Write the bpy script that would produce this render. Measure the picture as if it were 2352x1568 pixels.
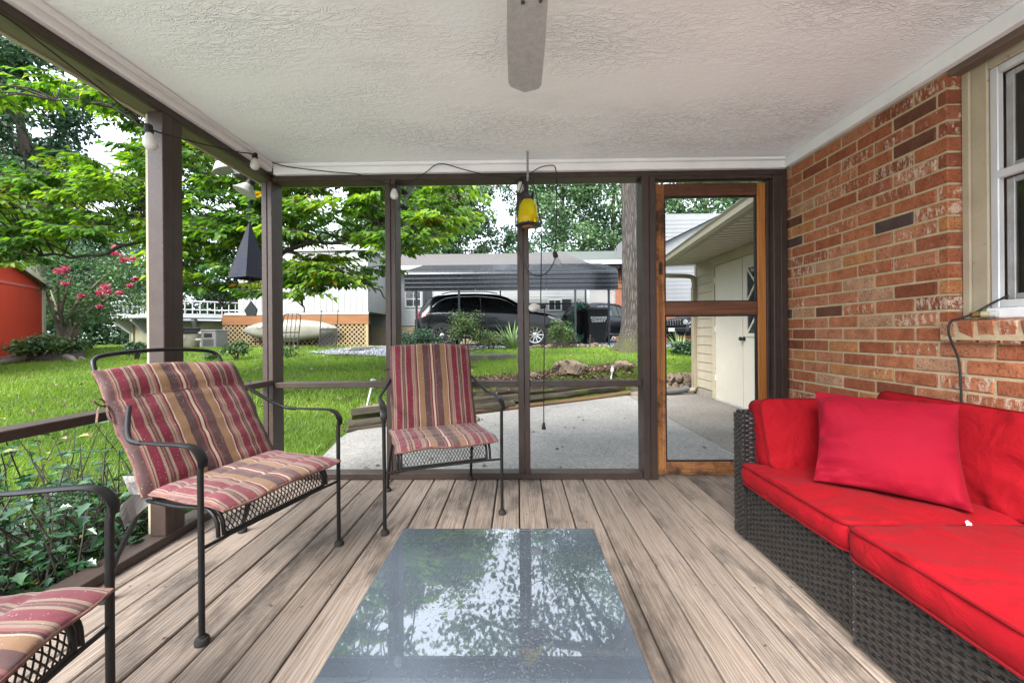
import bpy, bmesh, math, random
import numpy as np
from mathutils import Vector, Matrix

# ------------------------------------------------------------------ scene, camera, light
scene = bpy.context.scene
for _o in list(bpy.data.objects):
 bpy.data.objects.remove(_o)
COL = scene.collection
random.seed(11)
RNG = np.random.default_rng(11)

CAM_H = 1.0                      # the tripod stands low: 1 m above the deck boards
F_PX, CX_PX, CY_PX = 902.0, 1176.0, 766.0      # for a 2352 px wide frame
YAW, ROLL = math.radians(0.8), math.radians(-0.45)
cam_data = bpy.data.cameras.new('camera')
cam_data.sensor_width = 36.0
cam_data.lens = F_PX / 2352.0 * 36.0
cam_data.shift_y = -(784.0 - CY_PX) / 2352.0
cam_data.clip_start = 0.02
cam_data.clip_end = 600.0
camera = bpy.data.objects.new('camera', cam_data)
COL.objects.link(camera)
CAM_ROT = Matrix.Rotation(YAW, 3, 'Z') @ Matrix.Rotation(math.pi / 2, 3, 'X') @ Matrix.Rotation(ROLL, 3, 'Z')
camera.matrix_world = Matrix.Translation((0, 0, CAM_H)) @ CAM_ROT.to_4x4()
scene.camera = camera

SUN_ELEV, SUN_AZ = math.radians(43), math.radians(212)   # azimuth: clockwise from +Y (behind, slightly left of the camera)
world = bpy.data.worlds.new('World')
scene.world = world
world.use_nodes = True
wn = world.node_tree
wn.nodes.clear()
w_out = wn.nodes.new('ShaderNodeOutputWorld')
w_bg = wn.nodes.new('ShaderNodeBackground')
w_sky = wn.nodes.new('ShaderNodeTexSky')
w_sky.sky_type = 'NISHITA'
w_sky.sun_disc = False
w_sky.sun_elevation = SUN_ELEV
w_sky.sun_rotation = SUN_AZ
w_sky.air_density = 1.0
w_sky.dust_density = 3.0
w_sky.ozone_density = 1.0
# an overcast day: an even bright cloud layer over most of the sky
w_mix = wn.nodes.new('ShaderNodeMix')
w_mix.data_type = 'RGBA'
w_noise = wn.nodes.new('ShaderNodeTexNoise')
w_noise.inputs['Scale'].default_value = 2.2
w_noise.inputs['Detail'].default_value = 5.0
w_ramp = wn.nodes.new('ShaderNodeMapRange')
w_ramp.inputs['From Min'].default_value = 0.3
w_ramp.inputs['From Max'].default_value = 0.7
w_ramp.inputs['To Min'].default_value = 0.62
w_ramp.inputs['To Max'].default_value = 0.92
w_tc = wn.nodes.new('ShaderNodeTexCoord')
wn.links.new(w_tc.outputs['Generated'], w_noise.inputs['Vector'])
wn.links.new(w_noise.outputs['Fac'], w_ramp.inputs['Value'])
wn.links.new(w_ramp.outputs['Result'], w_mix.inputs['Factor'])
wn.links.new(w_sky.outputs['Color'], w_mix.inputs['A'])
w_mix.inputs['B'].default_value = (8.1, 8.85, 9.95, 1)
wn.links.new(w_mix.outputs['Result'], w_bg.inputs['Color'])
w_bg.inputs['Strength'].default_value = 0.052
wn.links.new(w_bg.outputs['Background'], w_out.inputs['Surface'])

sun_data = bpy.data.lights.new('sun', 'SUN')
sun_data.energy = 1.5
sun_data.angle = math.radians(34)
sun_data.color = (1.0, 0.98, 0.955)
sun = bpy.data.objects.new('sun', sun_data)
COL.objects.link(sun)
_sd = Vector((math.sin(SUN_AZ) * math.cos(SUN_ELEV), math.cos(SUN_AZ) * math.cos(SUN_ELEV), math.sin(SUN_ELEV)))
sun.rotation_euler = (-_sd).to_track_quat('-Z', 'Y').to_euler()

scene.view_settings.view_transform = 'Standard'
scene.view_settings.look = 'None'
scene.view_settings.exposure = 3.1
scene.view_settings.gamma = 1.0
scene.view_settings.use_curve_mapping = False
scene.render.engine = 'CYCLES'
scene.cycles.max_bounces = 7
scene.cycles.diffuse_bounces = 4
scene.cycles.use_adaptive_sampling = True
scene.cycles.adaptive_threshold = 0.012
scene.cycles.glossy_bounces = 4
scene.cycles.transparent_max_bounces = 12
scene.cycles.sample_clamp_indirect = 8.0
scene.cycles.use_denoising = True

# ------------------------------------------------------------------ survey helpers (pixel of the 2352 px frame -> world)
_CAM = Vector((0, 0, CAM_H))
def _ray(u, v):
 return CAM_ROT @ Vector(((u - CX_PX) / F_PX, -(v - CY_PX) / F_PX, -1.0))
def at(u, v, Y):
 d = _ray(u, v)
 return _CAM + d * (Y / d.y)
def px(u, Y):
 return at(u, 766, Y).x
def pz(v, Y, u=1188):
 return at(u, v, Y).z
def onz(u, v, z):
 d = _ray(u, v)
 return _CAM + d * ((z - CAM_H) / d.z)

# ------------------------------------------------------------------ materials
def nd(nt, kind, **kw):
 n = nt.nodes.new('ShaderNode' + kind)
 for k, v in kw.items():
  if k in n.inputs:
   n.inputs[k].default_value = v
  else:
   setattr(n, k, v)
 return n
def new_mat(name):
 m = bpy.data.materials.new(name)
 m.use_nodes = True
 nt = m.node_tree
 nt.nodes.clear()
 out = nt.nodes.new('ShaderNodeOutputMaterial')
 b = nt.nodes.new('ShaderNodeBsdfPrincipled')
 nt.links.new(b.outputs[0], out.inputs[0])
 return m, nt, b
def c4(c):
 return (c[0], c[1], c[2], 1.0)
def ramp(nt, stops, interp='LINEAR'):
 r = nt.nodes.new('ShaderNodeValToRGB')
 r.color_ramp.interpolation = interp
 el = r.color_ramp.elements
 while len(el) > 1:
  el.remove(el[0])
 el[0].position = stops[0][0]
 el[0].color = c4(stops[0][1]) if len(stops[0][1]) == 3 else stops[0][1]
 for p, c in stops[1:]:
  e = el.new(p)
  e.color = c4(c)
 return r
def coords(nt, scale=(1, 1, 1), per_object=False, rot=(0, 0, 0), kind='Object'):
 tc = nt.nodes.new('ShaderNodeTexCoord')
 mp = nt.nodes.new('ShaderNodeMapping')
 mp.inputs['Scale'].default_value = scale
 mp.inputs['Rotation'].default_value = rot
 nt.links.new(tc.outputs[kind], mp.inputs['Vector'])
 if per_object:
  oi = nt.nodes.new('ShaderNodeObjectInfo')
  mu = nd(nt, 'Math', operation='MULTIPLY')
  mu.inputs[1].default_value = 57.0
  nt.links.new(oi.outputs['Random'], mu.inputs[0])
  cb = nt.nodes.new('ShaderNodeCombineXYZ')
  for i in range(3):
   nt.links.new(mu.outputs[0], cb.inputs[i])
  nt.links.new(cb.outputs[0], mp.inputs['Location'])
 return mp
def simple(name, c1, c2=None, rough=0.6, scale=8.0, bump=0.15, bscale=None, metal=0.0, spec=0.28, stretch=(1, 1, 1),
     specks=None, speck_scale=60.0, speck_at=0.68, per_object=False, bdist=0.01, rough_var=0.0, coat=0.0, detail=5.0):
 m, nt, b = new_mat(name)
 L = nt.links.new
 mp = coords(nt, stretch, per_object)
 n1 = nd(nt, 'TexNoise', Scale=scale, Detail=detail, Roughness=0.6)
 L(mp.outputs[0], n1.inputs['Vector'])
 c2 = c2 or tuple(x * 0.75 for x in c1)
 r = ramp(nt, [(0.3, c1), (0.7, c2)])
 L(n1.outputs['Fac'], r.inputs[0])
 col = r.outputs[0]
 if specks:
  n2 = nd(nt, 'TexNoise', Scale=speck_scale, Detail=3.0)
  L(mp.outputs[0], n2.inputs['Vector'])
  mr = nd(nt, 'MapRange')
  mr.inputs['From Min'].default_value = speck_at
  mr.inputs['From Max'].default_value = speck_at + 0.06
  L(n2.outputs['Fac'], mr.inputs['Value'])
  mx = nd(nt, 'Mix', data_type='RGBA')
  mx.inputs['B'].default_value = c4(specks)
  L(mr.outputs[0], mx.inputs['Factor'])
  L(col, mx.inputs['A'])
  col = mx.outputs['Result']
 L(col, b.inputs['Base Color'])
 b.inputs['Roughness'].default_value = rough
 if rough_var:
  mr2 = nd(nt, 'MapRange')
  mr2.inputs['To Min'].default_value = rough - rough_var
  mr2.inputs['To Max'].default_value = rough + rough_var
  L(n1.outputs['Fac'], mr2.inputs['Value'])
  L(mr2.outputs[0], b.inputs['Roughness'])
 b.inputs['Metallic'].default_value = metal
 b.inputs['Specular IOR Level'].default_value = spec
 if coat:
  b.inputs['Coat Weight'].default_value = coat
  b.inputs['Coat Roughness'].default_value = 0.05
 if bump:
  nb = nd(nt, 'TexNoise', Scale=bscale or scale * 5, Detail=4.0)
  L(mp.outputs[0], nb.inputs['Vector'])
  bp = nd(nt, 'Bump', Strength=bump, Distance=bdist)
  L(nb.outputs['Fac'], bp.inputs['Height'])
  L(bp.outputs[0], b.inputs['Normal'])
 return m

def attr_fac(nt, name='rnd'):
 a = nt.nodes.new('ShaderNodeAttribute')
 a.attribute_name = name
 return a.outputs['Fac']
def leaf_mat(name, stops, rough=0.45, trans=0.35, spec=0.4):
 m, nt, b = new_mat(name)
 L = nt.links.new
 r = ramp(nt, stops)
 L(attr_fac(nt), r.inputs[0])
 L(r.outputs[0], b.inputs['Base Color'])
 b.inputs['Roughness'].default_value = rough
 b.inputs['Specular IOR Level'].default_value = spec
 tr = nd(nt, 'BsdfTranslucent')
 hs = nd(nt, 'HueSaturation', Value=1.5, Saturation=1.1)
 L(r.outputs[0], hs.inputs['Color'])
 L(hs.outputs[0], tr.inputs['Color'])
 mx = nd(nt, 'MixShader')
 mx.inputs[0].default_value = trans
 L(b.outputs[0], mx.inputs[1])
 L(tr.outputs[0], mx.inputs[2])
 out = [n for n in nt.nodes if n.type == 'OUTPUT_MATERIAL'][0]
 L(mx.outputs[0], out.inputs[0])
 return m

# ------------------------------------------------------------------ mesh builder
def rot_to(d):
 return Vector(d).to_track_quat('Z', 'Y').to_matrix()
class MB:
 def __init__(s):
  s.v, s.f = [], []
 def add(s, vs, fs, M=None):
  k = len(s.v)
  if M is not None:
   vs = [M @ Vector(v) for v in vs]
  s.v.extend(tuple(v) for v in vs)
  s.f.extend(tuple(i + k for i in f) for f in fs)
  return s
 def box(s, x0, x1, y0, y1, z0, z1, bev=0.0, M=None):
  if bev <= 0:
   vs = [(x, y, z) for x in (x0, x1) for y in (y0, y1) for z in (z0, z1)]
   fs = [(0, 1, 3, 2), (4, 6, 7, 5), (0, 4, 5, 1), (2, 3, 7, 6), (0, 2, 6, 4), (1, 5, 7, 3)]
   return s.add(vs, fs, M)
  b = min(bev, 0.45 * abs(x1 - x0), 0.45 * abs(y1 - y0), 0.45 * abs(z1 - z0))
  X, Y, Z = (x0, x1), (y0, y1), (z0, z1)
  vs, idx = [], {}
  for i in (0, 1):
   for j in (0, 1):
    for k in (0, 1):
     sx, sy, sz = (b if i == 0 else -b), (b if j == 0 else -b), (b if k == 0 else -b)
     idx[i, j, k, 0] = len(vs); vs.append((X[i], Y[j] + sy, Z[k] + sz))
     idx[i, j, k, 1] = len(vs); vs.append((X[i] + sx, Y[j], Z[k] + sz))
     idx[i, j, k, 2] = len(vs); vs.append((X[i] + sx, Y[j] + sy, Z[k]))
  fs = []
  for i in (0, 1):
   fs.append((idx[i, 0, 0, 0], idx[i, 1, 0, 0], idx[i, 1, 1, 0], idx[i, 0, 1, 0]))
   fs.append((idx[0, i, 0, 1], idx[1, i, 0, 1], idx[1, i, 1, 1], idx[0, i, 1, 1]))
   fs.append((idx[0, 0, i, 2], idx[1, 0, i, 2], idx[1, 1, i, 2], idx[0, 1, i, 2]))
  for a in (0, 1):
   for c in (0, 1):
    fs.append((idx[a, c, 0, 0], idx[a, c, 0, 1], idx[a, c, 1, 1], idx[a, c, 1, 0]))
    fs.append((idx[a, 0, c, 0], idx[a, 0, c, 2], idx[a, 1, c, 2], idx[a, 1, c, 0]))
    fs.append((idx[0, a, c, 1], idx[0, a, c, 2], idx[1, a, c, 2], idx[1, a, c, 1]))
  for i in (0, 1):
   for j in (0, 1):
    for k in (0, 1):
     fs.append((idx[i, j, k, 0], idx[i, j, k, 1], idx[i, j, k, 2]))
  return s.add(vs, fs, M)
 def bar(s, a, b, w, h, bev=0.0, up=(0, 0, 1)):
  a, b = Vector(a), Vector(b)
  d = b - a
  L = d.length
  y = d.normalized()
  u = Vector(up)
  if abs(u.dot(y)) > 0.98:
   u = Vector((1, 0, 0))
  x = y.cross(u).normalized()
  z = x.cross(y)
  M = Matrix.Translation((a + b) / 2) @ Matrix((x, y, z)).transposed().to_4x4()
  return s.box(-w / 2, w / 2, -L / 2, L / 2, -h / 2, h / 2, bev, M)
 def tube(s, pts, r, n=8, caps=True, closed=False, flat=None):
  pts = [Vector(p) for p in pts]
  m = len(pts)
  rs = list(r) if hasattr(r, '__len__') else [r] * m
  t0 = (pts[1] - pts[0]).normalized()
  u = Vector((0, 0, 1)) if abs(t0.z) < 0.9 else Vector((1, 0, 0))
  u = (u - t0 * u.dot(t0)).normalized()
  vs, fs = [], []
  for i in range(m):
   a = pts[i - 1] if (i > 0 or closed) else pts[i]
   b = pts[(i + 1) % m] if (i < m - 1 or closed) else pts[i]
   t = (b - a)
   if t.length < 1e-9:
    t = t0
   t = t.normalized()
   u = u - t * u.dot(t)
   u = u.normalized() if u.length > 1e-6 else t.orthogonal().normalized()
   w = t.cross(u)
   for k in range(n):
    an = 2 * math.pi * k / n
    fu, fw = (1, 1) if flat is None else flat
    vs.append(pts[i] + u * (math.cos(an) * rs[i] * fu) + w * (math.sin(an) * rs[i] * fw))
  lim = m if closed else m - 1
  for i in range(lim):
   j = (i + 1) % m
   for k in range(n):
    fs.append((i * n + k, i * n + (k + 1) % n, j * n + (k + 1) % n, j * n + k))
  if caps and not closed:
   fs.append(tuple(range(n - 1, -1, -1)))
   fs.append(tuple((m - 1) * n + k for k in range(n)))
  return s.add(vs, fs)
 def lathe(s, prof, n=16, M=None, caps=True):
  vs, fs = [], []
  for r, z in prof:
   for k in range(n):
    a = 2 * math.pi * k / n
    vs.append((r * math.cos(a), r * math.sin(a), z))
  for i in range(len(prof) - 1):
   for k in range(n):
    fs.append((i * n + k, i * n + (k + 1) % n, (i + 1) * n + (k + 1) % n, (i + 1) * n + k))
  if caps:
   fs.append(tuple(range(n - 1, -1, -1)))
   fs.append(tuple((len(prof) - 1) * n + k for k in range(n)))
  return s.add(vs, fs, M)
 def prism(s, poly, a, b, axis='z', M=None):
  n = len(poly)
  def P(p, t):
   return (p[0], p[1], t) if axis == 'z' else ((p[0], t, p[1]) if axis == 'y' else (t, p[0], p[1]))
  vs = [P(p, a) for p in poly] + [P(p, b) for p in poly]
  fs = [tuple(range(n)), tuple(range(2 * n - 1, n - 1, -1))]
  fs += [(i, (i + 1) % n, n + (i + 1) % n, n + i) for i in range(n)]
  return s.add(vs, fs, M)
 def loft(s, rings, close=True, caps=True):
  n = len(rings[0])
  vs = [p for r in rings for p in r]
  fs = []
  for i in range(len(rings) - 1):
   for k in range(n if close else n - 1):
    fs.append((i * n + k, i * n + (k + 1) % n, (i + 1) * n + (k + 1) % n, (i + 1) * n + k))
  if caps:
   fs.append(tuple(range(n - 1, -1, -1)))
   fs.append(tuple((len(rings) - 1) * n + k for k in range(n)))
  return s.add(vs, fs)
 def grid(s, fn, nu, nv):
  vs = [fn(i / nu, j / nv) for i in range(nu + 1) for j in range(nv + 1)]
  fs = [(i * (nv + 1) + j, (i + 1) * (nv + 1) + j, (i + 1) * (nv + 1) + j + 1, i * (nv + 1) + j + 1)
     for i in range(nu) for j in range(nv)]
  return s.add(vs, fs)
 def mesh(s, name, mat, smooth=None):
  me = bpy.data.meshes.new(name)
  me.from_pydata(s.v, [], s.f)
  bm = bmesh.new()
  bm.from_mesh(me)
  bmesh.ops.recalc_face_normals(bm, faces=bm.faces)
  bm.to_mesh(me)
  bm.free()
  if smooth is not None:
   me.polygons.foreach_set('use_smooth', [True] * len(me.polygons))
   me.set_sharp_from_angle(angle=math.radians(smooth))
  if mat is not None:
   me.materials.append(mat)
  return me
 def build(s, name, mat, parent=None, smooth=None, kind=None):
  return link(name, s.mesh(name, mat, smooth), parent, kind)
def link(name, me, parent=None, kind=None, M=None):
 o = bpy.data.objects.new(name, me)
 COL.objects.link(o)
 if parent is not None:
  o.parent = parent
 if M is not None:
  o.matrix_basis = M
 if kind:
  o['kind'] = kind
 return o
def tag(o, label, cat, group=None):
 o['label'] = label
 o['category'] = cat
 if group:
  o['group'] = group
 return o
def thing(name, label, cat, loc=(0, 0, 0), rz=0.0, group=None):
 o = bpy.data.objects.new(name, None)
 o.empty_display_size = 0.1
 COL.objects.link(o)
 o.location = loc
 o.rotation_euler = (0, 0, rz)
 return tag(o, label, cat, group)
def np_mesh(name, V, Fq, mat, rnd=None, smooth=False):
 """V (n,3), Fq (m,k) with k = 3 or 4; rnd: per-vertex value in 0..1"""
 V = np.asarray(V, np.float32)
 Fq = np.asarray(Fq, np.int32)
 me = bpy.data.meshes.new(name)
 m, k = Fq.shape
 me.vertices.add(len(V))
 me.vertices.foreach_set('co', V.ravel())
 me.loops.add(m * k)
 me.loops.foreach_set('vertex_index', Fq.ravel())
 me.polygons.add(m)
 me.polygons.foreach_set('loop_start', np.arange(0, m * k, k, dtype=np.int32))
 me.polygons.foreach_set('loop_total', np.full(m, k, np.int32))
 if smooth:
  me.polygons.foreach_set('use_smooth', np.ones(m, bool))
 me.update(calc_edges=True)
 if rnd is not None:
  a = me.attributes.new('rnd', 'FLOAT', 'POINT')
  a.data.foreach_set('value', np.asarray(rnd, np.float32))
 if mat is not None:
  me.materials.append(mat)
 return me
def unit(a):
 return a / np.maximum(np.linalg.norm(a, axis=-1, keepdims=True), 1e-9)
def leaves_mesh(name, P, D, Nn, size, mat, rnd, width=0.5, droop=0.25, fold=0.2):
 """one pointed, folded leaf per row: base P, direction D, upper side Nn, length size"""
 P = np.asarray(P, float); n = len(P)
 D = unit(np.asarray(D, float)); S = unit(np.cross(D, Nn)); Nn = unit(np.cross(S, D))
 sz = np.broadcast_to(np.asarray(size, float), (n,))[:, None]
 base = P
 mid = P + D * sz * 0.5 - Nn * sz * fold * 0.5
 l = P + D * sz * 0.42 + S * sz * width * 0.5 + Nn * sz * fold * 0.4
 r = P + D * sz * 0.42 - S * sz * width * 0.5 + Nn * sz * fold * 0.4
 tip = P + D * sz - Nn * sz * droop
 V = np.stack([base, l, tip, r, mid], 1).reshape(-1, 3)
 k = np.arange(n)[:, None] * 5
 Fq = np.concatenate([k + [0, 4, 1], k + [1, 4, 2], k + [0, 3, 4], k + [3, 2, 4]], 0)
 return np_mesh(name, V, Fq, mat, np.repeat(rnd, 5))
def quads_mesh(name, P, D, Nn, size, mat, rnd, width=0.6):
 """cheap two-triangle leaves for far crowns"""
 P = np.asarray(P, float); n = len(P)
 D = unit(np.asarray(D, float)); S = unit(np.cross(D, Nn)); Nn = unit(np.cross(S, D))
 sz = np.broadcast_to(np.asarray(size, float), (n,))[:, None]
 V = np.stack([P, P + D * sz * 0.45 + S * sz * width * 0.5, P + D * sz - Nn * sz * 0.2, P + D * sz * 0.45 - S * sz * width * 0.5], 1).reshape(-1, 3)
 k = np.arange(n)[:, None] * 4
 return np_mesh(name, V, np.concatenate([k + [0, 1, 2], k + [0, 2, 3]], 0), mat, np.repeat(rnd, 4))
def bez(pts, n=24):
 """Catmull-Rom through the points"""
 P = [Vector(p) for p in pts]
 P = [2 * P[0] - P[1]] + P + [2 * P[-1] - P[-2]]
 out = []
 seg = len(P) - 3
 for i in range(seg):
  a, b, c, d = P[i:i + 4]
  m = max(2, n // seg)
  for k in range(m):
   t = k / m
   out.append(0.5 * ((2 * b) + (c - a) * t + (2 * a - 5 * b + 4 * c - d) * t * t + (3 * b - a - 3 * c + d) * t ** 3))
 out.append(P[-2])
 return out
def vnoise(p, seed=0):
 """smooth value noise for arrays of points (n,3)"""
 p = np.asarray(p, float)
 i = np.floor(p).astype(np.int64)
 f = p - i
 f = f * f * (3 - 2 * f)
 def h(ix):
  q = (ix[:, 0] * 374761393 + ix[:, 1] * 668265263 + ix[:, 2] * 2147483647 + seed * 1442695) & 0x7fffffff
  q = ((q ^ (q >> 13)) * 1274126177) & 0x7fffffff
  return ((q ^ (q >> 16)) & 0xffff) / 65535.0
 r = 0
 for dx in (0, 1):
  for dy in (0, 1):
   for dz in (0, 1):
    w = (f[:, 0] if dx else 1 - f[:, 0]) * (f[:, 1] if dy else 1 - f[:, 1]) * (f[:, 2] if dz else 1 - f[:, 2])
    r = r + w * h(i + np.array([dx, dy, dz]))
 return r
# ------------------------------------------------------------------ porch materials
def wood_mat(name, c_light, c_dark, c_grey, rough=0.75, grain=26.0, axis='y', per_object=True, knots=True, bump=0.5, stain=(0.05, 0.045, 0.04), stain_at=0.60, stain_amt=0.75):
 m, nt, b = new_mat(name)
 L = nt.links.new
 st = {'x': (0.06, 1, 1), 'y': (1, 0.06, 1), 'z': (1, 1, 0.06)}[axis]
 mp = coords(nt, st, per_object)
 # warp so that the grain lines wander
 nw = nd(nt, 'TexNoise', Scale=5.0, Detail=2.0)
 L(mp.outputs[0], nw.inputs['Vector'])
 ng = nd(nt, 'TexNoise', Scale=grain, Detail=6.0, Roughness=0.65, Distortion=0.6)
 L(mp.outputs[0], ng.inputs['Vector'])
 wv = nd(nt, 'TexWave', Scale=min(grain, 34) * 0.62, Distortion=13.0, Detail=3.0)
 wv.wave_type = 'BANDS'
 wv.bands_direction = 'X' if axis != 'x' else 'Y'
 wv.inputs['Detail Scale'].default_value = 1.2
 L(mp.outputs[0], wv.inputs['Vector'])
 r1 = ramp(nt, [(0.25, c_dark), (0.5, c_light), (0.8, c_grey)])
 L(ng.outputs['Fac'], r1.inputs[0])
 mx = nd(nt, 'Mix', data_type='RGBA', blend_type='MULTIPLY')
 mx.inputs['Factor'].default_value = 0.38
 r2 = ramp(nt, [(0.0, (0.45, 0.42, 0.40)), (0.45, (1, 1, 1))])
 L(wv.outputs['Fac'], r2.inputs[0])
 L(r1.outputs[0], mx.inputs['A'])
 L(r2.outputs[0], mx.inputs['B'])
 # dark weather stains, irregular
 tc = coords(nt, (1, 0.35 if axis == 'y' else 1, 1), per_object)
 ns = nd(nt, 'TexNoise', Scale=5.0, Detail=7.0, Roughness=0.7)
 L(tc.outputs[0], ns.inputs['Vector'])
 mr = nd(nt, 'MapRange')
 mr.inputs['From Min'].default_value = stain_at
 mr.inputs['From Max'].default_value = stain_at + 0.15
 mr.inputs['To Max'].default_value = stain_amt
 L(ns.outputs['Fac'], mr.inputs['Value'])
 ms = nd(nt, 'Mix', data_type='RGBA')
 L(mr.outputs[0], ms.inputs['Factor'])
 L(mx.outputs['Result'], ms.inputs['A'])
 ms.inputs['B'].default_value = c4(stain)
 # each board its own tone
 oi = nd(nt, 'ObjectInfo')
 mr3 = nd(nt, 'MapRange')
 mr3.inputs['To Min'].default_value = 0.8
 mr3.inputs['To Max'].default_value = 1.18
 L(oi.outputs['Random'], mr3.inputs['Value'])
 hs = nd(nt, 'HueSaturation')
 L(mr3.outputs[0], hs.inputs['Value'])
 L(ms.outputs['Result'], hs.inputs['Color'])
 col = hs.outputs[0]
 if knots:
  kp = coords(nt, (1, 0.55, 1), per_object)
  vo = nd(nt, 'TexVoronoi', Scale=2.3)
  L(kp.outputs[0], vo.inputs['Vector'])
  mk = nd(nt, 'MapRange')
  mk.inputs['From Min'].default_value = 0.035
  mk.inputs['From Max'].default_value = 0.12
  mk.inputs['To Min'].default_value = 0.85
  mk.inputs['To Max'].default_value = 0.0
  L(vo.outputs['Distance'], mk.inputs['Value'])
  m4 = nd(nt, 'Mix', data_type='RGBA')
  L(mk.outputs[0], m4.inputs['Factor'])
  L(col, m4.inputs['A'])
  m4.inputs['B'].default_value = (0.075, 0.05, 0.036, 1)
  col = m4.outputs['Result']
 L(col, b.inputs['Base Color'])
 b.inputs['Roughness'].default_value = rough
 b.inputs['Specular IOR Level'].default_value = 0.3
 ad = nd(nt, 'Math', operation='ADD')
 L(ng.outputs['Fac'], ad.inputs[0])
 L(wv.outputs['Fac'], ad.inputs[1])
 bp = nd(nt, 'Bump', Strength=bump, Distance=0.002)
 L(ad.outputs[0], bp.inputs['Height'])
 L(bp.outputs[0], b.inputs['Normal'])
 return m

M_DECK = wood_mat('weathered_deck_wood', (0.24, 0.190, 0.152), (0.105, 0.079, 0.060), (0.255, 0.218, 0.19), bump=0.6, grain=62.0, stain=(0.055, 0.045, 0.038), stain_at=0.515, stain_amt=0.85)
M_BROWN = simple('brown_paint', (0.052, 0.035, 0.029), (0.038, 0.025, 0.020), spec=0.40, rough=0.40, scale=14, bump=0.25, bscale=90, specks=(0.20, 0.18, 0.17), speck_scale=130, speck_at=0.735, bdist=0.003, rough_var=0.08)
M_GRASS_BOUNCE = simple('weathered_paint_grass_bounce', (0.17, 0.165, 0.095), (0.10, 0.10, 0.06), rough=0.55, scale=9, stretch=(1, 0.15, 1), bump=0.3, bscale=60, specks=(0.03, 0.025, 0.02), speck_scale=26, speck_at=0.66, bdist=0.003)  # olive is grass light on brown paint, put into the colour, with chips
M_WHITE_TRIM = simple('white_trim_paint', (0.80, 0.81, 0.82), (0.71, 0.72, 0.73), rough=0.5, scale=5, bump=0.2, bscale=50, specks=(0.25, 0.24, 0.22), speck_scale=48, speck_at=0.73, bdist=0.002)
M_CREAM = simple('cream_trim', (0.36, 0.33, 0.235), (0.29, 0.26, 0.18), rough=0.6, scale=6)

def ceiling_mat():
 m, nt, b = new_mat('stippled_white_ceiling')
 L = nt.links.new
 mp = coords(nt, (0.50, 1.25, 1))
 n0 = nd(nt, 'TexNoise', Scale=3.0, Detail=2.0)
 L(mp.outputs[0], n0.inputs['Vector'])
 mxv = nd(nt, 'Mix', data_type='RGBA', blend_type='LINEAR_LIGHT')
 mxv.inputs['Factor'].default_value = 0.06
 L(mp.outputs[0], mxv.inputs['A'])
 L(n0.outputs['Color'], mxv.inputs['B'])
 n1 = nd(nt, 'TexNoise', Scale=42.0, Detail=3.0, Roughness=0.6, Distortion=0.3)
 L(mxv.outputs['Result'], n1.inputs['Vector'])
 vo = nd(nt, 'TexNoise', Scale=36.0, Detail=4.0, Roughness=0.6, Distortion=0.5)
 L(mxv.outputs['Result'], vo.inputs['Vector'])
 vs_ = nd(nt, 'Math', operation='SUBTRACT')
 vs_.inputs[1].default_value = 0.5
 L(vo.outputs['Fac'], vs_.inputs[0])
 va_ = nd(nt, 'Math', operation='ABSOLUTE')
 L(vs_.outputs[0], va_.inputs[0])
 mr = nd(nt, 'MapRange')
 mr.inputs['From Max'].default_value = 0.07
 L(va_.outputs[0], mr.inputs['Value'])
 # patches where the stipple is deeper
 n2 = nd(nt, 'TexNoise', Scale=1.6, Detail=3.0)
 L(mp.outputs[0], n2.inputs['Vector'])
 mr2 = nd(nt, 'MapRange')
 mr2.inputs['From Min'].default_value = 0.38
 mr2.inputs['From Max'].default_value = 0.62
 mr2.inputs['To Min'].default_value = 0.15
 L(n2.outputs['Fac'], mr2.inputs['Value'])
 mu = nd(nt, 'Math', operation='MULTIPLY')
 L(mr.outputs[0], mu.inputs[0])
 L(n1.outputs['Fac'], mu.inputs[1])
 bp = nd(nt, 'Bump', Distance=0.0075)
 L(mu.outputs[0], bp.inputs['Height'])
 L(mr2.outputs[0], bp.inputs['Strength'])
 L(bp.outputs[0], b.inputs['Normal'])
 n3 = nd(nt, 'TexNoise', Scale=1.1, Detail=8.0, Roughness=0.7)
 L(mp.outputs[0], n3.inputs['Vector'])
 r = ramp(nt, [(0.30, (0.80, 0.84, 0.86)), (0.45, (0.90, 0.94, 0.96)), (0.75, (0.91, 0.95, 0.97))])
 L(n3.outputs['Fac'], r.inputs[0])
 # soot and insect specks
 n4 = nd(nt, 'TexNoise', Scale=70.0, Detail=2.0)
 L(mp.outputs[0], n4.inputs['Vector'])
 mr4 = nd(nt, 'MapRange')
 mr4.inputs['From Min'].default_value = 0.74
 mr4.inputs['From Max'].default_value = 0.80
 mr4.inputs['To Max'].default_value = 0.7
 L(n4.outputs['Fac'], mr4.inputs['Value'])
 mx = nd(nt, 'Mix', data_type='RGBA')
 L(mr4.outputs[0], mx.inputs['Factor'])
 L(r.outputs[0], mx.inputs['A'])
 mx.inputs['B'].default_value = (0.2, 0.19, 0.18, 1)
 L(mx.outputs['Result'], b.inputs['Base Color'])
 b.inputs['Roughness'].default_value = 0.8
 b.inputs['Specular IOR Level'].default_value = 0.2
 return m
M_CEIL = ceiling_mat()

XL, XR, YB = -1.69, 1.84, 2.68          # inner faces: left wall line, brick wall, back wall
DECK_Y0 = -1.25
ROOF_Y0 = 0.05          # roof cut short by the tripod to let light in; deck runs on

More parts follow.
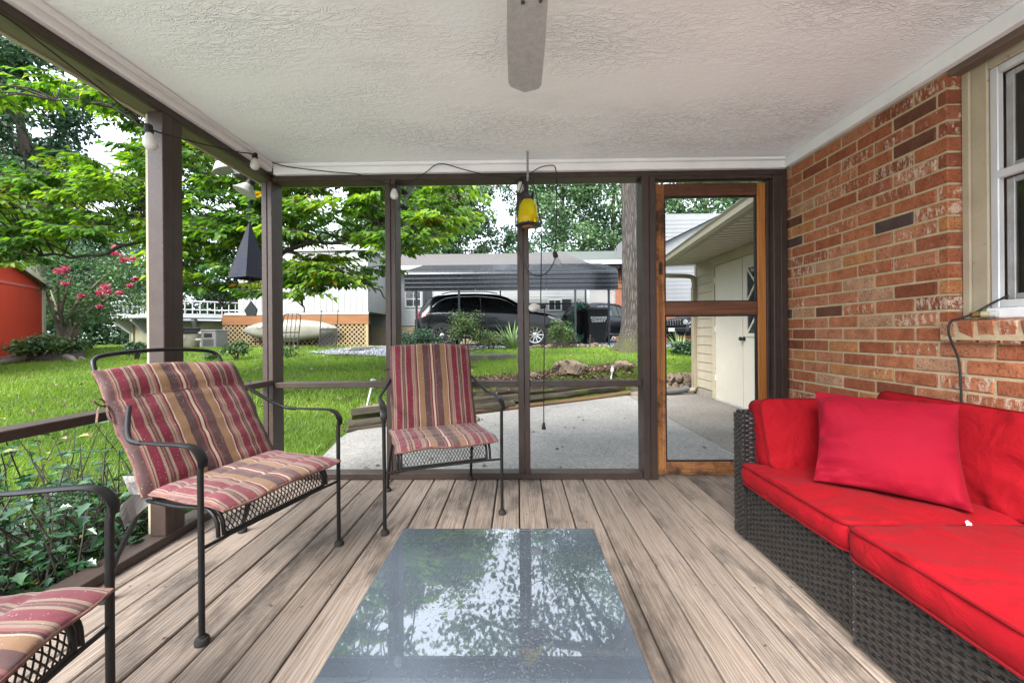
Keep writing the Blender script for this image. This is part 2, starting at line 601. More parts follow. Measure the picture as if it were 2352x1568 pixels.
# ------------------------------------------------------------------ deck
deck = MB().box(-1.80, 1.90, DECK_Y0, 2.80, -0.30, -0.035).build('deck', simple('deck_underside', (0.03, 0.025, 0.02), rough=0.9))
deck['kind'] = 'structure'
PITCH, X0 = 0.1457, 0.004
k0, k1 = -12, 12
nails = MB()
for k in range(k0, k1 + 1):
 xa, xb = X0 + k * PITCH + 0.0036, X0 + (k + 1) * PITCH - 0.0036
 xa, xb = max(xa, -1.80), min(xb, XR - 0.004)
 if xb - xa < 0.02:
  continue
 xm = (xa + xb) / 2
 dz = random.uniform(-0.0015, 0.0015)
 cup = random.uniform(0.0003, 0.0016)
 w = xb - xa
 b_ = MB()
 # a slightly cupped, eased plank, cut into two lengths where the boards butt
 prof = [(-w / 2, -0.032), (-w / 2, -0.004), (-w / 2 + 0.004, 0), (-w / 6, -cup), (w / 6, -cup), (w / 2 - 0.004, 0), (w / 2, -0.004), (w / 2, -0.032)]
 b_.prism(prof, DECK_Y0, 2.80, axis='y')
 o = b_.build('deck_board', M_DECK, deck)
 o.location = (xm, 0, dz)
 for yn in (2.17, 1.56, 0.95, 2.62):
  for sx in (-0.25, 0.27):
   nx, ny = xm + sx * w + random.uniform(-0.006, 0.006), yn + random.uniform(-0.012, 0.012)
   nails.lathe([(0.0046, 0.0), (0.0046, 0.0011), (0.0036, 0.0016)], 8, Matrix.Translation((nx, ny, dz - 0.0008)))
nails.build('nail_heads', simple('galvanised_nail', (0.22, 0.21, 0.20), (0.10, 0.08, 0.07), rough=0.55, metal=0.6, scale=30), deck, kind='stuff')

# ------------------------------------------------------------------ ceiling and roof
ceiling = MB().box(-1.78, 1.93, ROOF_Y0, 2.72, 2.170, 2.20).build('ceiling', M_CEIL)
ceiling['kind'] = 'structure'
t = MB()
t.box(-1.66, 1.815, 2.655, 2.690, 2.098, 2.169, 0.004)
t.build('back_trim_board', M_WHITE_TRIM, ceiling)
t = MB()
t.box(-1.64, 1.795, 2.632, 2.654, 2.142, 2.1685, 0.006)
t.build('cornice_moulding', M_WHITE_TRIM, ceiling, 40)
t = MB()
t.box(-1.70, -1.662, ROOF_Y0, 2.654, 2.114, 2.1693, 0.004)
t.build('side_trim_board', M_WHITE_TRIM, ceiling)
t = MB()
t.box(-1.661, -1.638, ROOF_Y0, 2.631, 2.143, 2.1687, 0.006)
t.build('cornice_moulding', M_WHITE_TRIM, ceiling, 40)
t = MB()
t.box(1.800, 1.838, ROOF_Y0, 2.654, 2.100, 2.1691, 0.004)
t.build('wall_trim_board', M_WHITE_TRIM, ceiling)
M_SHINGLE_DARK = simple('dark_shingle', (0.09, 0.085, 0.08), (0.05, 0.05, 0.05), rough=0.9, scale=20)
roof = MB()
roof.prism([(-2.02, 2.22), (1.95, 2.22), (1.95, 2.75), (-2.02, 2.30)], ROOF_Y0 - 0.03, 3.02, axis='y')
porch_roof = roof.build('porch_roof', M_SHINGLE_DARK)
tag(porch_roof, 'low shingled lean-to roof above the white porch ceiling', 'roof')

# ------------------------------------------------------------------ timber frame of the porch
frame = thing('porch_frame', 'dark brown painted timber frame of the porch with posts, rails and beams', 'frame', (0, YB, 0))
FM = Matrix.Translation((0, -YB, 0))
def fpart(name, mb, mat=M_BROWN):
 o = mb.build(name, mat, frame)
 o.location = (0, -YB, 0)
 return o
# back posts, each nailed up from two studs, the seam showing down the middle
for (a, b_, zb) in ((-1.758, -1.686, 0.0455), (-0.903, -0.831, 0.0455), (0.002, 0.082, 0.0455), (0.853, 0.947, 0.0), (1.738, 1.832, 0.0)):
 p = MB()
 m_ = (a + b_) / 2 + 0.002
 p.box(a, m_ - 0.0012, YB, YB + 0.128, zb, 2.061, 0.003)
 p.box(m_ + 0.0012, b_, YB + 0.002, YB + 0.126, zb, 2.061, 0.003)
 fpart('post', p)
p = MB()
p.box(-1.766, -1.69, 1.855, 1.912, 0.0455, 2.0745, 0.003)
p.box(-1.764, -1.692, 1.9145, 1.968, 0.0455, 2.0745, 0.003)
fpart('post', p)
# sills
for xa, xb in ((-1.684, 0.850),):
 fpart('sill_plate', MB().box(xa, xb, YB + 0.012, YB + 0.105, 0.002, 0.044, 0.003))
fpart('sill_plate', MB().box(-1.80, -1.688, DECK_Y0, YB + 0.11, 0.002, 0.044, 0.003))
# rails
for xa, xb in ((-1.684, -0.905), (-0.829, 0.0), (0.084, 0.851)):
 fpart('rail', MB().box(xa, xb, YB + 0.014, YB + 0.104, 0.634, 0.672, 0.003))
for ya, yb in ((DECK_Y0, 1.853), (1.977, YB - 0.002)):
 fpart('rail', MB().box(-1.782, -1.691, ya, yb, 0.655, 0.693, 0.003))
# head beams
fpart('head_beam', MB().box(-1.686, 1.838, YB + 0.011, YB + 0.125, 2.0625, 2.099, 0.003))
fpart('head_beam', MB().box(-1.716, -1.689, ROOF_Y0, YB + 0.124, 2.0755, 2.1135, 0.003))
fpart('beam_soffit', MB().box(-1.800, -1.717, ROOF_Y0, YB + 0.124, 2.0765, 2.112, 0.003), M_GRASS_BOUNCE)
fpart('outer_trim', MB().box(-1.822, -1.801, ROOF_Y0, YB + 0.14, 2.070, 2.16, 0.002), M_CREAM)
fpart('outer_trim', MB().box(-1.80, 1.83, YB + 0.129, YB + 0.148, 2.068, 2.16, 0.002), M_CREAM)
# pale outer corner strips that show as a light edge beside the posts
for (xa, xb) in ((-1.775, -1.7585),):
 fpart('outer_trim', MB().box(xa, xb, YB + 0.06, YB + 0.148, 0.05, 2.06, 0.002), M_CREAM)
fpart('outer_trim', MB().box(-1.782, -1.767, 1.862, 1.965, 0.05, 2.07, 0.002), M_CREAM)
# door header, two stepped boards
fpart('door_header', MB().box(0.949, 1.736, YB + 0.004, YB + 0.05, 2.040, 2.061, 0.003))
fpart('door_stop', MB().box(0.949, 1.736, YB + 0.052, YB + 0.09, 2.046, 2.0605, 0.003))
fpart('door_stop', MB().box(1.7195, 1.7365, YB + 0.045, YB + 0.062, 0.0, 2.038, 0.002))

# ------------------------------------------------------------------ screen door (stained wood)
M_STAIN_R = wood_mat('reddish_stained_wood', (0.13, 0.055, 0.030), (0.07, 0.030, 0.018), (0.17, 0.075, 0.042), rough=0.5, axis='x', knots=False, bump=0.35, stain=(0.03, 0.016, 0.012), stain_at=0.55)
M_STAIN_O = wood_mat('orange_stained_wood', (0.34, 0.135, 0.035), (0.26, 0.095, 0.024), (0.38, 0.16, 0.05), rough=0.42, axis='z', knots=False, bump=0.3, stain=(0.14, 0.05, 0.018), stain_at=0.58, stain_amt=0.5)
M_STAIN_W = wood_mat('weathered_orange_wood', (0.36, 0.15, 0.05), (0.10, 0.04, 0.02), (0.42, 0.20, 0.08), rough=0.6, axis='z', knots=False, bump=0.8, stain=(0.025, 0.015, 0.012), stain_at=0.46, stain_amt=0.9)
M_STAIN_WX = wood_mat('weathered_bottom_rail_wood', (0.30, 0.13, 0.05), (0.10, 0.045, 0.022), (0.36, 0.18, 0.08), rough=0.6, axis='x', knots=False, bump=0.8, stain=(0.025, 0.015, 0.012), stain_at=0.45, stain_amt=0.9)
door = thing('screen_door', 'orange stained wooden screen door closed beside the brick wall', 'door', (0.965, 2.76, 0))
def dpart(name, mb, mat, parent=None, smooth=None):
 o = mb.build(name, mat, parent or door, smooth)
 if parent is None:
  o.location = (-0.965, -2.76, 0)
 return o
DY0, DY1 = 2.742, 2.776
dpart('stile', MB().box(0.951, 1.026, DY0, DY1, 0.010, 2.030, 0.003), M_STAIN_W)
dpart('stile', MB().box(1.667, 1.757, DY0, DY1, 0.010, 2.030, 0.003), M_STAIN_O)
dpart('top_rail', MB().box(1.0265, 1.6665, DY0 - 0.001, DY1, 1.945, 2.032, 0.003), M_STAIN_R)
dpart('middle_rail', MB().box(1.0265, 1.6665, DY0 - 0.001, DY1, 1.118, 1.210, 0.003), M_STAIN_R)
dpart('bottom_rail', MB().box(1.0265, 1.6665, DY0 - 0.001, DY1, 0.012, 0.100, 0.003), M_STAIN_WX)
st = MB()
for (xa, xb, za, zb) in ((1.027, 1.037, 0.101, 1.117), (1.656, 1.666, 0.101, 1.117), (1.027, 1.037, 1.211, 1.944), (1.656, 1.666, 1.211, 1.944),
       (1.038, 1.655, 0.101, 0.109), (1.038, 1.655, 1.109, 1.117), (1.038, 1.655, 1.211, 1.219), (1.038, 1.655, 1.936, 1.944)):
 st.box(xa, xb, DY0 + 0.008, DY1 - 0.004, za, zb, 0.002)
dpart('screen_bead', st, simple('dark_bead', (0.02, 0.018, 0.016), rough=0.6))
lt = MB()
lt.tube(bez([(1.000, 2.741, 1.42), (0.993, 2.722, 1.43), (0.992, 2.716, 1.455), (1.000, 2.722, 1.47), (1.005, 2.741, 1.475)], 12), 0.004, 6)
lt.box(0.985, 1.012, 2.7395, 2.7425, 1.40, 1.49, 0.001)
dpart('latch', lt, simple('dark_steel', (0.08, 0.075, 0.07), rough=0.45, metal=0.9))
for zh in (0.35, 1.0, 1.78):
 h = MB()
 h.box(1.735, 1.757, 2.7385, 2.7415, zh - 0.035, zh + 0.035, 0.001)
 h.tube([(1.760, 2.738, zh - 0.036), (1.760, 2.738, zh + 0.036)], 0.005, 8)
 dpart('hinge', h, simple('hinge_steel', (0.12, 0.11, 0.10), rough=0.45, metal=0.9))

# ------------------------------------------------------------------ brick house wall with window
def brick_mat():
 m, nt, b = new_mat('old_red_brick')
 L = nt.links.new
 oi = nd(nt, 'ObjectInfo')
 mp = coords(nt, (1, 1, 1), True)
 stops = [(0.00, (0.40, 0.14, 0.066)), (0.18, (0.44, 0.165, 0.078)), (0.34, (0.33, 0.105, 0.048)), (0.46, (0.45, 0.19, 0.10)),
    (0.62, (0.24, 0.075, 0.038)), (0.71, (0.47, 0.21, 0.085)), (0.82, (0.48, 0.28, 0.17)), (0.90, (0.33, 0.115, 0.06)), (0.96, (0.15, 0.06, 0.038)), (0.99, (0.085, 0.06, 0.055))]
 r = ramp(nt, stops, 'CONSTANT')
 L(oi.outputs['Random'], r.inputs[0])
 # mottle towards a second tone
 n1 = nd(nt, 'TexNoise', Scale=16.0, Detail=7.0, Roughness=0.72)
 L(mp.outputs[0], n1.inputs['Vector'])
 mr = nd(nt, 'MapRange')
 mr.inputs['From Min'].default_value = 0.35
 mr.inputs['From Max'].default_value = 0.75
 L(n1.outputs['Fac'], mr.inputs['Value'])
 mx = nd(nt, 'Mix', data_type='RGBA', blend_type='MULTIPLY')
 L(mr.outputs[0], mx.inputs['Factor'])
 L(r.outputs[0], mx.inputs['A'])
 mx.inputs['B'].default_value = (0.48, 0.40, 0.36, 1)
 # lime bloom on some bricks only
 mu = nd(nt, 'Math', operation='MULTIPLY')
 mu.inputs[1].default_value = 7.31
 L(oi.outputs['Random'], mu.inputs[0])
 fr = nd(nt, 'Math', operation='FRACT')
 L(mu.outputs[0], fr.inputs[0])
 mf = nd(nt, 'MapRange')
 mf.inputs['From Min'].default_value = 0.45
 mf.inputs['From Max'].default_value = 1.0
 mf.inputs['To Min'].default_value = 0.72
 mf.inputs['To Max'].default_value = 0.47
 L(fr.outputs[0], mf.inputs['Value'])
 sp = coords(nt, (1.0, 2.2, 0.8), True)
 n2 = nd(nt, 'TexNoise', Scale=26.0, Detail=6.0, Roughness=0.75)
 L(sp.outputs[0], n2.inputs['Vector'])
 gt = nd(nt, 'Math', operation='SUBTRACT')
 L(n2.outputs['Fac'], gt.inputs[0])
 L(mf.outputs[0], gt.inputs[1])
 ms = nd(nt, 'MapRange')
 ms.inputs['From Max'].default_value = 0.09
 ms.inputs['To Max'].default_value = 0.85
 L(gt.outputs[0], ms.inputs['Value'])
 m2 = nd(nt, 'Mix', data_type='RGBA')
 L(ms.outputs[0], m2.inputs['Factor'])
 L(mx.outputs['Result'], m2.inputs['A'])
 m2.inputs['B'].default_value = (0.55, 0.43, 0.33, 1)
 # dark pits
 n3 = nd(nt, 'TexNoise', Scale=120.0, Detail=3.0)
 L(mp.outputs[0], n3.inputs['Vector'])
 m3r = nd(nt, 'MapRange')
 m3r.inputs['From Min'].default_value = 0.57
 m3r.inputs['From Max'].default_value = 0.64
 m3r.inputs['To Max'].default_value = 0.7
 L(n3.outputs['Fac'], m3r.inputs['Value'])
 m3 = nd(nt, 'Mix', data_type='RGBA')
 L(m3r.outputs[0], m3.inputs['Factor'])
 L(m2.outputs['Result'], m3.inputs['A'])
 m3.inputs['B'].default_value = (0.10, 0.035, 0.025, 1)
 L(m3.outputs['Result'], b.inputs['Base Color'])
 b.inputs['Roughness'].default_value = 0.85
 b.inputs['Specular IOR Level'].default_value = 0.25
 ad = nd(nt, 'Math', operation='ADD')
 L(n3.outputs['Fac'], ad.inputs[0])
 L(n2.outputs['Fac'], ad.inputs[1])
 bp = nd(nt, 'Bump', Strength=0.6, Distance=0.004)
 L(ad.outputs[0], bp.inputs['Height'])
 L(bp.outputs[0], b.inputs['Normal'])
 return m
M_BRICK = brick_mat()
M_MORTAR = simple('sandy_mortar', (0.50, 0.41, 0.26), (0.38, 0.305, 0.19), rough=0.95, scale=24, bump=0.7, bscale=160, bdist=0.004, specks=(0.30, 0.25, 0.17), speck_scale=90, speck_at=0.66)
house = thing('brick_house', 'red brick house wall with a window and a brick sill beside the sofa', 'house', (XR, 1.0, 0))
HOFF = (-XR, -1.0, 0)
def hpart(name, mb, mat, parent=None, smooth=None, kind=None):
 o = mb.build(name, mat, parent or house, smooth, kind)
 if parent is None:
  o.location = HOFF
 return o
WIN_Y0, WIN_Y1, SILL_Z = 0.62, 1.70, 1.046
core = MB()
core.box(XR + 0.0045, 2.30, WIN_Y1 + 0.007, 2.80, -0.32, 2.62)
core.box(XR + 0.0048, 2.30, -3.2, WIN_Y1 + 0.0065, -0.32, 0.958)
core.box(XR + 0.0045, 2.30, -3.2, WIN_Y0 - 0.007, 0.9585, 2.62)
core.box(XR + 0.0042, 2.30, WIN_Y0 - 0.0065, WIN_Y1 + 0.0065, 2.135, 2.62)
wall = hpart('wall', core, M_MORTAR)
CH = 0.0677
BL, BH, BD = 0.193, 0.0570, 0.088
brick_cache = {}
def brick_mesh(length, variant):
 key = (round(length, 3), variant)
 if key not in brick_cache:
  r_ = random.Random(variant * 31 + 5)
  mb = MB().box(0, BD, 0, length, 0, BH, 0.0035)
  mb.v = [(x + r_.uniform(-1, 1) * 0.0012, y + r_.uniform(-1, 1) * 0.0014, z + r_.uniform(-1, 1) * 0.0013) for x, y, z in mb.v]
  brick_cache[key] = mb.mesh('brick', M_BRICK)
 return brick_cache[key]
far_bricks = MB()
course = 0
z = 0.006 - CH
while z < 2.10:
 odd = course % 2
 y_lo = WIN_Y1 if z > 0.95 else 0.9
 start = 1.744 + (0.1015 if odd else 0.0)
 edges = [start + 0.203 * k for k in range(-8, 7)]
 cuts = [y_lo - 0.005] + [e for e in edges if y_lo + 0.02 < e < 2.785] + [2.80]
 for a, b_ in zip(cuts[:-1], cuts[1:]):
  Lb = b_ - a - 0.0105
  if Lb < 0.02:
   continue
  o = bpy.data.objects.new('brick', brick_mesh(Lb, random.randrange(5)))
  COL.objects.link(o)
  o.parent = wall
  o.location = (XR + random.uniform(-0.0012, 0.0012), a + 0.005, z + random.uniform(-0.0012, 0.0012))
 # bricks nearer than the picture's edge, and beyond the window, as one piece
 for k in range(-24, 0):
  ya, yb = start + 0.203 * (k - 4) + 0.005, start + 0.203 * (k - 3) - 0.0045
  if z > 0.95 and yb > WIN_Y0 - 0.05:
   continue
  if yb < 0.89 and ya > -3.1:
   far_bricks.box(XR, XR + BD, ya, min(yb, 0.889), z, z + BH, 0.0035)
 z += CH
 course += 1
far_bricks.build('brick_courses', M_BRICK, wall, kind='stuff')
# rowlock sill, bricks on edge, tipped outward
yk = WIN_Y1 + 0.012
i = 0
sill_mesh = {}
while yk > WIN_Y0:
 key = i % 4
 if key not in sill_mesh:
  r_ = random.Random(key + 90)
  mb = MB().box(-0.052, 0.078, 0, 0.0585, -0.088, 0, 0.004)
  mb.v = [(x + r_.uniform(-1, 1) * 0.0016, y + r_.uniform(-1, 1) * 0.0014, z_ + r_.uniform(-1, 1) * 0.0016) for x, y, z_ in mb.v]
  sill_mesh[key] = mb.mesh('sill_brick', M_BRICK)
 o = bpy.data.objects.new('sill_brick', sill_mesh[key])
 COL.objects.link(o)
 o.parent = wall
 o.matrix_basis = Matrix.Translation((XR + 0.02, yk - 0.0585, SILL_Z - 0.006)) @ Matrix.Rotation(math.radians(-6), 4, 'Y')
 yk -= 0.0685
 i += 1
o = MB().box(XR - 0.026, XR + 0.09, WIN_Y0 + 0.01, WIN_Y1 + 0.010, 0.960, SILL_Z - 0.014).build('sill_mortar', M_MORTAR, wall)

# window
M_TAN = simple('peeling_tan_paint', (0.42, 0.365, 0.265), (0.34, 0.29, 0.205), rough=0.6, scale=7, bump=0.35, bscale=50, specks=(0.12, 0.09, 0.06), speck_scale=30, speck_at=0.69, bdist=0.003)
M_ALU = simple('white_aluminium', (0.66, 0.67, 0.68), (0.52, 0.53, 0.54), rough=0.4, scale=12, stretch=(1, 1, 0.2), bump=0.1, metal=0.25)
M_SASH = simple('brown_inner_sash', (0.34, 0.24, 0.17), (0.26, 0.18, 0.13), rough=0.5, scale=14, bump=0.2)
def glass_mat(name, tint=(0.9, 0.93, 0.93), gloss=0.16, trans=0.55, base=(0.02, 0.02, 0.02)):
 m, nt, b = new_mat(name)
 L = nt.links.new
 b.inputs['Base Color'].default_value = c4(base)
 b.inputs['Roughness'].default_value = 0.03
 b.inputs['Specular IOR Level'].default_value = 0.6
 tr = nd(nt, 'BsdfTransparent')
 tr.inputs['Color'].default_value = c4(tint)
 mx = nd(nt, 'MixShader')
 mx.inputs[0].default_value = trans
 L(b.outputs[0], mx.inputs[1])
 L(tr.outputs[0], mx.inputs[2])
 out = [n for n in nt.nodes if n.type == 'OUTPUT_MATERIAL'][0]
 L(mx.outputs[0], out.inputs[0])
 return m
M_GLASS = glass_mat('window_glass')
wcas = MB()
wx0, wx1 = XR + 0.068, XR + 0.11
wcas.box(wx0, wx1, WIN_Y1 - 0.084, WIN_Y1 - 0.001, SILL_Z - 0.004, 2.135, 0.004)
wcas.box(wx0, wx1, WIN_Y0 + 0.001, WIN_Y0 + 0.084, SILL_Z - 0.004, 2.135, 0.004)
wcas.box(wx0, wx1 - 0.001, WIN_Y0 + 0.085, WIN_Y1 - 0.085, 2.050, 2.135, 0.004)
wcas.box(wx0 - 0.012, wx0 - 0.0005, WIN_Y1 - 0.030, WIN_Y1 - 0.0008, SILL_Z, 2.134, 0.003)
window = hpart('window', wcas, M_TAN)
wp = lambda n, mb, m: mb.build(n, m, window)
wp('window_sill', MB().box(wx0 - 0.016, wx1 + 0.03, WIN_Y0 + 0.085, WIN_Y1 - 0.085, SILL_Z - 0.002, SILL_Z + 0.040, 0.005), M_WHITE_TRIM)
ya, yb = WIN_Y0 + 0.086, WIN_Y1 - 0.086
fr = MB()
fx0, fx1 = wx0 + 0.006, wx0 + 0.030
fr.box(fx0, fx1, yb - 0.028, yb, SILL_Z + 0.041, 2.049, 0.003)
fr.box(fx0, fx1, ya, ya + 0.028, SILL_Z + 0.041, 2.049, 0.003)
fr.box(fx0, fx1 - 0.001, ya + 0.0285, yb - 0.0285, 2.018, 2.048, 0.003)
fr.box(fx0, fx1 - 0.001, ya + 0.0285, yb - 0.0285, SILL_Z + 0.042, SILL_Z + 0.072, 0.003)
fr.box(fx0 - 0.004, fx1 - 0.002, ya + 0.0287, yb - 0.0287, 1.600, 1.632, 0.003)
wp('storm_frame', fr, M_ALU)
fr2 = MB()
gx0, gx1 = fx1 + 0.004, fx1 + 0.020
for za, zb in ((1.634, 2.016), (SILL_Z + 0.074, 1.598)):
 fr2.box(gx0, gx1, yb - 0.056, yb - 0.030, za, zb, 0.002)
 fr2.box(gx0, gx1, ya + 0.030, ya + 0.056, za, zb, 0.002)
 fr2.box(gx0, gx1 - 0.001, ya + 0.0565, yb - 0.0565, zb - 0.022, zb, 0.002)
 fr2.box(gx0, gx1 - 0.001, ya + 0.0565, yb - 0.0565, za, za + 0.022, 0.002)
wp('storm_sash', fr2, simple('grey_aluminium', (0.40, 0.40, 0.40), (0.30, 0.29, 0.28), rough=0.45, metal=0.4, scale=15))
for za, zb in ((1.657, 1.993), (SILL_Z + 0.097, 1.575)):
 wp('pane', MB().box(gx0 + 0.006, gx0 + 0.009, ya + 0.057, yb - 0.057, za, zb), M_GLASS)
sx = MB()
for za, zb in ((1.64, 2.01), (SILL_Z + 0.08, 1.60)):
 sx.box(gx1 + 0.03, gx1 + 0.06, yb - 0.11, yb - 0.035, za, zb, 0.003)
 sx.box(gx1 + 0.03, gx1 + 0.06, ya + 0.035, ya + 0.11, za, zb, 0.003)
sx.box(gx1 + 0.031, gx1 + 0.059, ya + 0.111, yb - 0.111, 1.80, 1.825, 0.002)
sx.box(gx1 + 0.031, gx1 + 0.059, ya + 0.111, yb - 0.111, 1.56, 1.62, 0.002)
for ym in (ya + 0.36, ya + 0.62):
 sx.box(gx1 + 0.033, gx1 + 0.057, ym, ym + 0.022, 1.62, 2.01, 0.002)
wp('inner_sash', sx, M_SASH)
wp('drawn_blind', MB().box(gx1 + 0.075, gx1 + 0.08, WIN_Y0, WIN_Y1, SILL_Z, 2.13), simple('brown_blind', (0.34, 0.23, 0.16), (0.26, 0.17, 0.12), rough=0.8, scale=3, stretch=(1, 0.1, 3)))
hpart('lintel_trim', MB().box(XR + 0.001, wx0 - 0.013, WIN_Y0 + 0.002, WIN_Y1 - 0.002, 2.078, 2.134, 0.003), simple('faded_brown_trim', (0.17, 0.12, 0.09), (0.12, 0.085, 0.065), rough=0.6, scale=8))
# dark room behind the window
rm = MB()
rm.box(2.31, 4.2, -0.5, 2.6, 0.3, 0.32)
rm.box(4.2, 4.22, -0.5, 2.6, 0.3, 2.4)
hpart('room_shell', rm, simple('dim_room', (0.12, 0.10, 0.08), rough=0.9))

# ------------------------------------------------------------------ ceiling fan
M_FAN = simple('dusty_white_fan', (0.44, 0.44, 0.44), (0.33, 0.33, 0.33), rough=0.55, scale=40, bump=0.15, specks=(0.24, 0.235, 0.23), speck_scale=330, speck_at=0.58)
fan = thing('ceiling_fan', 'dusty white ceiling fan hanging from the middle of the ceiling', 'fan', (0.035, 0.80, 2.17))
bz = 1.93 - 2.17
fm = MB()
fm.lathe([(0.07, -0.001), (0.065, -0.04), (0.02, -0.055), (0.016, -0.075), (0.016, -0.12), (0.10, -0.13), (0.125, -0.16), (0.125, -0.215), (0.09, -0.245), (0.055, -0.26), (0.05, -0.30), (0.0, -0.305)], 24)
fm.build('motor_housing', M_FAN, fan, 40)
outl = [(0.20, -0.045), (0.26, -0.056), (0.45, -0.061), (0.66, -0.0615), (0.682, -0.054), (0.692, -0.040), (0.713, 0.0), (0.692, 0.040), (0.682, 0.054), (0.66, 0.0615), (0.45, 0.061), (0.26, 0.056), (0.20, 0.045)]
for kf in range(5):
 a_ = math.radians(90 + 72 * kf)
 R_ = Matrix.Rotation(a_, 4, 'Z') @ Matrix.Translation((0, 0, bz)) @ Matrix.Rotation(math.radians(5), 4, 'X')
 b_ = MB().prism(outl, -0.003, 0.003)
 blade = b_.build('blade', M_FAN, fan)
 blade.matrix_basis = R_
 br = MB()
 br.box(0.09, 0.24, -0.016, 0.016, 0.004, 0.010, 0.002)
 br.prism([(0.24, -0.04), (0.33, -0.02), (0.345, 0.0), (0.33, 0.02), (0.24, 0.04)], 0.0032, 0.008)
 br.lathe([(0.006, -0.007), (0.006, -0.0032)], 8, Matrix.Translation((0.30, 0.012, 0)))
 br.prism([(0.255 + 0.045 * math.cos(q * math.pi / 8), -0.037 + 0.009 * math.sin(q * math.pi / 8)) for q in range(16)], -0.0055, -0.0032)
 br.build('blade_iron', simple('blade_iron', (0.10, 0.10, 0.10), rough=0.5, metal=0.5), blade)
# ------------------------------------------------------------------ patio armchairs
M_IRON = simple('black_wrought_iron', (0.009, 0.009, 0.0095), (0.014, 0.0135, 0.0135), rough=0.40, scale=30, bump=0.25, bscale=160, bdist=0.002, spec=0.3, rough_var=0.08)
M_RUBBER = simple('black_rubber', (0.02, 0.019, 0.018), (0.035, 0.033, 0.03), rough=0.8, scale=60)
def stripe_mat(name='striped_outdoor_fabric', half=0.25, sheen_fade=0.0):
 m, nt, b = new_mat(name)
 L = nt.links.new
 tc = nd(nt, 'TexCoord')
 nz = nd(nt, 'TexNoise', Scale=6.0, Detail=2.0)
 L(tc.outputs['Object'], nz.inputs['Vector'])
 sx = nd(nt, 'SeparateXYZ')
 L(tc.outputs['Object'], sx.inputs[0])
 s1 = nd(nt, 'Math', operation='MULTIPLY_ADD')
 s1.inputs[1].default_value = 0.012
 s1.inputs[2].default_value = -0.006
 L(nz.outputs['Fac'], s1.inputs[0])
 s2 = nd(nt, 'Math', operation='ADD')
 L(sx.outputs['X'], s2.inputs[0])
 L(s1.outputs[0], s2.inputs[1])
 ab = nd(nt, 'Math', operation='ABSOLUTE')
 L(s2.outputs[0], ab.inputs[0])
 dv = nd(nt, 'Math', operation='DIVIDE')
 dv.inputs[1].default_value = half
 L(ab.outputs[0], dv.inputs[0])
 mar, gold, brn = (0.125, 0.008, 0.022), (0.20, 0.112, 0.056), (0.062, 0.030, 0.029)
 crm, kha, pnk, dkm = (0.38, 0.30, 0.215), (0.22, 0.155, 0.11), (0.19, 0.060, 0.055), (0.06, 0.011, 0.017)
 st = [(0.0, crm), (0.022, dkm), (0.05, pnk), (0.08, brn), (0.22, gold), (0.355, crm), (0.372, dkm), (0.40, pnk), (0.435, kha), (0.47, brn), (0.478, kha), (0.51, mar),
    (0.64, kha), (0.672, brn), (0.70, pnk), (0.715, brn), (0.74, kha), (0.775, mar), (0.90, kha), (0.925, dkm), (0.935, kha), (0.955, pnk), (0.975, brn)]
 r = ramp(nt, st, 'CONSTANT')
 L(dv.outputs[0], r.inputs[0])
 n2 = nd(nt, 'TexNoise', Scale=9.0, Detail=6.0, Roughness=0.7)
 L(tc.outputs['Object'], n2.inputs['Vector'])
 mr = nd(nt, 'MapRange')
 mr.inputs['From Min'].default_value = 0.42
 mr.inputs['From Max'].default_value = 0.75
 mr.inputs['To Min'].default_value = sheen_fade * 0.5
 mr.inputs['To Max'].default_value = 0.10 + sheen_fade
 L(n2.outputs['Fac'], mr.inputs['Value'])
 mx = nd(nt, 'Mix', data_type='RGBA')
 L(mr.outputs[0], mx.inputs['Factor'])
 L(r.outputs[0], mx.inputs['A'])
 mx.inputs['B'].default_value = (0.30, 0.19, 0.18, 1)
 # lint and seeds
 n3 = nd(nt, 'TexNoise', Scale=210.0, Detail=1.0)
 L(tc.outputs['Object'], n3.inputs['Vector'])
 mr3 = nd(nt, 'MapRange')
 mr3.inputs['From Min'].default_value = 0.70
 mr3.inputs['From Max'].default_value = 0.75
 mr3.inputs['To Max'].default_value = 0.6
 L(n3.outputs['Fac'], mr3.inputs['Value'])
 m3 = nd(nt, 'Mix', data_type='RGBA')
 L(mr3.outputs[0], m3.inputs['Factor'])
 L(mx.outputs['Result'], m3.inputs['A'])
 m3.inputs['B'].default_value = (0.5, 0.45, 0.4, 1)
 L(m3.outputs['Result'], b.inputs['Base Color'])
 b.inputs['Roughness'].default_value = 0.7
 b.inputs['Sheen Weight'].default_value = 0.12
 b.inputs['Specular IOR Level'].default_value = 0.25
 wv = nd(nt, 'TexNoise', Scale=480.0, Detail=1.0)
 L(tc.outputs['Object'], wv.inputs['Vector'])
 n5 = nd(nt, 'TexNoise', Scale=14.0, Detail=3.0)
 L(tc.outputs['Object'], n5.inputs['Vector'])
 ad = nd(nt, 'Math', operation='MULTIPLY_ADD')
 ad.inputs[1].default_value = 0.08
 L(wv.outputs['Fac'], ad.inputs[0])
 L(n5.outputs['Fac'], ad.inputs[2])
 bp = nd(nt, 'Bump', Strength=0.5, Distance=0.008)
 L(ad.outputs[0], bp.inputs['Height'])
 L(bp.outputs[0], b.inputs['Normal'])
 return m
M_STRIPE = stripe_mat()
M_STRIPE_SEAT = stripe_mat('striped_seat_fabric', 0.27, 0.16)  # seat copy made paler, its lit sheen mixed into the colour
M_WELT = simple('maroon_piping', (0.11, 0.03, 0.03), (0.20, 0.12, 0.09), rough=0.8, scale=30)
M_TIE = simple('brown_tie_ribbon', (0.055, 0.03, 0.026), (0.14, 0.08, 0.06), rough=0.8, scale=40)

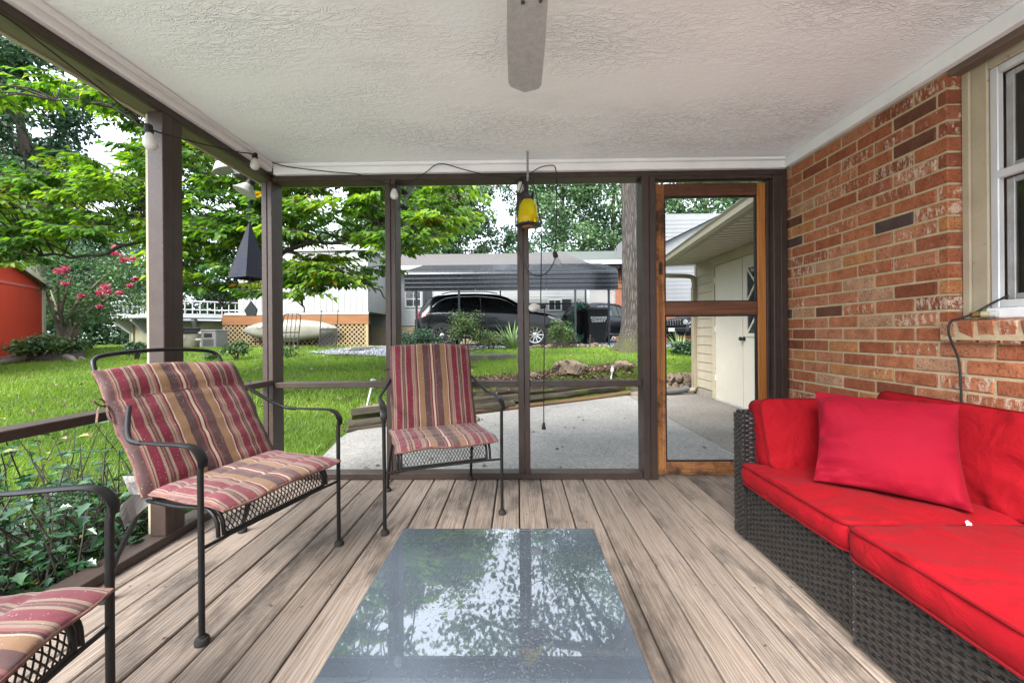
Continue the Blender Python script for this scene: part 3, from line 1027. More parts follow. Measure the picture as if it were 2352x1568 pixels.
def slab(w, h, t, seed=0, nu=36, nv=36, p=7, seams=(), wob=0.006, wr=0.006, arch=0.0, tuft=0.0):
 """flat quilted cushion in its own x (width), y (height) plane, thickness along z"""
 U, V = np.meshgrid(np.linspace(-1, 1, nu + 1), np.linspace(-1, 1, nv + 1), indexing='ij')
 # crowd the grid towards the edges
 U, V = np.sin(U * math.pi / 2), np.sin(V * math.pi / 2)
 x, y = U * w / 2, V * h / 2
 pts = np.stack([x * 14, y * 14, np.full_like(x, seed * 3.7)], -1).reshape(-1, 3)
 n1 = vnoise(pts, seed).reshape(x.shape) - 0.5
 n2 = vnoise(pts * np.array([0.6, 2.2, 1]) + 9, seed + 1).reshape(x.shape) - 0.5
 edge = np.maximum(np.abs(U), np.abs(V))
 x = x + n1 * wob * edge ** 4 * 2
 y = y + n2 * wob * edge ** 4 * 2 + arch * (1 - U ** 2) * np.clip(V, 0, 1) ** 2
 th = ((1 - np.abs(U) ** p) * (1 - np.abs(V) ** p)) ** 0.5
 for s in seams:
  th = th * (1 - 0.55 * np.exp(-((V - s) / 0.045) ** 2))
 if tuft:
  th = th * (1 - tuft * (0.5 + 0.5 * np.cos(U * math.pi * 4)) ** 6 * 0.6)
 fr_z = 0.003 + t / 2 * th + n2 * wr * th + n1 * wr * 0.7
 bk_z = -0.003 - t / 2 * th + n2 * wr * 0.4
 a = np.stack([x, y, fr_z], -1).reshape(-1, 3)
 b = np.stack([x, y, bk_z], -1).reshape(-1, 3)
 mb = MB()
 n = nv + 1
 q = lambda i, j, o: o + i * n + j
 N0 = (nu + 1) * n
 fs = []
 for i in range(nu):
  for j in range(nv):
   fs.append((q(i, j, 0), q(i + 1, j, 0), q(i + 1, j + 1, 0), q(i, j + 1, 0)))
   fs.append((q(i, j, N0), q(i, j + 1, N0), q(i + 1, j + 1, N0), q(i + 1, j, N0)))
 per = [(i, 0) for i in range(nu)] + [(nu, j) for j in range(nv)] + [(i, nv) for i in range(nu, 0, -1)] + [(0, j) for j in range(nv, 0, -1)]
 for k in range(len(per)):
  i, j = per[k]; i2, j2 = per[(k + 1) % len(per)]
  fs.append((q(i, j, 0), q(i, j, N0), q(i2, j2, N0), q(i2, j2, 0)))
 mb.add(np.concatenate([a, b]).tolist(), fs)
 rim = [Vector((x[i, j], y[i, j], 0)) for i, j in per]
 return mb, rim
def ribbon(mb, pts, w=0.010, t=0.0015):
 mb.tube(bez(pts, 14), [w / 2] * len(bez(pts, 14)), 6, flat=(1.0, t / w * 2))
def make_chair(label, loc, rz, seed, flap=False, care_tag=False):
 ch = thing('patio_armchair', label, 'chair', loc, rz, 'wrought iron armchairs with striped cushions')
 for s in (-1, 1):
  # arm: flat iron strap that rolls over into the round front leg
  a = MB()
  path = bez([(s * 0.245, 0.47, 0.735), (s * 0.285, 0.405, 0.680), (s * 0.318, 0.335, 0.640), (s * 0.322, 0.27, 0.634)], 14)
  a.tube(path, 0.0085, 8)
  band = bez([(s * 0.322, 0.28, 0.636), (s * 0.320, 0.15, 0.640), (s * 0.316, 0.055, 0.642), (s * 0.313, 0.012, 0.630), (s * 0.311, -0.010, 0.598), (s * 0.311, -0.012, 0.574)], 20)
  rings = []
  for i_, p_ in enumerate(band):
   t_ = (band[min(i_ + 1, len(band) - 1)] - band[max(i_ - 1, 0)]).normalized()
   x_ = Vector((1, 0, 0)); x_ = (x_ - t_ * x_.dot(t_)).normalized(); n_ = t_.cross(x_)
   hw = 0.0165 * (0.72 if i_ < 3 else 1.0) * (0.9 if i_ > len(band) - 3 else 1.0)
   crown = 0.003
   rings.append([p_ + x_ * hw * a_ + n_ * b_ for a_, b_ in ((-1, 0.0), (-0.6, crown), (0.6, crown), (1, 0.0), (0.9, -0.004), (-0.9, -0.004))])
  a.loft(rings)
  a.build('armrest', M_IRON, ch, 50)
  l = MB()
  l.tube([(s * 0.311, -0.006, 0.590), (s * 0.311, 0.0, 0.56), (s * 0.310, 0.0, 0.30), (s * 0.310, 0.0, 0.012)], 0.0092, 10)
  leg = l.build('leg', M_IRON, ch, 50)
  f_ = MB().lathe([(0.0205, 0.0), (0.0215, 0.004), (0.0215, 0.014), (0.019, 0.019), (0.0125, 0.021), (0.0125, 0.027)], 16, Matrix.Translation((s * 0.310, 0, 0)))
  f_.build('foot_cap', M_RUBBER, leg, 40)
  # rear leg and back upright are one bent tube
  l = MB()
  l.tube(bez([(s * 0.272, 0.565, 0.012), (s * 0.266, 0.52, 0.15), (s * 0.252, 0.435, 0.31), (s * 0.245, 0.385, 0.39), (s * 0.245, 0.40, 0.50), (s * 0.245, 0.50 + (0.098 if flap else 0.0), 0.76)], 24), 0.0092, 10)
  leg = l.build('rear_leg', M_IRON, ch, 50)
  f_ = MB().lathe([(0.0205, 0.0), (0.0215, 0.004), (0.0215, 0.014), (0.019, 0.019), (0.0125, 0.021), (0.0125, 0.027)], 16, Matrix.Translation((s * 0.272, 0.565, 0)))
  f_.build('foot_cap', M_RUBBER, leg, 40)
 top = MB()
 hb = 0.925 if flap else 0.862
 fl_y = 0.135 if flap else 0.0
 tf = lambda p: (p[0], p[1] + fl_y * min(1.0, max(0.0, (p[2] - 0.5) / 0.36)), p[2])
 top.tube([tf(p) for p in bez([(-0.245, 0.498, 0.755), (-0.247, 0.535, hb - 0.055), (-0.235, 0.560, hb - 0.015), (-0.19, 0.567, hb + 0.002), (-0.06, 0.572, hb + 0.013), (0.06, 0.572, hb + 0.013), (0.19, 0.567, hb + 0.002), (0.235, 0.560, hb - 0.015), (0.247, 0.535, hb - 0.055), (0.245, 0.498, 0.755)], 40)], 0.0088, 10)
 for xs in (-0.15, -0.05, 0.05, 0.15):
  top.tube([(xs, 0.392, 0.395), (xs, 0.408, 0.50), (xs, 0.50 + fl_y * 0.5, 0.74)], 0.0045, 6)
 top.build('back_frame', M_IRON, ch, 50)
 sf = MB()
 for s in (-1, 1):
  for dx in (0.0, 0.019):
   sf.tube(bez([(s * (0.246 - dx), 0.385, 0.395), (s * (0.246 - dx), 0.22, 0.392), (s * (0.246 - dx), 0.09, 0.402), (s * (0.246 - dx), 0.045, 0.393), (s * (0.246 - dx), 0.018, 0.36), (s * (0.246 - dx), 0.012, 0.312)], 24), 0.0068, 8)
 sf.tube([(-0.304, 0.002, 0.305), (-0.2, 0.010, 0.305), (0.2, 0.010, 0.305), (0.304, 0.002, 0.305)], 0.0062, 8)
 sf.tube([(-0.246, 0.385, 0.394), (0.246, 0.385, 0.394)], 0.0068, 8)
 sf.tube([(-0.226, 0.2, 0.387), (0.226, 0.2, 0.387)], 0.005, 6)
 sf.box(-0.224, 0.224, 0.0085, 0.0115, 0.311, 0.320)
 sf.build('seat_frame', M_IRON, ch, 50)
 # expanded metal rolled over the front of the seat
 arc = bez([(0, 0.15, 0.394), (0, 0.09, 0.401), (0, 0.045, 0.392), (0, 0.018, 0.36), (0, 0.011, 0.318)], 24)
 ln = [0.0]
 for i_ in range(1, len(arc)):
  ln.append(ln[-1] + (arc[i_] - arc[i_ - 1]).length)
 def on_arc(s_):
  s_ = min(max(s_, 0), ln[-1])
  for i_ in range(1, len(arc)):
   if s_ <= ln[i_] + 1e-9:
    f_ = (s_ - ln[i_ - 1]) / max(ln[i_] - ln[i_ - 1], 1e-9)
    return arc[i_ - 1].lerp(arc[i_], f_)
  return arc[-1]
 ms = MB()
 cw, chh = 0.0172, 0.030
 slope = cw / chh
 total = ln[-1]
 for sgn in (-1, 1):
  c0 = -0.224 - total * slope
  x_ = c0
  while x_ < 0.224 + total * slope:
   pts = []
   for q_ in range(10):
    s_ = total * q_ / 9
    xx = x_ + sgn * slope * s_ + (0 if sgn > 0 else 0)
    if -0.224 <= xx <= 0.224:
     p_ = on_arc(s_)
     pts.append(Vector((xx, p_.y, p_.z)))
   if len(pts) > 1:
    ms.tube(pts, 0.0019, 4, caps=False)
   x_ += cw
 ms.build('seat_mesh', M_IRON, ch)
 # cushions
 mb, rim = slab(0.535, 0.445, 0.034, seed, seams=(-0.42, 0.36), wob=0.010, wr=0.008)
 for i_, (x_, y_, z_) in enumerate(mb.v):      # front edge droops over the rolled rim
  if y_ < -0.12:
   mb.v[i_] = (x_, y_, z_ - 0.9 * (y_ + 0.12) ** 2 + 0.004 * math.sin(x_ * 17 + seed) * min(1, (-0.12 - y_) * 9))
 seat = mb.build('seat_cushion', M_STRIPE_SEAT, ch, 60)
 seat.matrix_basis = Matrix.Translation((0.006, 0.188, 0.424)) @ Matrix.Rotation(math.radians(random.uniform(-1.5, 1.5)), 4, 'Z')
 w_ = MB()
 def sd(p_):
  return Vector((p_.x, p_.y, (-0.9 * (p_.y + 0.12) ** 2 + 0.004 * math.sin(p_.x * 17 + seed) * min(1, (-0.12 - p_.y) * 9)) if p_.y < -0.12 else 0))
 w_.tube([sd(p_) for p_ in rim], 0.0042, 6, closed=True)
 w_.build('piping', M_WELT, seat, 60)
 hb_ = 0.53
 mb, rim = slab(0.505 if not flap else 0.545, hb_, 0.046, seed + 5, seams=((0.50,) if flap else ()), wob=0.008, wr=0.012, arch=0.014, p=8)
 back = mb.build('back_cushion', M_STRIPE, ch, 60)
 lean = math.radians(90 - (33 if flap else 20))
 back.matrix_basis = Matrix.Translation((0, 0.437 if not flap else 0.487, 0.672 if not flap else 0.645)) @ Matrix.Rotation(lean, 4, 'X')
 w_ = MB()
 w_.tube(rim, 0.0042, 6, closed=True)
 w_.build('piping', M_WELT, back, 60)
 if flap:
  s_ = MB()
  s_.tube([Vector((-0.252 + 0.0252 * q_, 0.1325 + 0.003 * math.sin(q_ * 0.9), 0.0145 - 0.012 * abs(q_ - 10) ** 4 / 1e4)) for q_ in range(21)], 0.0035, 6)
  s_.build('seam', M_WELT, back, 60)
 for s in (-1, 1):
  t_ = MB()
  x_ = s * 0.250
  ribbon(t_, [(x_ * 0.98, 0.13, 0.004), (x_ + s * 0.012, 0.125, -0.01), (x_ + s * 0.02, 0.118, -0.02)])
  ribbon(t_, [(x_ + s * 0.016, 0.12, -0.012), (x_ + s * 0.045, 0.11, 0.0), (x_ + s * 0.062, 0.075, 0.006), (x_ + s * 0.070, 0.050, 0.004)])
  ribbon(t_, [(x_ + s * 0.016, 0.12, -0.012), (x_ + s * 0.03, 0.10, 0.01), (x_ + s * 0.036, 0.06, 0.012), (x_ + s * 0.028, 0.035, 0.01)])
  ribbon(t_, [(x_ + s * 0.016, 0.12, -0.012), (x_ + s * 0.035, 0.14, 0.012), (x_ + s * 0.06, 0.135, 0.016), (x_ + s * 0.045, 0.115, 0.008), (x_ + s * 0.018, 0.118, -0.006)])
  t_.build('tie', M_TIE, back)
 if care_tag:
  c_ = MB()
  c_.grid(lambda u, v: (-0.245 - 0.055 * u, -0.185 - 0.07 * v + 0.02 * u, -0.012 - 0.012 * math.sin(u * 3) * v), 4, 4)
  lb = c_.build('care_label', simple('white_label_cloth', (0.72, 0.72, 0.70), (0.62, 0.62, 0.6), rough=0.8), back)
  ln_ = MB()
  for q_ in range(9):
   ln_.box(-0.292 + 0.002 * q_, -0.258 + 0.001 * (q_ % 3), -0.2005 - 0.006 * q_, -0.1985 - 0.006 * q_, -0.0105, -0.010)
  ln_.build('printed_lines', simple('label_print', (0.05, 0.05, 0.05), rough=0.8), lb)
  c_ = MB()
  c_.grid(lambda u, v: (-0.235 - 0.10 * u, -0.215 - 0.07 * v - 0.05 * u, -0.03 - 0.02 * math.sin(u * 3) * v), 4, 4)
  c_.build('care_label', simple('grey_label_cloth', (0.26, 0.25, 0.23), (0.2, 0.19, 0.18), rough=0.8), back)
 return ch
make_chair('striped armchair at the back standing before the middle of the screen wall', (-0.383, 2.070, 0), math.radians(20.8), 3)
make_chair('striped armchair with folded back flap and ribbon ties beside the side rail', (-0.947, 1.562, 0), math.radians(73.4), 8, flap=True, care_tag=True)
make_chair('striped armchair nearest the camera, cut by the picture edge beside the leafy vines', (-0.917, 0.628, 0), math.radians(102.7), 14)

# ------------------------------------------------------------------ wicker sofa
M_WICKER = simple('black_brown_wicker', (0.013, 0.0125, 0.0125), (0.030, 0.027, 0.025), rough=0.27, scale=60, bump=0.2, bscale=300, bdist=0.001, spec=0.6, rough_var=0.1)
M_WICKER_BACK = simple('wicker_backing', (0.012, 0.011, 0.011), rough=0.7)
def weave(origin, U, V, lu, lv, sl=0.050, sh=0.0112):
 """rows of strands, each bulging over one stake; returns a builder"""
 U, V = Vector(U), Vector(V)
 N = U.cross(V).normalized()
 O = Vector(origin)
 mb = MB()
 rows = int(lv / sh)
 sh = lv / rows
 cols = int(lu / (sl / 2))
 hl = lu / cols
 prof = [(-1.0, -0.55), (-0.62, 0.45), (-0.2, 0.95), (0.2, 0.95), (0.62, 0.45), (1.0, -0.55)]
 for j in range(rows):
  vc = (j + 0.5) * sh
  for i in range(-1, cols + 1):
   if (i + j) % 2:
    continue
   uc = (i + 0.5) * hl
   jit = random.uniform(-0.0009, 0.0009); dep = random.uniform(0.75, 1.2)
   vs = []
   for a, hgt in prof:
    uu = uc + a * hl * 1.02
    if uu < 0 or uu > lu:
     uu = min(max(uu, 0), lu)
    for b, k in ((-0.46, 0.25), (0.0, 1.0), (0.46, 0.25)):
     vs.append(O + U * uu + V * (vc + b * sh + jit) + N * (0.0058 * dep * hgt * (0.55 + 0.45 * k) - 0.0015 * (1 - k)))
   fs = []
   for q in range(len(prof) - 1):
    for w in range(2):
     fs.append((q * 3 + w, (q + 1) * 3 + w, (q + 1) * 3 + w + 1, q * 3 + w + 1))
   mb.add(vs, fs)
 return mb
def sofa_module(label, y0, y1, xf, arm=False):
 so = thing('wicker_sofa_module', label, 'sofa', (xf, (y0 + y1) / 2, 0), 0, 'wicker sofa modules along the brick wall')
 off = (-xf, -(y0 + y1) / 2, 0)
 def sp(name, mb, mat, smooth=None, kind=None):
  o = mb.build(name, mat, so, smooth, kind)
  o.location = off
  return o
 ye = y1 - 0.088 if arm else y1
 body = MB()
 body.box(xf + 0.004, 1.735, y0 + 0.004, ye - 0.003, 0.022, 0.286, 0.012)
 sp('base', body, M_WICKER_BACK)
 sp('base_weave', weave((xf + 0.003, ye - 0.004, 0.026), (0, -1, 0), (0, 0, 1), ye - y0 - 0.006, 0.258), M_WICKER, 70)
 edge = MB()
 edge.tube([(xf + 0.004, y0 + 0.006, 0.288), (xf + 0.004, ye - 0.004, 0.288)], 0.006, 8)
 edge.tube([(xf + 0.006, y0 + 0.004, 0.022), (xf + 0.006, y0 + 0.004, 0.290)], 0.007, 8)
 edge.tube([(xf + 0.006, ye - 0.004, 0.022), (xf + 0.006, ye - 0.004, 0.290)], 0.006, 8)
 sp('rim', edge, M_WICKER, 50)
 bk = MB().box(1.737, 1.812, y0 + 0.003, ye - 0.003, 0.022, 0.612, 0.012)
 sp('backrest', bk, M_WICKER_BACK)
 sp('backrest_weave', weave((1.7365, ye - 0.01, 0.30), (0, -1, 0), (0, 0, 1), ye - y0 - 0.02, 0.30), M_WICKER, 70)
 if arm:
  pan = MB().box(xf - 0.012, 1.812, ye + 0.004, y1, 0.022, 0.616, 0.010)
  a_ = sp('arm_panel', pan, M_WICKER_BACK)
  w1 = weave((xf - 0.0128, y1 - 0.004, 0.03), (0, -1, 0), (0, 0, 1), y1 - ye - 0.01, 0.58, sl=0.030)
  w1.build('front_weave', M_WICKER, a_, 70)
  w2 = weave((xf - 0.004, y1 - 0.002, 0.6165), (0, -1, 0), (1, 0, 0), y1 - ye - 0.008, 0.74, sl=0.030)
  w2.build('top_weave', M_WICKER, a_, 70)
  w3 = weave((xf - 0.004, ye + 0.0035, 0.30), (1, 0, 0), (0, 0, 1), 0.74, 0.31)
  w3.build('inner_weave', M_WICKER, a_, 70)
  for o_ in (w1, w2, w3):
   pass
 for fx in (xf + 0.06, 1.76):
  for fy in (y0 + 0.06, y1 - 0.06):
   sp('foot', MB().lathe([(0.018, 0.0), (0.020, 0.004), (0.020, 0.024)], 12, Matrix.Translation((fx, fy, 0))), M_RUBBER, 50)
 return so
sofa_module('dark wicker corner sofa section with end panel beside the screen door', 1.262, 1.945, 1.072, arm=True)
sofa_module('dark wicker middle sofa section standing a little proud nearest the camera', 0.545, 1.250, 1.046)

def fabric_mat(name, c1, c2, c3=None):
 m, nt, b = new_mat(name)
 L = nt.links.new
 mp = coords(nt)
 n1 = nd(nt, 'TexNoise', Scale=4.0, Detail=4.0, Roughness=0.6)
 L(mp.outputs[0], n1.inputs['Vector'])
 r = ramp(nt, [(0.3, c1), (0.7, c2)])
 L(n1.outputs['Fac'], r.inputs[0])
 L(r.outputs[0], b.inputs['Base Color'])
 b.inputs['Roughness'].default_value = 0.78
 b.inputs['Sheen Weight'].default_value = 0.03
 b.inputs['Sheen Roughness'].default_value = 0.4
 b.inputs['Sheen Tint'].default_value = (1.0, 0.55, 0.55, 1)
 b.inputs['Specular IOR Level'].default_value = 0.12
 n2 = nd(nt, 'TexNoise', Scale=700.0, Detail=1.0)
 L(mp.outputs[0], n2.inputs['Vector'])
 n3 = nd(nt, 'TexNoise', Scale=9.0, Detail=4.0, Distortion=1.0)
 L(mp.outputs[0], n3.inputs['Vector'])
 ad = nd(nt, 'Math', operation='MULTIPLY_ADD')
 ad.inputs[1].default_value = 0.07
 L(n2.outputs['Fac'], ad.inputs[0])
 L(n3.outputs['Fac'], ad.inputs[2])
 bp = nd(nt, 'Bump', Strength=0.6, Distance=0.022)
 L(ad.outputs[0], bp.inputs['Height'])
 L(bp.outputs[0], b.inputs['Normal'])
 return m
M_RED = fabric_mat('red_cushion_fabric', (0.25, 0.0035, 0.0085), (0.21, 0.0028, 0.0065))
M_REDPIPE = fabric_mat('red_piping_fabric', (0.15, 0.0035, 0.006), (0.12, 0.003, 0.005))
M_CRIMSON = fabric_mat('crimson_pillow_fabric', (0.195, 0.003, 0.0145), (0.22, 0.0035, 0.0135))

def box_cushion(name, label, w, d, t, M, seed=0, crown=0.02, wr=0.011, group=None, tag_bit=False):
 """boxed cushion with a welt round both faces; w along x, d along y, t along z, centre of the underside at the origin"""
 n, rc = 120, 0.035
 per = []
 import itertools
 def rr(k):
  Ls = [w - 2 * rc, math.pi * rc / 2, d - 2 * rc, math.pi * rc / 2] * 2
  tot = sum(Ls)
  s = tot * k / n
  cx = [(-(w / 2 - rc), -(d / 2)), None, (w / 2, -(d / 2 - rc)), None, ((w / 2 - rc), d / 2), None, (-w / 2, d / 2 - rc), None]
  dirs = [(1, 0), None, (0, 1), None, (-1, 0), None, (0, -1), None]
  cen = [None, (w / 2 - rc, -(d / 2 - rc), -90), None, (w / 2 - rc, d / 2 - rc, 0), None, (-(w / 2 - rc), d / 2 - rc, 90), None, (-(w / 2 - rc), -(d / 2 - rc), 180)]
  for i in range(8):
   if s <= Ls[i] + 1e-9:
    if dirs[i]:
     return cx[i][0] + dirs[i][0] * s, cx[i][1] + dirs[i][1] * s
    a = math.radians(cen[i][2]) + s / rc
    return cen[i][0] + rc * math.cos(a), cen[i][1] + rc * math.sin(a)
   s -= Ls[i]
  return cx[0]
 base = [rr(k) for k in range(n)]
 prof = [(0.02, 0.0), (0.5, 0.0), (0.85, 0.0), (0.96, 0.002), (0.995, 0.006)]
 prof += [(1.004, 0.02), (1.016, t * 0.3), (1.020, t * 0.5), (1.016, t * 0.7), (1.004, t - 0.02)]
 prof += [(0.995, t - 0.004), (0.985, t + 0.001)]
 for s in (0.965, 0.94, 0.90, 0.85, 0.78, 0.70, 0.6, 0.48, 0.34, 0.2, 0.08, 0.02):
  prof.append((s, t + crown * (1 - s ** 3.2)))
 rings = []
 for (s, zz) in prof:
  ring = []
  for k, (x, y) in enumerate(base):
   ring.append((x * s, y * s, zz))
  rings.append(ring)
 mb = MB().loft(rings)
 V = np.array(mb.v)
 # gathers that run in from the welt, and soft dents
 ang = np.arctan2(V[:, 1] / d, V[:, 0] / w)
 a_len = np.where(np.abs(V[:, 0]) / w > np.abs(V[:, 1]) / d, V[:, 1], V[:, 0])
 s_edge = np.maximum(np.abs(V[:, 0]) / (w / 2), np.abs(V[:, 1]) / (d / 2))
 g = vnoise(np.stack([a_len * 34, s_edge * 2.5, np.full(len(V), seed * 2.3)], 1), seed) - 0.5
 g2 = vnoise(V * np.array([9, 9, 3]) + seed * 5, seed + 2) - 0.5
 topm = V[:, 2] > t * 0.98
 zone = np.clip((s_edge - 0.5) / 0.35, 0, 1) * np.clip((1.0 - s_edge) / 0.05, 0.25, 1)
 V[:, 2] += np.where(topm, g * wr * 2.6 * zone + g2 * wr * 2.0, 0)
 side = (s_edge > 0.99) & ~topm & (V[:, 2] > 0.01)
 out = unit(np.stack([V[:, 0] / w, V[:, 1] / d, np.zeros(len(V))], 1))
 gs = vnoise(np.stack([a_len * 40 + V[:, 2] * 20, V[:, 2] * 6, np.full(len(V), seed * 1.3)], 1), seed + 4) - 0.5
 V[side] += out[side] * (gs[side] * wr * 1.8)[:, None]
 mb.v = [tuple(p) for p in V]
 cu = mb.build(name, M_RED, None, 70)
 cu.matrix_world = M
 tag(cu, label, 'cushion', group)
 wl = MB()
 for zz in (0.006, t - 0.004):
  wl.tube([(x * 1.003, y * 1.003, zz) for x, y in base], 0.0040, 6, closed=True)
 wl.build('piping', M_REDPIPE, cu, 60)
 return cu
G_SEAT, G_BACK = 'red seat cushions on the wicker sofa', 'red back cushions on the wicker sofa'
box_cushion('seat_cushion', 'red seat cushion on the corner sofa section under the crimson pillow', 0.665, 0.60, 0.094,
   Matrix.Translation((1.372, 1.560, 0.292)), 1, crown=0.012, group=G_SEAT)
sc2 = box_cushion('seat_cushion', 'red seat cushion on the sofa section nearest the camera', 0.70, 0.70, 0.100,
   Matrix.Translation((1.366, 0.890, 0.293)) @ Matrix.Rotation(math.radians(-1.2), 4, 'Z'), 2, crown=0.020, wr=0.014, group=G_SEAT)
lb = MB()
lb.grid(lambda u, v: (0.02 + 0.018 * u, 0.352 + 0.004 * v, 0.098 + 0.012 * v + 0.004 * math.sin(u * 5)), 5, 4)
lb.build('care_label', simple('white_care_label', (0.75, 0.75, 0.73), rough=0.8), sc2)
# cushion leaning on the far end panel (its face looks towards the camera)
Rf = Matrix.Translation((1.385, 1.745, 0.392)) @ Matrix.Rotation(math.radians(-14), 4, 'X') @ Matrix.Translation((0, 0.052, 0.155)) @ Matrix.Rotation(math.radians(90), 4, 'X') @ Matrix.Translation((0, 0, -0.05))
box_cushion('back_cushion', 'red back cushion leaning on the wicker end panel beside the screen door', 0.545, 0.305, 0.10, Rf, 3, crown=0.012, wr=0.004, group=G_BACK)
def wall_cushion(label, y0, y1, seed):
 W, H = y1 - y0, 0.345
 M = Matrix.Translation((1.585, (y0 + y1) / 2, 0.390)) @ Matrix.Rotation(math.radians(13), 4, 'Y') @ Matrix.Translation((0.058, 0, H / 2)) @ Matrix.Rotation(math.radians(-90), 4, 'Y') @ Matrix.Rotation(math.radians(90), 4, 'Z') @ Matrix.Translation((0, 0, -0.05))
 return box_cushion('back_cushion', label, W, H, 0.105, M, seed, crown=0.022, wr=0.006, group=G_BACK)
wall_cushion('red back cushion against the brick wall behind the crimson pillow', 1.245, 1.835, 4)
wall_cushion('red back cushion against the brick wall cut by the picture edge', 0.60, 1.235, 5)

# throw pillow
def pillow():
 n = 44
 U, V = np.meshgrid(np.linspace(-1, 1, n + 1), np.linspace(-1, 1, n + 1), indexing='ij')
 U, V = np.sin(U * math.pi / 2), np.sin(V * math.pi / 2)
 w, h, t = 0.42, 0.38, 0.15
 x = U * w / 2 * (1 - 0.075 * (1 - V ** 2))
 y = V * h / 2 * (1 - 0.055 * (1 - U ** 2))
 P = np.stack([x * 13, y * 13, np.zeros_like(x)], -1).reshape(-1, 3)
 g = (vnoise(P * np.array([0.45, 2.4, 1]), 31).reshape(x.shape) - 0.5) * np.clip(1 - (U + 1) / 0.7, 0, 1)
 g += 0.5 * (vnoise(P * np.array([0.5, 2.2, 1]) + 7, 33).reshape(x.shape) - 0.5) * np.clip((np.abs(U) - 0.4) / 0.6, 0, 1)
 g += 0.5 * (vnoise(P * np.array([2.2, 0.5, 1]) + 3, 35).reshape(x.shape) - 0.5) * np.clip((np.abs(V) - 0.5) / 0.5, 0, 1)
 g2 = vnoise(P * 0.5 + 4, 36).reshape(x.shape) - 0.5
 th = ((1 - np.abs(U) ** 2.4) * (1 - np.abs(V) ** 2.4)) ** 0.55
 ed = np.clip((1 - np.maximum(np.abs(U), np.abs(V))) / 0.08, 0, 1)
 zf = 0.002 + t / 2 * th + (g * 0.055 + g2 * 0.035) * ed
 zb = -0.002 - t / 2 * th
 mb = MB()
 m = n + 1
 a = np.stack([x, y, zf], -1).reshape(-1, 3); b = np.stack([x, y, zb], -1).reshape(-1, 3)
 N0 = m * m
 fs = []
 for i in range(n):
  for j in range(n):
   fs.append((i * m + j, (i + 1) * m + j, (i + 1) * m + j + 1, i * m + j + 1))
   fs.append((N0 + i * m + j, N0 + i * m + j + 1, N0 + (i + 1) * m + j + 1, N0 + (i + 1) * m + j))
 per = [(i, 0) for i in range(n)] + [(n, j) for j in range(n)] + [(i, n) for i in range(n, 0, -1)] + [(0, j) for j in range(n, 0, -1)]
 for k in range(len(per)):
  i, j = per[k]; i2, j2 = per[(k + 1) % len(per)]
  fs.append((i * m + j, N0 + i * m + j, N0 + i2 * m + j2, i2 * m + j2))
 mb.add(np.concatenate([a, b]).tolist(), fs)
 return mb
pb = pillow()
yaw_p = math.atan2(1.356 - 1.59, 1.526 - 1.185)          # bottom edge runs from far left to near right
PM = Matrix.Translation((1.345, 1.462, 0.405)) @ Matrix.Rotation(yaw_p, 4, 'Z') @ Matrix.Rotation(math.radians(90 - 31), 4, 'X') @ Matrix.Rotation(math.radians(-2.5), 4, 'Z') @ Matrix.Translation((0, 0.175, 0.03))
pil = pb.build('throw_pillow', M_CRIMSON, None, 70)
pil.matrix_world = PM
tag(pil, 'crimson throw pillow with creased corner leaning on the red back cushion', 'pillow')

# ------------------------------------------------------------------ glass coffee table
TZ = 0.372
def stone_mat():
 m, nt, b = new_mat('dirty_glass_over_stone')
 L = nt.links.new
 mp = coords(nt)
 n1 = nd(nt, 'TexNoise', Scale=3.5, Detail=8.0, Roughness=0.65, Distortion=1.5)
 L(mp.outputs[0], n1.inputs['Vector'])
 r = ramp(nt, [(0.30, (0.10, 0.17, 0.15)), (0.42, (0.22, 0.23, 0.22)), (0.5, (0.25, 0.22, 0.18)), (0.58, (0.20, 0.235, 0.24)), (0.72, (0.28, 0.29, 0.29))])
 L(n1.outputs['Fac'], r.inputs[0])
 n2 = nd(nt, 'TexNoise', Scale=5.0, Detail=6.0, Roughness=0.7, Distortion=2.5)
 L(mp.outputs[0], n2.inputs['Vector'])
 sb = nd(nt, 'Math', operation='SUBTRACT')
 sb.inputs[1].default_value = 0.5
 L(n2.outputs['Fac'], sb.inputs[0])
 ab = nd(nt, 'Math', operation='ABSOLUTE')
 L(sb.outputs[0], ab.inputs[0])
 mr = nd(nt, 'MapRange')
 mr.inputs['From Max'].default_value = 0.022
 mr.inputs['To Min'].default_value = 0.8
 mr.inputs['To Max'].default_value = 0.0
 L(ab.outputs[0], mr.inputs['Value'])
 mx = nd(nt, 'Mix', data_type='RGBA')
 L(mr.outputs[0], mx.inputs['Factor'])
 L(r.outputs[0], mx.inputs['A'])
 mx.inputs['B'].default_value = (0.03, 0.035, 0.04, 1)
 L(mx.outputs['Result'], b.inputs['Base Color'])
 b.inputs['Roughness'].default_value = 0.6
 return m
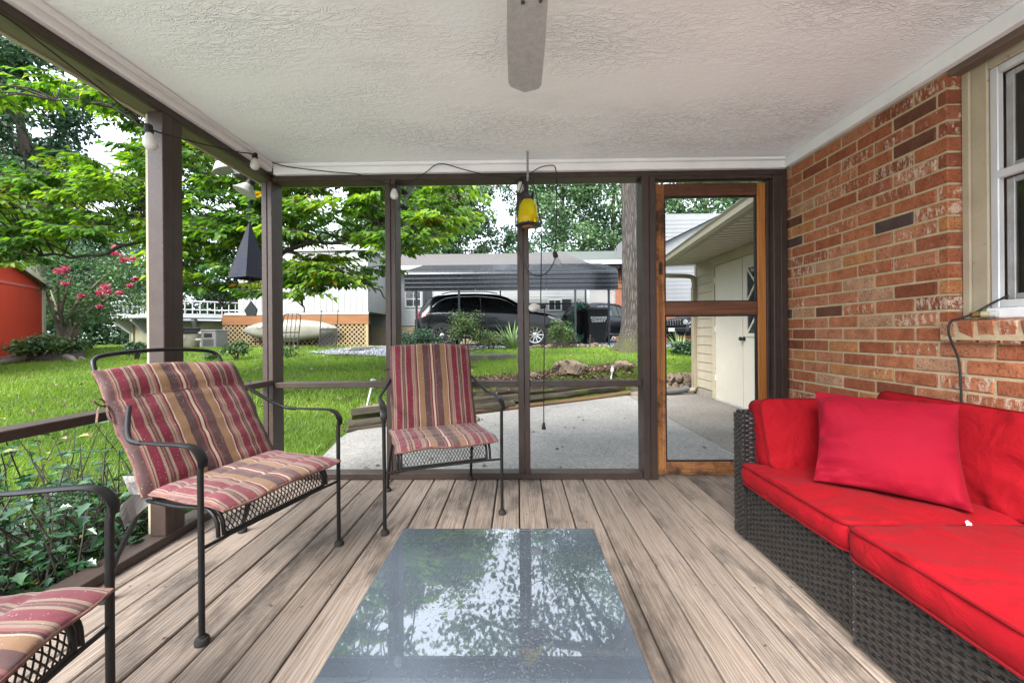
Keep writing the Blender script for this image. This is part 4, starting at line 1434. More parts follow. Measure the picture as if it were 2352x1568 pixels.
def dirty_glass():
 m, nt, b = new_mat('dusty_table_glass')
 L = nt.links.new
 mp = coords(nt)
 b.inputs['Base Color'].default_value = (0.30, 0.33, 0.34, 1)
 n1 = nd(nt, 'TexNoise', Scale=190.0, Detail=3.0)
 L(mp.outputs[0], n1.inputs['Vector'])
 n2 = nd(nt, 'TexNoise', Scale=4.0, Detail=4.0)
 L(mp.outputs[0], n2.inputs['Vector'])
 s_ = nd(nt, 'Math', operation='MULTIPLY_ADD')
 s_.inputs[1].default_value = 0.28
 L(n2.outputs['Fac'], s_.inputs[0])
 L(n1.outputs['Fac'], s_.inputs[2])
 mr = nd(nt, 'MapRange')
 mr.inputs['From Min'].default_value = 0.775
 mr.inputs['From Max'].default_value = 0.80
 L(s_.outputs[0], mr.inputs['Value'])
 # clear glass: mirror-like by Fresnel, the rest shows the slab beneath
 fr_ = nd(nt, 'Fresnel', IOR=2.9)
 gl = nd(nt, 'BsdfGlossy', Roughness=0.02)
 tr = nd(nt, 'BsdfTransparent')
 tr.inputs['Color'].default_value = (0.86, 0.93, 0.92, 1)
 m1 = nd(nt, 'MixShader')
 L(fr_.outputs[0], m1.inputs[0])
 L(tr.outputs[0], m1.inputs[1])
 L(gl.outputs[0], m1.inputs[2])
 df = nd(nt, 'BsdfDiffuse', Roughness=0.8)
 df.inputs['Color'].default_value = (0.035, 0.033, 0.03, 1)
 m2 = nd(nt, 'MixShader')
 L(mr.outputs[0], m2.inputs[0])
 L(m1.outputs[0], m2.inputs[1])
 L(df.outputs[0], m2.inputs[2])
 # thin film of dust, tinted blue for the sky haze in the reflection
 n4 = nd(nt, 'TexNoise', Scale=2.5, Detail=5.0)
 L(mp.outputs[0], n4.inputs['Vector'])
 mr4 = nd(nt, 'MapRange')
 mr4.inputs['From Min'].default_value = 0.3
 mr4.inputs['From Max'].default_value = 0.75
 mr4.inputs['To Min'].default_value = 0.06
 mr4.inputs['To Max'].default_value = 0.17
 L(n4.outputs['Fac'], mr4.inputs['Value'])
 d2 = nd(nt, 'BsdfDiffuse')
 d2.inputs['Color'].default_value = (0.36, 0.44, 0.54, 1)
 m3 = nd(nt, 'MixShader')
 L(mr4.outputs[0], m3.inputs[0])
 L(m2.outputs[0], m3.inputs[1])
 L(d2.outputs[0], m3.inputs[2])
 out = [n for n in nt.nodes if n.type == 'OUTPUT_MATERIAL'][0]
 L(m3.outputs[0], out.inputs[0])
 return m
tx0, tx1, ty0, ty1 = -0.375, 0.240, 0.18, 1.268
table = thing('coffee_table', 'low wicker coffee table with a dusty mirror-like glass top', 'table', ((tx0 + tx1) / 2, (ty0 + ty1) / 2, 0))
TOFF = (-(tx0 + tx1) / 2, -(ty0 + ty1) / 2, 0)
def tp(name, mb, mat, smooth=None):
 o = mb.build(name, mat, table, smooth)
 o.location = TOFF
 return o
tp('glass_top', MB().box(tx0, tx1, ty0, ty1, TZ - 0.0055, TZ, 0.0015), dirty_glass())
tp('top_panel', MB().box(tx0 + 0.014, tx1 - 0.012, ty0 + 0.012, ty1 - 0.012, TZ - 0.03, TZ - 0.0085), stone_mat())
fr_ = MB()
fr_.box(tx0 + 0.012, tx1 - 0.011, ty0 + 0.011, ty1 - 0.011, 0.20, TZ - 0.031, 0.006)
tp('apron', fr_, M_WICKER_BACK)
for (o_, U_, V_, lu_) in (((tx0 + 0.010, ty1 - 0.015, 0.205), (0, -1, 0), (0, 0, 1), ty1 - ty0 - 0.03), ((tx1 - 0.009, ty0 + 0.015, 0.205), (0, 1, 0), (0, 0, 1), ty1 - ty0 - 0.03),
        ((tx0 + 0.012, ty1 - 0.010, 0.205), (1, 0, 0), (0, 0, 1), tx1 - tx0 - 0.024)):
 w_ = weave(o_, U_, V_, lu_, 0.135)
 if U_ == (1, 0, 0):
  w_ = weave((tx1 - 0.012, ty1 - 0.010, 0.205), (-1, 0, 0), V_, lu_, 0.135)
 tp('apron_weave', w_, M_WICKER, 70)
for lx in (tx0 + 0.04, tx1 - 0.04):
 for ly in (ty0 + 0.04, ty1 - 0.04):
  tp('leg', MB().box(lx - 0.026, lx + 0.026, ly - 0.026, ly + 0.026, 0.0, 0.199, 0.006), M_WICKER)
rope = MB()
pts = [(tx0 + 0.004, ty0 + 0.02 + 0.004 * q, TZ - 0.012) for q in range(int((ty1 - ty0 - 0.04) / 0.004))]
rope.tube([(p[0] + 0.002 * math.cos(i * 0.9), p[1], p[2] + 0.002 * math.sin(i * 0.9)) for i, p in enumerate(pts)], 0.0045, 6)
tp('rope_edge', rope, M_WICKER, 60)

# ------------------------------------------------------------------ string lights
M_CORD = simple('black_cord', (0.022, 0.021, 0.021), rough=0.6, scale=40)
M_BULB = simple('white_bulb', (0.62, 0.62, 0.60), (0.50, 0.50, 0.48), rough=0.3, scale=20, bump=0.0, specks=(0.25, 0.24, 0.22), speck_scale=90, speck_at=0.70)
M_CLEAR = glass_mat('clear_bulb_glass', (0.95, 0.95, 0.95), trans=0.75, base=(0.3, 0.3, 0.3))
lights = thing('string_lights', 'black string light cord with unlit bulbs looping along the beams', 'string lights', (0, 2.62, 2.05))
LOFF = (0, -2.62, -2.05)
def bulb(pos, direction, clear=False, size=1.0):
 M = Matrix.Translation(pos) @ rot_to(direction).to_4x4() @ Matrix.Scale(size, 4)
 s = MB().lathe([(0.006, -0.006), (0.014, -0.002), (0.0155, 0.006), (0.0165, 0.028), (0.015, 0.034)], 14, M)
 so = s.build('socket', M_CORD, lights, 50)
 so.location = LOFF
 b = MB().lathe([(0.0125, 0.034), (0.017, 0.046), (0.0245, 0.062), (0.0275, 0.078), (0.0265, 0.090), (0.020, 0.102), (0.010, 0.108), (0.001, 0.1095)], 16, M)
 bo = b.build('bulb', M_CLEAR if clear else M_BULB, lights, 70)
 bo.location = LOFF
 return so, bo
def onx(u, v, X):
 d = _ray(u, v)
 return _CAM + d * (X / d.x)
c1 = MB()
left_pts = [onx(u, v, X) for u, v, X in ((-60, 0, -1.70), (8, 36, -1.69), (120, 120, -1.68), (240, 212, -1.67), (338, 290, -1.655), (352, 300, -1.65), (440, 325, -1.645), (545, 349, -1.655), (570, 352, -1.648), (584, 356, -1.645))]
back_pts = [at(u, v, Y) for u, v, Y in ((612, 368, 2.60), (660, 383, 2.62), (760, 395, 2.635), (820, 400, 2.64), (860, 415, 2.645), (905, 424, 2.645), (938, 420, 2.64), (975, 398, 2.635), (1010, 376, 2.625), (1060, 388, 2.63), (1120, 402, 2.64), (1195, 407, 2.64),
          (1215, 400, 2.62), (1240, 385, 2.62), (1268, 380, 2.62), (1277, 392, 2.61), (1279, 450, 2.61), (1277, 530, 2.61), (1275, 580, 2.61))]
c1.tube(bez(left_pts + back_pts, 170), 0.0034, 6)
c1.tube(bez([at(u, v, 2.60) for u, v in ((1276, 592), (1262, 620), (1240, 634), (1218, 626), (1199, 596), (1187, 545), (1184, 500), (1190, 452), (1203, 412))], 40), 0.0034, 6)
c1.tube(bez([at(u, v, 2.585) for u, v in ((1210, 408), (1222, 412), (1232, 450), (1238, 490), (1243, 530), (1243, 620), (1242, 690), (1246, 705), (1251, 716), (1250, 800), (1249, 900), (1249, 975))], 50), 0.0034, 6)
co = c1.build('cord', M_CORD, lights, 60)
co.location = LOFF
bulb(onx(341, 288, -1.652), (0.05, 0.05, -1))
bulb(onx(586, 353, -1.645), (0.0, -0.05, -1), size=0.95)
bulb(at(906, 424, 2.64), (0.0, -0.1, -1), size=0.95)
bulb(at(1196, 408, 2.645), (-0.05, -0.1, -1), size=0.95)
bulb(at(1274, 580, 2.61), (0.25, -0.1, -1), clear=True)
bulb(at(1252, 703, 2.585), (-1, -0.1, -0.12))
pl = MB()
pl.lathe([(0.006, 0.0), (0.009, -0.004), (0.009, -0.024), (0.0135, -0.026), (0.0135, -0.044), (0.004, -0.046)], 12, Matrix.Translation(at(1249, 970, 2.585)))
po = pl.build('plug', M_CORD, lights, 40)
po.location = LOFF

# ------------------------------------------------------------------ candle lantern on a hook
LB = at(1213, 520, 2.52)
lan = thing('candle_lantern', 'yellow glass candle lantern with black perforated collar hanging before the centre post', 'lantern', LB)
def yellow_glass():
 m, nt, b = new_mat('yellow_glass')
 L = nt.links.new
 b.inputs['Base Color'].default_value = (0.75, 0.62, 0.01, 1)
 b.inputs['Roughness'].default_value = 0.08
 tr = nd(nt, 'BsdfTransparent')
 tr.inputs['Color'].default_value = (0.98, 0.90, 0.12, 1)
 mx = nd(nt, 'MixShader')
 mx.inputs[0].default_value = 0.55
 L(b.outputs[0], mx.inputs[1])
 L(tr.outputs[0], mx.inputs[2])
 out = [n for n in nt.nodes if n.type == 'OUTPUT_MATERIAL'][0]
 L(mx.outputs[0], out.inputs[0])
 return m
M_DARKMET = simple('dark_metal', (0.035, 0.036, 0.042), (0.06, 0.06, 0.065), rough=0.4, metal=0.7, scale=20)
MB().lathe([(0.060, 0.012), (0.0645, 0.02), (0.0655, 0.06), (0.064, 0.09), (0.058, 0.125), (0.045, 0.155), (0.034, 0.170)], 28, caps=False).build('glass_shade', yellow_glass(), lan, 60)
bs = MB()
bs.lathe([(0.020, 0.0), (0.070, 0.0), (0.080, 0.004), (0.080, 0.010), (0.062, 0.012), (0.02, 0.012)], 28, caps=False)
bs.lathe([(0.006, -0.016), (0.009, -0.010), (0.006, 0.0)], 10)
bs.lathe([(0.0, 0.0117), (0.062, 0.0119)], 20)
for q in range(3):
 a_ = q * 2.1 + 0.5
 bs.lathe([(0.006, -0.006), (0.008, 0.0), (0.006, 0.004)], 8, Matrix.Translation((0.074 * math.cos(a_), 0.074 * math.sin(a_), 0.012)))
bs.build('base_plate', M_DARKMET, lan, 40)
MB().lathe([(0.037, 0.0), (0.039, 0.003), (0.039, 0.0045), (0.036, 0.006)], 20, Matrix.Translation((0, 0, -0.0065))).build('base_ring', simple('copper_light_ring', (0.42, 0.19, 0.07), rough=0.5), lan, 40)
MB().lathe([(0.040, 0.0122), (0.041, 0.06), (0.038, 0.066), (0.03, 0.064), (0.0, 0.060)], 20).build('candle', simple('orange_wax', (0.50, 0.20, 0.02), (0.42, 0.16, 0.015), rough=0.55, scale=20), lan, 50)
col = MB()
for q in range(20):
 a_ = 2 * math.pi * q / 20
 for r_ in range(5):
  b0 = a_ + (r_ % 2) * math.pi / 20
  p_ = [Vector((0.036 * math.cos(b0 + s * 2 * math.pi / 40), 0.036 * math.sin(b0 + s * 2 * math.pi / 40), 0.171 + 0.0085 * (r_ + h))) for s, h in ((0, 0), (1, 1))]
  q_ = [Vector((0.036 * math.cos(b0 + s * 2 * math.pi / 40), 0.036 * math.sin(b0 + s * 2 * math.pi / 40), 0.171 + 0.0085 * (r_ + h))) for s, h in ((0, 0), (-1, 1))]
  col.tube(p_, 0.0019, 5)
  col.tube(q_, 0.0019, 5)
for zz in (0.170, 0.215):
 col.tube([Vector((0.037 * math.cos(k * math.pi / 14), 0.037 * math.sin(k * math.pi / 14), zz)) for k in range(28)], 0.003, 6, closed=True)
col.build('perforated_collar', M_DARKMET, lan)
hd = MB()
hd.tube(bez([(-0.078, 0, 0.012), (-0.070, 0, 0.10), (-0.046, 0, 0.185), (-0.022, 0, 0.27), (0.0, 0, 0.30), (0.022, 0, 0.27), (0.046, 0, 0.185), (0.070, 0, 0.10), (0.078, 0, 0.012)], 40), 0.0022, 6)
hd.build('wire_handle', M_DARKMET, lan, 60)
hk = MB()
hp = at(1213, 372, 2.52)
hk.box(LB.x - 0.007, LB.x + 0.007, 2.516, 2.520, LB.z + 0.292, 2.168, 0.001)
hk.tube(bez([(LB.x, 2.518, LB.z + 0.30), (LB.x, 2.512, LB.z + 0.285), (LB.x, 2.505, LB.z + 0.292), (LB.x, 2.50, LB.z + 0.312)], 12), 0.003, 6)
hook = hk.build('ceiling_hook', simple('galvanised_strap', (0.30, 0.31, 0.34), rough=0.45, metal=0.8, scale=20), None)
tag(hook, 'flat grey metal hook fixed to the ceiling above the yellow lantern', 'hook')

# ------------------------------------------------------------------ bell, flood lamps, bracket outside the screen
M_BELL = simple('blue_black_patina', (0.008, 0.013, 0.026), (0.022, 0.018, 0.020), rough=0.5, scale=9, metal=0.0, spec=0.12, bump=0.15, specks=(0.10, 0.11, 0.12), speck_scale=90, speck_at=0.70)
bp_ = at(573, 515, 3.0)
bell = thing('garden_bell', 'dark blue metal pyramid bell hanging outside the corner post', 'bell', bp_)
H_ = bp_.z - pz(640, 3.0, 573)
hw_ = 0.135
bm_ = MB()
ang = [math.radians(a_) for a_ in (205, 295, 25, 115)]
apex_r, base_r = 0.006, hw_ * 1.0
top_ = [Vector((apex_r * math.cos(a_), apex_r * math.sin(a_), 0)) for a_ in ang]
bot_ = [Vector((base_r * math.cos(a_) * 1.05, base_r * math.sin(a_) * 1.05, -H_)) for a_ in ang]
for k in range(4):
 a0, a1, b0, b1 = top_[k], top_[(k + 1) % 4], bot_[k], bot_[(k + 1) % 4]
 n_ = (b1 - b0).cross(a0 - b0).normalized() * 0.002
 bm_.add([a0 + n_, a1 + n_, b1 + n_, b0 + n_, a0 - n_, a1 - n_, b1 - n_, b0 - n_], [(0, 1, 2, 3), (7, 6, 5, 4), (3, 2, 6, 7)])
 bm_.tube([a0, b0], 0.0035, 5)
 bm_.tube([b0, b1], 0.003, 5)
bm_.build('bell_body', M_BELL, bell)
def chain(mb, a, b, n):
 a, b = Vector(a), Vector(b)
 for k in range(n):
  c_ = a.lerp(b, (k + 0.5) / n)
  Lk = (b - a).length / n * 0.62
  u_ = Vector((1, 0, 0)) if k % 2 else Vector((0, 1, 0))
  mb.tube([c_ + u_ * 0.008 * math.cos(t_ * math.pi / 5) + Vector((0, 0, Lk * math.sin(t_ * math.pi / 5))) for t_ in range(10)], 0.0018, 5, closed=True)
cm = MB()
chain(cm, (0, 0, 0.0), (0, 0, 2.14 - bp_.z), 14)
zs = pz(692, 3.0, 578) - bp_.z
chain(cm, (0.0, 0, -H_ + 0.05), (0.01, 0, zs), 14)
cm.build('chain', M_DARKMET, bell)
wd = pz(726, 3.0, 578) - bp_.z
h2 = zs - wd
sail = MB().prism([(0.0, zs), (0.048, zs - h2 * 0.55), (0.036, wd), (-0.030, wd), (-0.050, zs - h2 * 0.60)], -0.012, 0.0, axis='y')
so_ = sail.build('clapper_sail', simple('dark_slate_metal', (0.009, 0.013, 0.013), (0.015, 0.018, 0.018), spec=0.12, rough=0.6, scale=20), bell)
so_.location = (0.012, 0, 0)

M_LAMP = simple('off_white_lamp_shade', (0.33, 0.33, 0.29), (0.27, 0.27, 0.24), rough=0.45, scale=15)
fl = thing('flood_lamps', 'pair of off-white cone flood lamps under the eave at the corner', 'lamp', (px(560, 2.92), 2.92, 2.215))
def lamp_head(pos, d, nm='lamp_head', size=1.0):
 M = Matrix.Translation(Vector(pos) - Vector(fl.location)) @ rot_to(d).to_4x4() @ Matrix.Scale(size, 4)
 sk = MB().lathe([(0.012, -0.075), (0.026, -0.070), (0.029, -0.02), (0.030, 0.004)], 16, M).build('socket', M_CORD, fl, 40)
 MB().lathe([(0.030, 0.0), (0.040, 0.012), (0.072, 0.060), (0.080, 0.066), (0.079, 0.070), (0.066, 0.072), (0.0, 0.074)], 24, M).build(nm, M_LAMP, fl, 40)
lamp_head(at(572, 425, 2.92), (-0.32, -0.25, -0.9))
lamp_head(at(505, 372, 2.97), (0.32, 0.15, -0.9))
jb = MB()
jb.lathe([(0.05, 0.0), (0.055, -0.02), (0.04, -0.035), (0.0, -0.036)], 16)
jb.tube(bez([(0, 0, -0.03), tuple((at(577, 412, 2.92) - fl.location) * 0.6), tuple(at(575, 415, 2.92) - fl.location)], 10), 0.011, 8)
jb.tube(bez([(0, 0, -0.03), tuple((at(497, 362, 2.97) - fl.location) * 0.6), tuple(at(502, 366, 2.97) - fl.location)], 10), 0.011, 8)
jb.build('mounting_box', simple('dark_lamp_mount', (0.03, 0.03, 0.03), rough=0.5), fl, 40)

bk_o = at(935, 440, 2.84)
brk = thing('folding_bracket', 'folded grey arm on two small black plates outside the second back post', 'bracket', (-0.829, 2.84, 1.98))
bb = MB()
for zz in (2.035, 1.925):
 bb.prism([(0.0, zz - 0.028), (0.042, zz - 0.022), (0.046, zz - 0.010), (0.0, zz + 0.020)], 2.825, 2.829, axis='y')
bo_ = bb.build('mounting_plate', M_DARKMET, brk)
bo_.location = (0.829 - 0.829, -2.84, -1.98)
ba = MB()
for dx in (0.0, 0.014, 0.028):
 ba.tube([(0.012 + dx * 0.3, 0, -0.06), (0.012 + dx * 0.4, 0, -0.01), (0.062 + dx, 0.01, 0.10)], 0.005, 6)
ba.build('folded_arm', simple('grey_aluminium_arm', (0.36, 0.40, 0.42), rough=0.4, metal=0.5, scale=14), brk, 50)

# ------------------------------------------------------------------ small things on the window sill
hf = thing('hose_fitting', 'small brass and white hose fitting lying on the brick window sill', 'fitting', (1.872, 1.612, SILL_Z + 0.016))
MX = Matrix.Rotation(math.radians(90), 4, 'X') @ Matrix.Rotation(math.radians(14), 4, 'Y')
MB().lathe([(0.006, -0.03), (0.012, -0.03), (0.012, -0.008), (0.008, -0.006), (0.008, 0.004)], 14, MX).build('nozzle', simple('brass', (0.42, 0.27, 0.08), (0.3, 0.2, 0.07), rough=0.4, metal=0.8, scale=30), hf, 40)
MB().lathe([(0.012, 0.004), (0.0125, 0.006), (0.0125, 0.026), (0.010, 0.028)], 14, MX).build('collar', simple('yellowed_plastic', (0.55, 0.50, 0.30), rough=0.5), hf, 40)
MB().lathe([(0.010, 0.0285), (0.0135, 0.03), (0.0135, 0.046), (0.009, 0.048)], 14, MX).build('cap', simple('white_plastic_cap', (0.62, 0.62, 0.6), rough=0.45), hf, 40)
cb = MB()
pts = [(1.935, 1.575, 1.135), (1.90, 1.60, 1.105), (1.86, 1.63, 1.066), (1.82, 1.645, 1.046), (1.792, 1.650, 1.035), (1.786, 1.652, 0.99), (1.806, 1.652, 0.93), (1.826, 1.65, 0.86), (1.828, 1.645, 0.72), (1.826, 1.64, 0.55), (1.825, 1.64, 0.40)]
cb.tube(bez(pts, 50), 0.0042, 8)
cable = cb.build('power_cable', M_CORD, None, 60)
tag(cable, 'thin black cable running over the brick sill and down behind the sofa', 'cable')
# ------------------------------------------------------------------ terrain
def sstep(t):
 t = np.clip(t, 0, 1)
 return t * t * (3 - 2 * t)
def y_timber(x):
 return 4.62 + 0.625 * (np.asarray(x, float) + 1.87)
PATIO_Z = -0.12
def ground_h(x, y):
 x = np.asarray(x, float); y = np.asarray(y, float)
 base = -0.18 + 0.0755 * np.clip(y - 3.5, 0, 9.6)
 base = base + 0.05 * np.clip((-x - 9) / 8, 0, 1) * np.clip((y - 6) / 6, 0, 1)
 yt = np.where(x < 1.97, y_timber(np.clip(x, -1.87, 1.97)), 7.02 + np.clip(x - 1.97, 0, 0.7) * 0.9)
 top = np.clip(0.26 + (y - 5.6) * 0.05, 0.1, 0.545)
 w = sstep((x + 2.0) / 1.3)
 rise = sstep((y - yt - 0.03) / 0.22)
 bank = np.where(y > yt, PATIO_Z - 0.05 + (top - PATIO_Z + 0.05) * rise, -0.19)
 inside = (x > -1.9)
 g = np.where(inside, base * (1 - w) + bank * w, base)
 under = inside & (y < yt)
 return np.where(under, np.minimum(g, -0.175), g)
def gh(x, y):
 return float(ground_h(np.array([x]), np.array([y]))[0])
def grid_sheet(name, xs, ys, mat, dz=0.0, mask=None, noise=0.0, kind='structure'):
 X, Y = np.meshgrid(xs, ys, indexing='ij')
 Z = ground_h(X.ravel(), Y.ravel()).reshape(X.shape) + dz
 if noise:
  Z = Z + (vnoise(np.stack([X.ravel() * 3, Y.ravel() * 3, np.zeros(X.size)], 1), 5).reshape(X.shape) - 0.5) * noise
 V = np.stack([X, Y, Z], -1).reshape(-1, 3)
 nx, ny = len(xs), len(ys)
 I, J = np.meshgrid(np.arange(nx - 1), np.arange(ny - 1), indexing='ij')
 F = np.stack([I * ny + J, (I + 1) * ny + J, (I + 1) * ny + J + 1, I * ny + J + 1], -1).reshape(-1, 4)
 if mask is not None:
  c = V[F].mean(1)
  F = F[mask(c[:, 0], c[:, 1])]
 me = np_mesh(name, V, F, mat, smooth=True)
 o = link(name, me)
 o['kind'] = kind
 return o
def lawn_mat():
 m, nt, b = new_mat('lawn')
 L = nt.links.new
 mp = coords(nt)
 n1 = nd(nt, 'TexNoise', Scale=0.9, Detail=8.0, Roughness=0.75)
 L(mp.outputs[0], n1.inputs['Vector'])
 n2 = nd(nt, 'TexNoise', Scale=35.0, Detail=4.0, Roughness=0.7)
 L(mp.outputs[0], n2.inputs['Vector'])
 r1 = ramp(nt, [(0.30, (0.060, 0.050, 0.024)), (0.42, (0.055, 0.090, 0.014)), (0.60, (0.085, 0.15, 0.016)), (0.8, (0.12, 0.18, 0.022))])
 L(n1.outputs['Fac'], r1.inputs[0])
 r2 = ramp(nt, [(0.3, (0.45, 0.42, 0.35)), (0.7, (1.15, 1.15, 1.1))])
 L(n2.outputs['Fac'], r2.inputs[0])
 mx = nd(nt, 'Mix', data_type='RGBA', blend_type='MULTIPLY')
 mx.inputs['Factor'].default_value = 1.0
 L(r1.outputs[0], mx.inputs['A'])
 L(r2.outputs[0], mx.inputs['B'])
 L(mx.outputs['Result'], b.inputs['Base Color'])
 b.inputs['Roughness'].default_value = 0.9
 b.inputs['Specular IOR Level'].default_value = 0.15
 bp = nd(nt, 'Bump', Strength=0.9, Distance=0.05)
 L(n2.outputs['Fac'], bp.inputs['Height'])
 L(bp.outputs[0], b.inputs['Normal'])
 return m
M_LAWN = lawn_mat()
xs = np.unique(np.concatenate([np.linspace(-160, -18, 14), np.arange(-18, -4, 0.4), np.arange(-4, 5, 0.14), np.arange(5, 18, 0.5), np.linspace(18, 160, 14)]))
ys = np.unique(np.concatenate([np.linspace(-60, -2, 10), np.arange(-2, 2.8, 0.4), np.arange(2.8, 9, 0.11), np.arange(9, 20, 0.4), np.linspace(20, 260, 20)]))
ground = grid_sheet('ground', xs, ys, M_LAWN, noise=0.03)

# gravel and drive
def gravel_mat(name, c_a, c_b, c_c, scale=38.0):
 m, nt, b = new_mat(name)
 L = nt.links.new
 mp = coords(nt)
 vo = nd(nt, 'TexVoronoi', Scale=scale)
 L(mp.outputs[0], vo.inputs['Vector'])
 sp = nd(nt, 'SeparateColor')
 L(vo.outputs['Color'], sp.inputs[0])
 r = ramp(nt, [(0.0, c_a), (0.5, c_b), (1.0, c_c)])
 L(sp.outputs[0], r.inputs[0])
 L(r.outputs[0], b.inputs['Base Color'])
 b.inputs['Roughness'].default_value = 0.85
 bp = nd(nt, 'Bump', Strength=0.8, Distance=0.03)
 bp.invert = True
 L(vo.outputs['Distance'], bp.inputs['Height'])
 L(bp.outputs[0], b.inputs['Normal'])
 return m
M_GRAVEL = gravel_mat('blue_grey_gravel', (0.07, 0.075, 0.09), (0.13, 0.14, 0.155), (0.25, 0.25, 0.26))
def gravel_mask(x, y):
 front = np.where(x < -2.6, 10.75 + 0.35 * np.clip(-x - 3.4, 0, 3) * (x < -3.4), 11.75)
 front = front + 0.25 * (vnoise(np.stack([x * 1.3, y * 0, x * 0], 1), 8) - 0.5)
 left = -6.9 + (y - 11) * 0.55
 return (y > front) & (y < 17.4) & (x > left) & (x < 5.6)
gravel = grid_sheet('gravel_drive', np.arange(-7.5, 5.7, 0.16), np.arange(10.4, 17.6, 0.16), M_GRAVEL, dz=0.024, mask=gravel_mask, noise=0.03)
M_ASPHALT = simple('pale_asphalt', (0.16, 0.16, 0.165), (0.12, 0.12, 0.125), rough=0.9, scale=20, bump=0.3, specks=(0.25, 0.25, 0.25), speck_scale=60)
road = grid_sheet('road', np.arange(2.2, 16, 0.5), np.arange(15.6, 24.5, 0.5), M_ASPHALT, dz=0.034, mask=lambda x, y: (x > 5.6) | (y > 17.4), noise=0.03)
# loose stones on the gravel
gs_n = 5200
gx, gy = RNG.uniform(-7, 5.4, gs_n), 10.6 + 5.5 * RNG.random(gs_n) ** 1.6
keep = gravel_mask(gx, gy)
gx, gy = gx[keep], gy[keep]
gz = ground_h(gx, gy) + 0.03
octv = np.array([[1, 0, 0], [-1, 0, 0], [0, 1, 0], [0, -1, 0], [0, 0, 1], [0, 0, -1.0]])
octf = np.array([[0, 2, 4], [2, 1, 4], [1, 3, 4], [3, 0, 4], [2, 0, 5], [1, 2, 5], [3, 1, 5], [0, 3, 5]])
sc_ = RNG.uniform(0.018, 0.042, (len(gx), 1, 1)) * RNG.uniform(0.6, 1.3, (len(gx), 6, 3))
V = octv[None] * sc_ + np.stack([gx, gy, gz], 1)[:, None, :]
F = (octf[None] + 6 * np.arange(len(gx))[:, None, None]).reshape(-1, 3)
m_, nt_, b_ = new_mat('loose_stones')
r_ = ramp(nt_, [(0, (0.08, 0.085, 0.10)), (0.6, (0.16, 0.17, 0.185)), (1, (0.30, 0.30, 0.31))])
nt_.links.new(attr_fac(nt_), r_.inputs[0]); nt_.links.new(r_.outputs[0], b_.inputs['Base Color']); b_.inputs['Roughness'].default_value = 0.85
st = link('loose_gravel', np_mesh('loose_gravel', V.reshape(-1, 3), F, m_, np.repeat(RNG.random(len(gx)), 6)), None, 'stuff')
tag(st, 'loose blue-grey stones scattered over the gravel drive', 'gravel')

# ------------------------------------------------------------------ patio
def concrete_mat(name, c1, c2):
 m, nt, b = new_mat(name)
 L = nt.links.new
 mp = coords(nt)
 n1 = nd(nt, 'TexNoise', Scale=1.4, Detail=7.0, Roughness=0.65)
 L(mp.outputs[0], n1.inputs['Vector'])
 r = ramp(nt, [(0.3, c1), (0.7, c2)])
 L(n1.outputs['Fac'], r.inputs[0])
 n2 = nd(nt, 'TexNoise', Scale=46.0, Detail=5.0, Roughness=0.8)
 L(mp.outputs[0], n2.inputs['Vector'])
 r2 = ramp(nt, [(0.36, (0.55, 0.54, 0.52)), (0.5, (1, 1, 1)), (0.64, (1.4, 1.4, 1.38))])
 L(n2.outputs['Fac'], r2.inputs[0])
 mx = nd(nt, 'Mix', data_type='RGBA', blend_type='MULTIPLY')
 mx.inputs['Factor'].default_value = 1.0
 L(r.outputs[0], mx.inputs['A'])
 L(r2.outputs[0], mx.inputs['B'])
 L(mx.outputs['Result'], b.inputs['Base Color'])
 b.inputs['Roughness'].default_value = 0.9
 bp = nd(nt, 'Bump', Strength=0.5, Distance=0.006)
 L(n2.outputs['Fac'], bp.inputs['Height'])
 L(bp.outputs[0], b.inputs['Normal'])
 return m
patio = MB().prism([(-1.70, 2.82), (-1.74, 3.5), (-1.90, 4.2), (-1.86, 4.66), (1.97, 7.05), (2.6, 7.6), (3.26, 7.6), (3.26, 2.82)], -0.30, -0.165).build('patio', M_MORTAR)
patio['kind'] = 'structure'
MB().prism([(-1.72, 2.812), (-1.76, 3.3), (-1.83, 3.7), (-1.93, 4.2), (-1.95, 4.45), (-1.86, 4.66), (0.05, 5.86), (1.955, 7.05), (1.985, 2.812)], -0.164, PATIO_Z).build('concrete_slab', concrete_mat('pale_aggregate_concrete', (0.205, 0.197, 0.18), (0.15, 0.142, 0.13)), patio)
MB().prism([(1.999, 2.812), (1.969, 7.06), (2.6, 7.6), (3.26, 7.6), (3.26, 2.812)], -0.164, PATIO_Z - 0.004).build('concrete_slab', concrete_mat('brownish_concrete', (0.16, 0.145, 0.125), (0.115, 0.10, 0.085)), patio)

